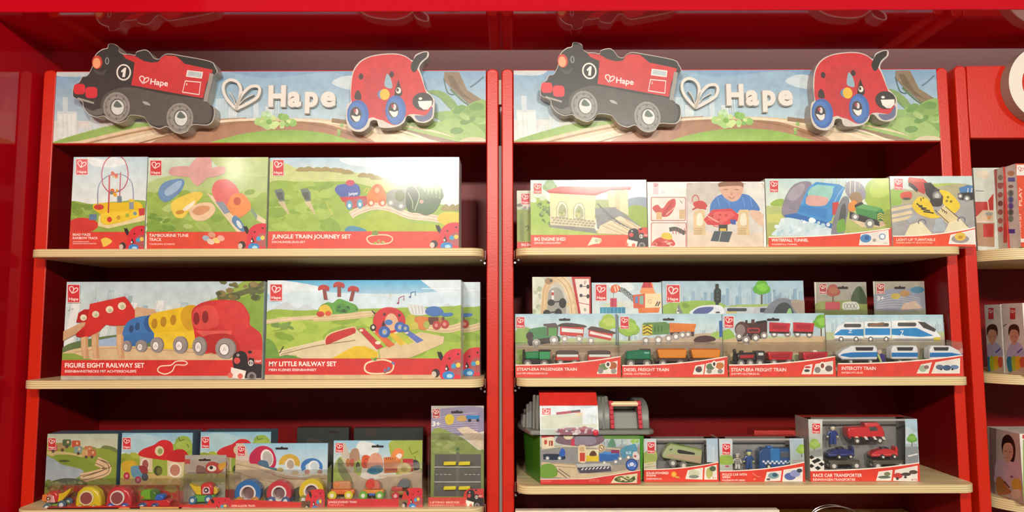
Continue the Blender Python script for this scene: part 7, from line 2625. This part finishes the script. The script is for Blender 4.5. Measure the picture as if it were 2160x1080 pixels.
def art_cross(A):
    A.r(1530, 50, 1960, 200, 'b5b0a8', 'a5a58a')
    A.b([(1540, 120), (1700, 70), (1950, 80), (1950, 250), (1540, 280)], '8f86a0')
    for i in range(9):
        A.l([(1545, 170 + i * 12), (1680, 130 + i * 16), (1900, 110 + i * 18)], 3, 'c5bfcf')
    A.b([(1650, 150), (1680, 120), (1720, 140), (1710, 190), (1670, 200)], 'd9c23a'); A.b([(1740, 150), (1780, 130), (1815, 150), (1800, 175), (1750, 170)], 'c9a05a')
    A.p([(1815, 130), (1915, 130), (1910, 160), (1812, 155)], '2f7fbf'); A.e(1838, 168, 14, 12, '2a2f33'); A.e(1900, 168, 12, 12, '2a2f33')
    A.p([(1740, 230), (1820, 215), (1960, 290), (1960, 400), (1900, 380)], 'dcc9ae')
    for i in range(7):
        A.l([(1780 + i * 25, 250 + i * 14), (1820 + i * 22, 240 + i * 12)], 4, 'c4a98c')
    A.b([(1540, 270), (1740, 280), (1900, 390), (1950, 430), (1950, 900), (1530, 900)], '8a9a50', '7d8c48')
    A.dabs(1545, 290, 1740, 410, 16, ['7f9045', '93a35a', 'a0ab68'], 18, 3, 2)
    A.r(1945, 400, 1960, 860, '8f9a60')
    A.p([(1575, 425), (1925, 425), (1925, 745), (1565, 745)], '5c5a54')
    A.e(1748, 390, 20, 24, '6f8a4a'); A.e(1748, 388, 9, 10, '4a5a3a')
    A.r(1735, 410, 1762, 740, '6a685f')
    for y in (522, 635):
        A.l([(1570, y), (1922, y)], 5, 'd9d6ce', sm=False)
    for x in list(range(1580, 1700, 32)) + list(range(1800, 1920, 32)):
        A.l([(x, 578), (x + 20, 578)], 4, 'c9c6bd', sm=False)
    A.t('3+', 1553, 210, 34, 'e9e6de', 62, bold=.03)
    slot(A, 1742, 104, 44)
    A.logo(1558, 82, 52, 68, 'a8403c')


def flap_cross(A):
    A.r(1510, 752, 1960, 880, 'd0473a')
    A.t('LIFTING BRIDGE', 1540, 798, 15, 'f6c8b8', 220, bold=.02); A.t('HEBEBRUCKE', 1540, 818, 10, 'f3b8a8', 180, bold=0)
    engine_corner(A, 1795, 685, 145, 142)


blister_pack('tall pack marked 3+ with a grey road plate and yellow barriers, beside the middle post', ('L', 2), (908.5, 1021, 856), (903, 1021, 922), -.02, -.048, art_cross, ([(1515, 758), (1788, 758), (1800, 712), (1830, 688), (1890, 692), (1940, 686), (1948, 758), (1960, 759)], flap_cross), O6, 'packs in the bottom left bay', ybot=YB)
for y, lb in ((495, 'upper'), (682, 'lower')):
    t = Toy('toy_road_barrier', f'{lb} pair of yellow barrier arms inside the tall pack', 'toy barrier', -.028, O6, (1745, y + 18), 'yellow barriers')
    for x0, x1 in ((1638, 1738), (1752, 1845)):
        t.slab('barrier_arm', [(x0, y + 14), (x0 + 6, y - 14), (x1, y - 16), (x1 - 4, y + 12)], 'e0cf20', th=.008, bevel=.0015)

# ---- the long set of toy vehicles in the front left
zs = SHELVES[('L', 2)]
FYL = -.06
root = thing('vehicle_gift_set', 'long red tray of toy vehicles in front of the lake box, bottom left', 'toy pack', (X(235, 1060, FYL), FYL + .02, zs))
m = MB()
a, b = X(99, 1072, FYL), X(382, 1072, FYL)
ztp = Z(240, 1068, FYL)
m.box(a, b, FYL, FYL + .05, zs, zs + .002, 'c8332a')
pts = [(lambda q: (q.x, q.z))(at(40 + p / 4.154, 840 + q / 4.154, FYL)) for p, q in ((230, 972), (330, 965), (430, 952), (620, 948), (860, 945), (1060, 955), (1400, 950))]
m.prism([(a, zs), (a, max(zs + .0015, pts[0][1]))] + [(min(max(p[0], a), b), max(p[1], zs + .0015)) for p in pts] + [(b, max(zs + .0015, pts[-1][1])), (b, zs)], FYL, FYL + .001, 'd0342c')
A = Art(m, (a, FYL, zs), (1, 0, 0), (0, 0, 1), (0, -1, 0), b - a, .03)
A.org(40, 840, 4.154)
A.r(1060, 953, 1400, 1100, 'd3a35a')
A.b([(420, 1010), (440, 985), (520, 985), (540, 1010)], '5a7ac0'); A.b([(570, 1010), (600, 975), (670, 985), (680, 1010)], 'a3b83a')
A.b([(700, 1010), (720, 982), (790, 985), (800, 1010)], 'e08a2a'); A.e(770, 1000, 20, 16, '2a2020')
A.b([(860, 985), (880, 960), (960, 958), (980, 980), (930, 990)], 'd9904a')
m.build('red_tray', M_PRINT, root, smooth=False)
m = MB()
m.box(a, b, FYL + .0555, FYL + .0565, zs, Z(240, 1052, FYL + .055), 'a8413a')
A = Art(m, (a, FYL + .0555, zs), (1, 0, 0), (0, 0, 1), (0, -1, 0), b - a, .06)
A.org(40, 840, 4.154)
A.r(180, 760, 1400, 1000, '9a5a3c', 'b5453a')
A.dabs(200, 790, 1340, 950, 40, ['8a6a3c', 'b03a30', '93803f', 'a5553a'], 30, 4)
m.build('backing_card', M_PRINT, root, smooth=False)
m = MB()
clear_cover(m, a + .0005, b - .0005, FYL + .0012, FYL + .055, zs + .002, Z(240, 1022, FYL), Z(240, 1022, FYL) + .002)
m.build('clear_blister', M_CLEAR, root, smooth=False)
YV = FYL + .028
GS = 'toy vehicles in the long red tray'
t = Toy('toy_bird_engine', 'bird engine with yellow tail at the left end of the long red tray', 'toy train car', YV, O5, (350, 985), 'bird engines')
t.slab('beak', [(215, 895), (222, 840), (265, 835), (265, 900)], 'd9753a', th=.014)
t.slab('body', [(262, 850), (280, 810), (340, 808), (370, 840), (355, 905), (262, 905)], 'c8302f', th=.02, bevel=.003)
t.slab('cheek', [(272, 845), (300, 832), (330, 845), (345, 905), (268, 905)], 'e3b0b0', th=.021)
t.eye(288, 868, 17, '231c1e', 'dedad6', dy=-.0108)
t.slab('tail', [(345, 835), (400, 825), (470, 780), (465, 805), (440, 840), (395, 890), (350, 905)], 'dcb81f', th=.014)
t.slab('chassis', [(265, 935), (400, 905), (430, 920), (430, 965), (265, 975)], '7aa83a', th=.018)
t.wheels([(283, 945), (408, 920)], 36, '3f6478', 'd6dde0', dy=.0115)
m = MB()
for i, (cx, cy, r, c, wc, lb) in enumerate(((628, 862, 112, 'd9c41f', 'b5a52a', 'yellow hump wagon with a round window in the long red tray'), (895, 860, 112, 'c43238', '3f57a0', 'red hump wagon with a round window in the long red tray'))):
    t = Toy('toy_window_wagon', lb, 'toy train car', YV, O5, (cx, 965), GS)
    body = [(cx - r, cy + 88), (cx - r * .98, cy + 20), (cx - r * .8, cy - 50), (cx - r * .35, cy - 92), (cx + r * .3, cy - 92), (cx + r * .8, cy - 55), (cx + r, cy + 10), (cx + r, cy + 88)]
    t.slab('body', body, c, th=.022, bevel=.004)
    P = t.P(cx - 5, cy)
    mm = MB()
    mm.cyl(P.x, P.y - .0125, P.z, t.L(62), -.0012, .001, 'e9ded2' if i else 'e8dca0', n=26)
    mm.cyl(P.x, P.y - .0142, P.z, t.L(50), -.0008, .0004, '8f4a48', n=26)
    mm.build('round_window', M_TOY, t.root)
    t.wheels([(cx - 60, 935), (cx + 60, 935)], 30 if i else 20, wc, 'd9dde6', dy=.0125)
t = Toy('toy_car_train', 'green and blue toy car at the right end of the long red tray', 'toy train car', YV, O5, (1165, 975), GS)
t.slab('cab', [(1078, 885), (1078, 820), (1095, 795), (1170, 795), (1200, 810), (1210, 885)], '6fae2f', th=.02, bevel=.004)
t.slab('cab_back', [(1165, 800), (1195, 795), (1225, 830), (1215, 885), (1170, 885)], '3f7a30', th=.022, bevel=.002)
t.slab('hood', [(1165, 885), (1170, 850), (1200, 838), (1270, 838), (1285, 850), (1285, 880), (1250, 892)], '2468c4', th=.02, bevel=.003)
t.slab('chassis', [(1085, 895), (1320, 880), (1345, 900), (1330, 950), (1100, 955)], 'c92a30', th=.02, bevel=.002)
t.eye(1105, 858, 12, 'd97a35', '5a3a20', dy=-.0105)
t.wheels([(1110, 935), (1218, 940)], 34, '2a5a86', 'd9dde0', dy=.013)

# hidden pair of dim packs in the bottom left bay, shelf shade painted into their colours
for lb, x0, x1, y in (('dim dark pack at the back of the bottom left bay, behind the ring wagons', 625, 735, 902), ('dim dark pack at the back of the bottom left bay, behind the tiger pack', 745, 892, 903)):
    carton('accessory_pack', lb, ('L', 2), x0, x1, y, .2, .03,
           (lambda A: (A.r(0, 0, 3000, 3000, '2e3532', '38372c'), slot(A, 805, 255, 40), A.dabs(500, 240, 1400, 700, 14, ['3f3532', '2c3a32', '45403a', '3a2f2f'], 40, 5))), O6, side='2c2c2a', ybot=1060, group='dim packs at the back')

# ------------------------------------------------------------------ third unit at the right edge
OR1 = (2040, 330, 4.5)
OR2 = (2040, 620, 4.909)
OR3 = (2020, 860, 4.909)


def side_box(name, label, key, xs, X0px, Xfpx, ytop, depth, Yf, w, front, side_fn, org, cols):
    """box standing right of the lens, so that its left side faces us"""
    zs = SHELVES[key]
    xl = X(X0px, ytop + 40, Yf)
    zt = Z(X0px, ytop, Yf)
    m = MB()
    m.box(xl, xl + w, Yf, Yf + depth, zs, zt, cols)
    if side_fn:
        A = Art(m, (xl, Yf + depth, zs), (0, -1, 0), (0, 0, 1), (-1, 0, 0), depth, zt - zs)
        A.org(*org)
        side_fn(A)
    if front:
        A = Art(m, (xl, Yf, zs), (1, 0, 0), (0, 0, 1), (0, -1, 0), w, zt - zs)
        A.org(*org)
        front(A)
    o = m.build(name, M_PRINT, None, loc=(xl + w / 2, Yf + depth / 2, zs), smooth=False)
    return tag(o, label, 'toy box', 'boxes on the unit at the right edge')


def f1(A):
    A.r(460, 60, 900, 900, 'dd4a26')
    A.r(470, 80, 900, 180, 'ece6de')
    A.heart(486, 100, 50, 'cf4a3c', 5)
    A.t('PLAY', 520, 470, 30, 'f3c8b0', 180, rot=-90); A.t('KITCHEN SET', 512, 790, 22, 'f3c8b0', 250, rot=-90)
    A.r(490, 780, 540, 815, 'f0dcd0')


def s1(A):
    A.r(300, 60, 470, 900, 'e3ddd4')
    A.e(415, 160, 34, 26, 'c98a5a'); A.r(388, 200, 455, 240, '5a4ab0'); A.e(415, 285, 26, 16, '8f5f4a')
    for i, c in enumerate(('4a5a4a', '3a3f9a', '4a44a0', '3f4a45', '6a7a6a')):
        A.e(415, 350 + i * 60, 20, 26, c); A.ring(415, 350 + i * 60, 26, 30, 5, c)
    A.r(388, 690, 455, 730, '4538a8')


def s2(A):
    A.r(200, 60, 470, 900, 'c8bfb2')
    A.r(250, 120, 285, 860, 'b53a34')
    for i, c in enumerate(('8a6a5a', 'b0302c', 'a3453a', '7a3a2f', '9a2f2a', 'a8402f', 'c2302a')):
        A.e(315, 200 + i * 82, 26, 28, c, 20, 8)
    A.r(290, 250, 345, 280, 'a82f2c')
    A.r(345, 90, 380, 820, 'cf3a30')


def f3(A):
    A.r(60, 100, 400, 900, 'c9d0c4', 'd6d8cc')
    A.b([(80, 160), (180, 130), (200, 200), (120, 210)], 'd9cdb5')
    A.l([(80, 325), (160, 330)], 6, '5a5a5a', sm=False)
    A.p([(70, 430), (190, 430), (250, 350), (250, 560), (70, 570)], 'b8302a')
    A.l([(195, 420), (205, 520)], 10, 'efc8b8', sm=False)
    A.p([(80, 580), (150, 510), (250, 510), (250, 620), (80, 630)], 'd5bda0')
    A.e(210, 545, 36, 18, '9aa09a'); A.p([(185, 560), (235, 560), (220, 600), (195, 600)], 'cf9a6a')
    A.l([(80, 620), (250, 620)], 8, 'e6d2bc', sm=False)
    A.p([(85, 630), (260, 630), (260, 860), (100, 850)], 'b08a6c')
    A.p([(150, 640), (250, 640), (250, 765), (155, 765)], 'b8302a')


side_box('play_kitchen_box', 'tall box with an orange red front at the far right of the top shelf', ('F', 0), None, 2145, 0, 345, .035, -.062, .1, f1, s1, OR1, ['dd4a26', 'e0dad0', 'e0dad0', 'e0dad0', 'e0dad0', 'f3efe8'])
side_box('play_kitchen_box', 'narrow red striped box between the orange box and the kitchen picture box', ('F', 0), None, 2118, 0, 352, .03, -.026, .12, lambda A: A.r(200, 60, 470, 900, 'cf3a30'), s2, OR1, ['c8453c', 'c8bfb2', 'c8bfb2', 'c8bfb2', 'c8bfb2', 'e0d8cc'])
side_box('play_kitchen_box', 'pale box with a red kitchen picture, directly right of the outer post', ('F', 0), None, 2055, 0, 354, .05, .005, .1, f3, None, OR1, ['c9d0c4', 'c8bfb2', 'c8bfb2', 'c8bfb2', 'c8bfb2', 'e0d8cc'])


def child_side(ox):
    def fn(A):
        A.r(0, 60, 800, 900, 'd6cec2')
        x = ox
        A.p([(x - 60, 760), (x + 160, 720), (x + 160, 880), (x - 60, 860)], 'c9b090')
        A.b([(x - 70, 620), (x - 40, 530), (x + 30, 500), (x + 90, 540), (x + 110, 640), (x - 60, 660)], 'b5a9c4')
        A.l([(x + 40, 610), (x + 90, 565)], 14, '4a4a9a', sm=False)
        A.b([(x - 40, 440), (x - 35, 380), (x, 350), (x + 45, 370), (x + 55, 440), (x + 20, 520), (x - 10, 520)], 'c98f74')
        A.b([(x - 50, 430), (x - 48, 350), (x - 10, 315), (x + 40, 322), (x + 62, 370), (x + 58, 440), (x + 40, 380), (x - 20, 372)], '4a2a1f')
        A.l([(x - 20, 442), (x, 440)], 5, '5a3a30'); A.l([(x + 18, 442), (x + 38, 440)], 5, '5a3a30'); A.l([(x, 490), (x + 18, 492)], 5, 'a85f54')
        A.b([(x - 70, 700), (x - 60, 655), (x - 20, 660), (x - 10, 790), (x - 50, 800)], '2f7a95')
        A.b([(x - 20, 660), (x + 20, 650), (x + 30, 780), (x - 10, 785)], 'a9b83a'); A.b([(x + 20, 660), (x + 70, 650), (x + 75, 760), (x + 30, 780)], 'ddaa2a')
        A.b([(x + 65, 670), (x + 110, 655), (x + 110, 750), (x + 75, 755)], 'cf5a3a')
        A.l([(x - 110, 340), (x - 70, 312)], 10, '5a4a5a', sm=False)
        A.r(x - 35, 145, x + 20, 262, 'bf3a3c'); A.heart(x - 28, 165, 40, 'f0d8d0', 5)
    return fn


side_box('instrument_box', 'white box with a photo of a child behind a rainbow toy, at the right edge', ('F', 1), None, 2159, 0, 639, .065, -.068, .1, None, child_side(480), OR2, ['f0ebe2', 'efe9df', 'efe9df', 'efe9df', 'efe9df', 'f3efe8'])
side_box('instrument_box', 'second white box with the same child photo, directly behind the first', ('F', 1), None, 2112, 0, 642, .055, .004, .1, lambda A: A.r(0, 0, 900, 900, 'ece6dc'), child_side(255), OR2, ['f0ebe2', 'efe9df', 'efe9df', 'efe9df', 'efe9df', 'f3efe8'])


def s_baby(A):
    A.r(300, 190, 700, 1100, 'b5a294')
    A.p([(330, 200), (400, 215), (390, 1060), (330, 1060)], '8a6a64')
    A.b([(400, 560), (480, 530), (620, 560), (660, 700), (640, 800), (400, 780), (385, 680)], 'c4a0a8')
    A.b([(455, 400), (470, 310), (520, 278), (570, 320), (600, 420), (590, 540), (560, 560), (480, 500)], '1f1512')
    A.b([(468, 430), (490, 370), (550, 370), (575, 430), (565, 520), (520, 560), (480, 510)], 'c09078')
    A.l([(490, 450), (510, 448)], 5, '3a241c'); A.l([(535, 455), (555, 455)], 5, '3a241c'); A.l([(510, 515), (535, 518)], 6, 'a0584e')
    A.b([(400, 740), (450, 720), (520, 830), (560, 880), (420, 900)], 'b06a3a')
    A.b([(560, 760), (640, 740), (660, 860), (590, 860)], 'c99a3a'); A.l([(480, 760), (540, 830)], 14, '6a3a34')
    A.e(560, 715, 18, 14, '8a5a6a'); A.b([(560, 860), (640, 850), (650, 930), (580, 940)], 'd9b9a0')
    A.p([(340, 900), (660, 1010), (660, 1060), (340, 960)], 'cfc0b0'); A.p([(410, 900), (550, 940), (540, 960), (410, 925)], 'b5443c')


side_box('doll_box', 'large box with a photo of a child with black hair, bottom right corner', ('F', 2), None, 2153, 0, 915, .11, -.062, .12, lambda A: (A.r(0, 0, 1200, 1200, 'efe9df'), A.r(670, 280, 900, 320, 'c23a3c'), A.r(676, 330, 900, 1000, '8fae5a')), s_baby, OR3,
         ['efe9df', 'e3dad0', 'e3dad0', 'e3dad0', 'cdb8ac', 'efe9df'])

# curved handles of things standing on the lowest right shelf
for lb, x0, x1, y0, Y, kk in (('thin grey wire handle rising above the lowest right shelf', 1712, 1812, 1068, .02, ('R', 3)),):
    zz = SHELVES[kk]
    P0, P1 = at(x0, 1095, Y), at(x1, 1095, Y)
    root = thing('wire_basket', lb, 'basket', ((P0.x + P1.x) / 2, Y, zz))
    zt = Z(1760, y0, Y)
    cx, rx = (P0.x + P1.x) / 2, (P1.x - P0.x) / 2 * 1.08
    zb = zt - .03
    m = MB()
    m.tube([(cx + rx * math.cos(math.pi * i / 16), Y, zb + (zt - zb) * math.sin(math.pi * i / 16)) for i in range(17)], .0016, '8f8488')
    m.tube([(cx + rx * .85 * math.cos(math.pi * i / 16), Y + .02, zb + (zt - zb) * .95 * math.sin(math.pi * i / 16)) for i in range(17)], .0012, '8f8488')
    m.build('handle', M_CHROME, root)
    if zb > zz + .002:
        m = MB()
        m.box(cx - rx, cx + rx, Y - .002, Y + .03, zz, zb + .001, '6f6a68')
        m.build('basket_body', M_PLAS, root)

zl = SHELVES[('R', 3)]
YL = -.05
m = MB()
m.box(X(1087, 1085, YL), X(1645, 1085, YL), YL, YL + .02, zl, Z(1360, 1076.5, YL), 'e9dcc8')
o = m.build('flat_carton', M_PRINT, None, loc=(X(1360, 1085, YL), YL + .01, zl), bevel=.001)
tag(o, 'long cream carton edge just showing along the bottom of the photo, right unit', 'box')
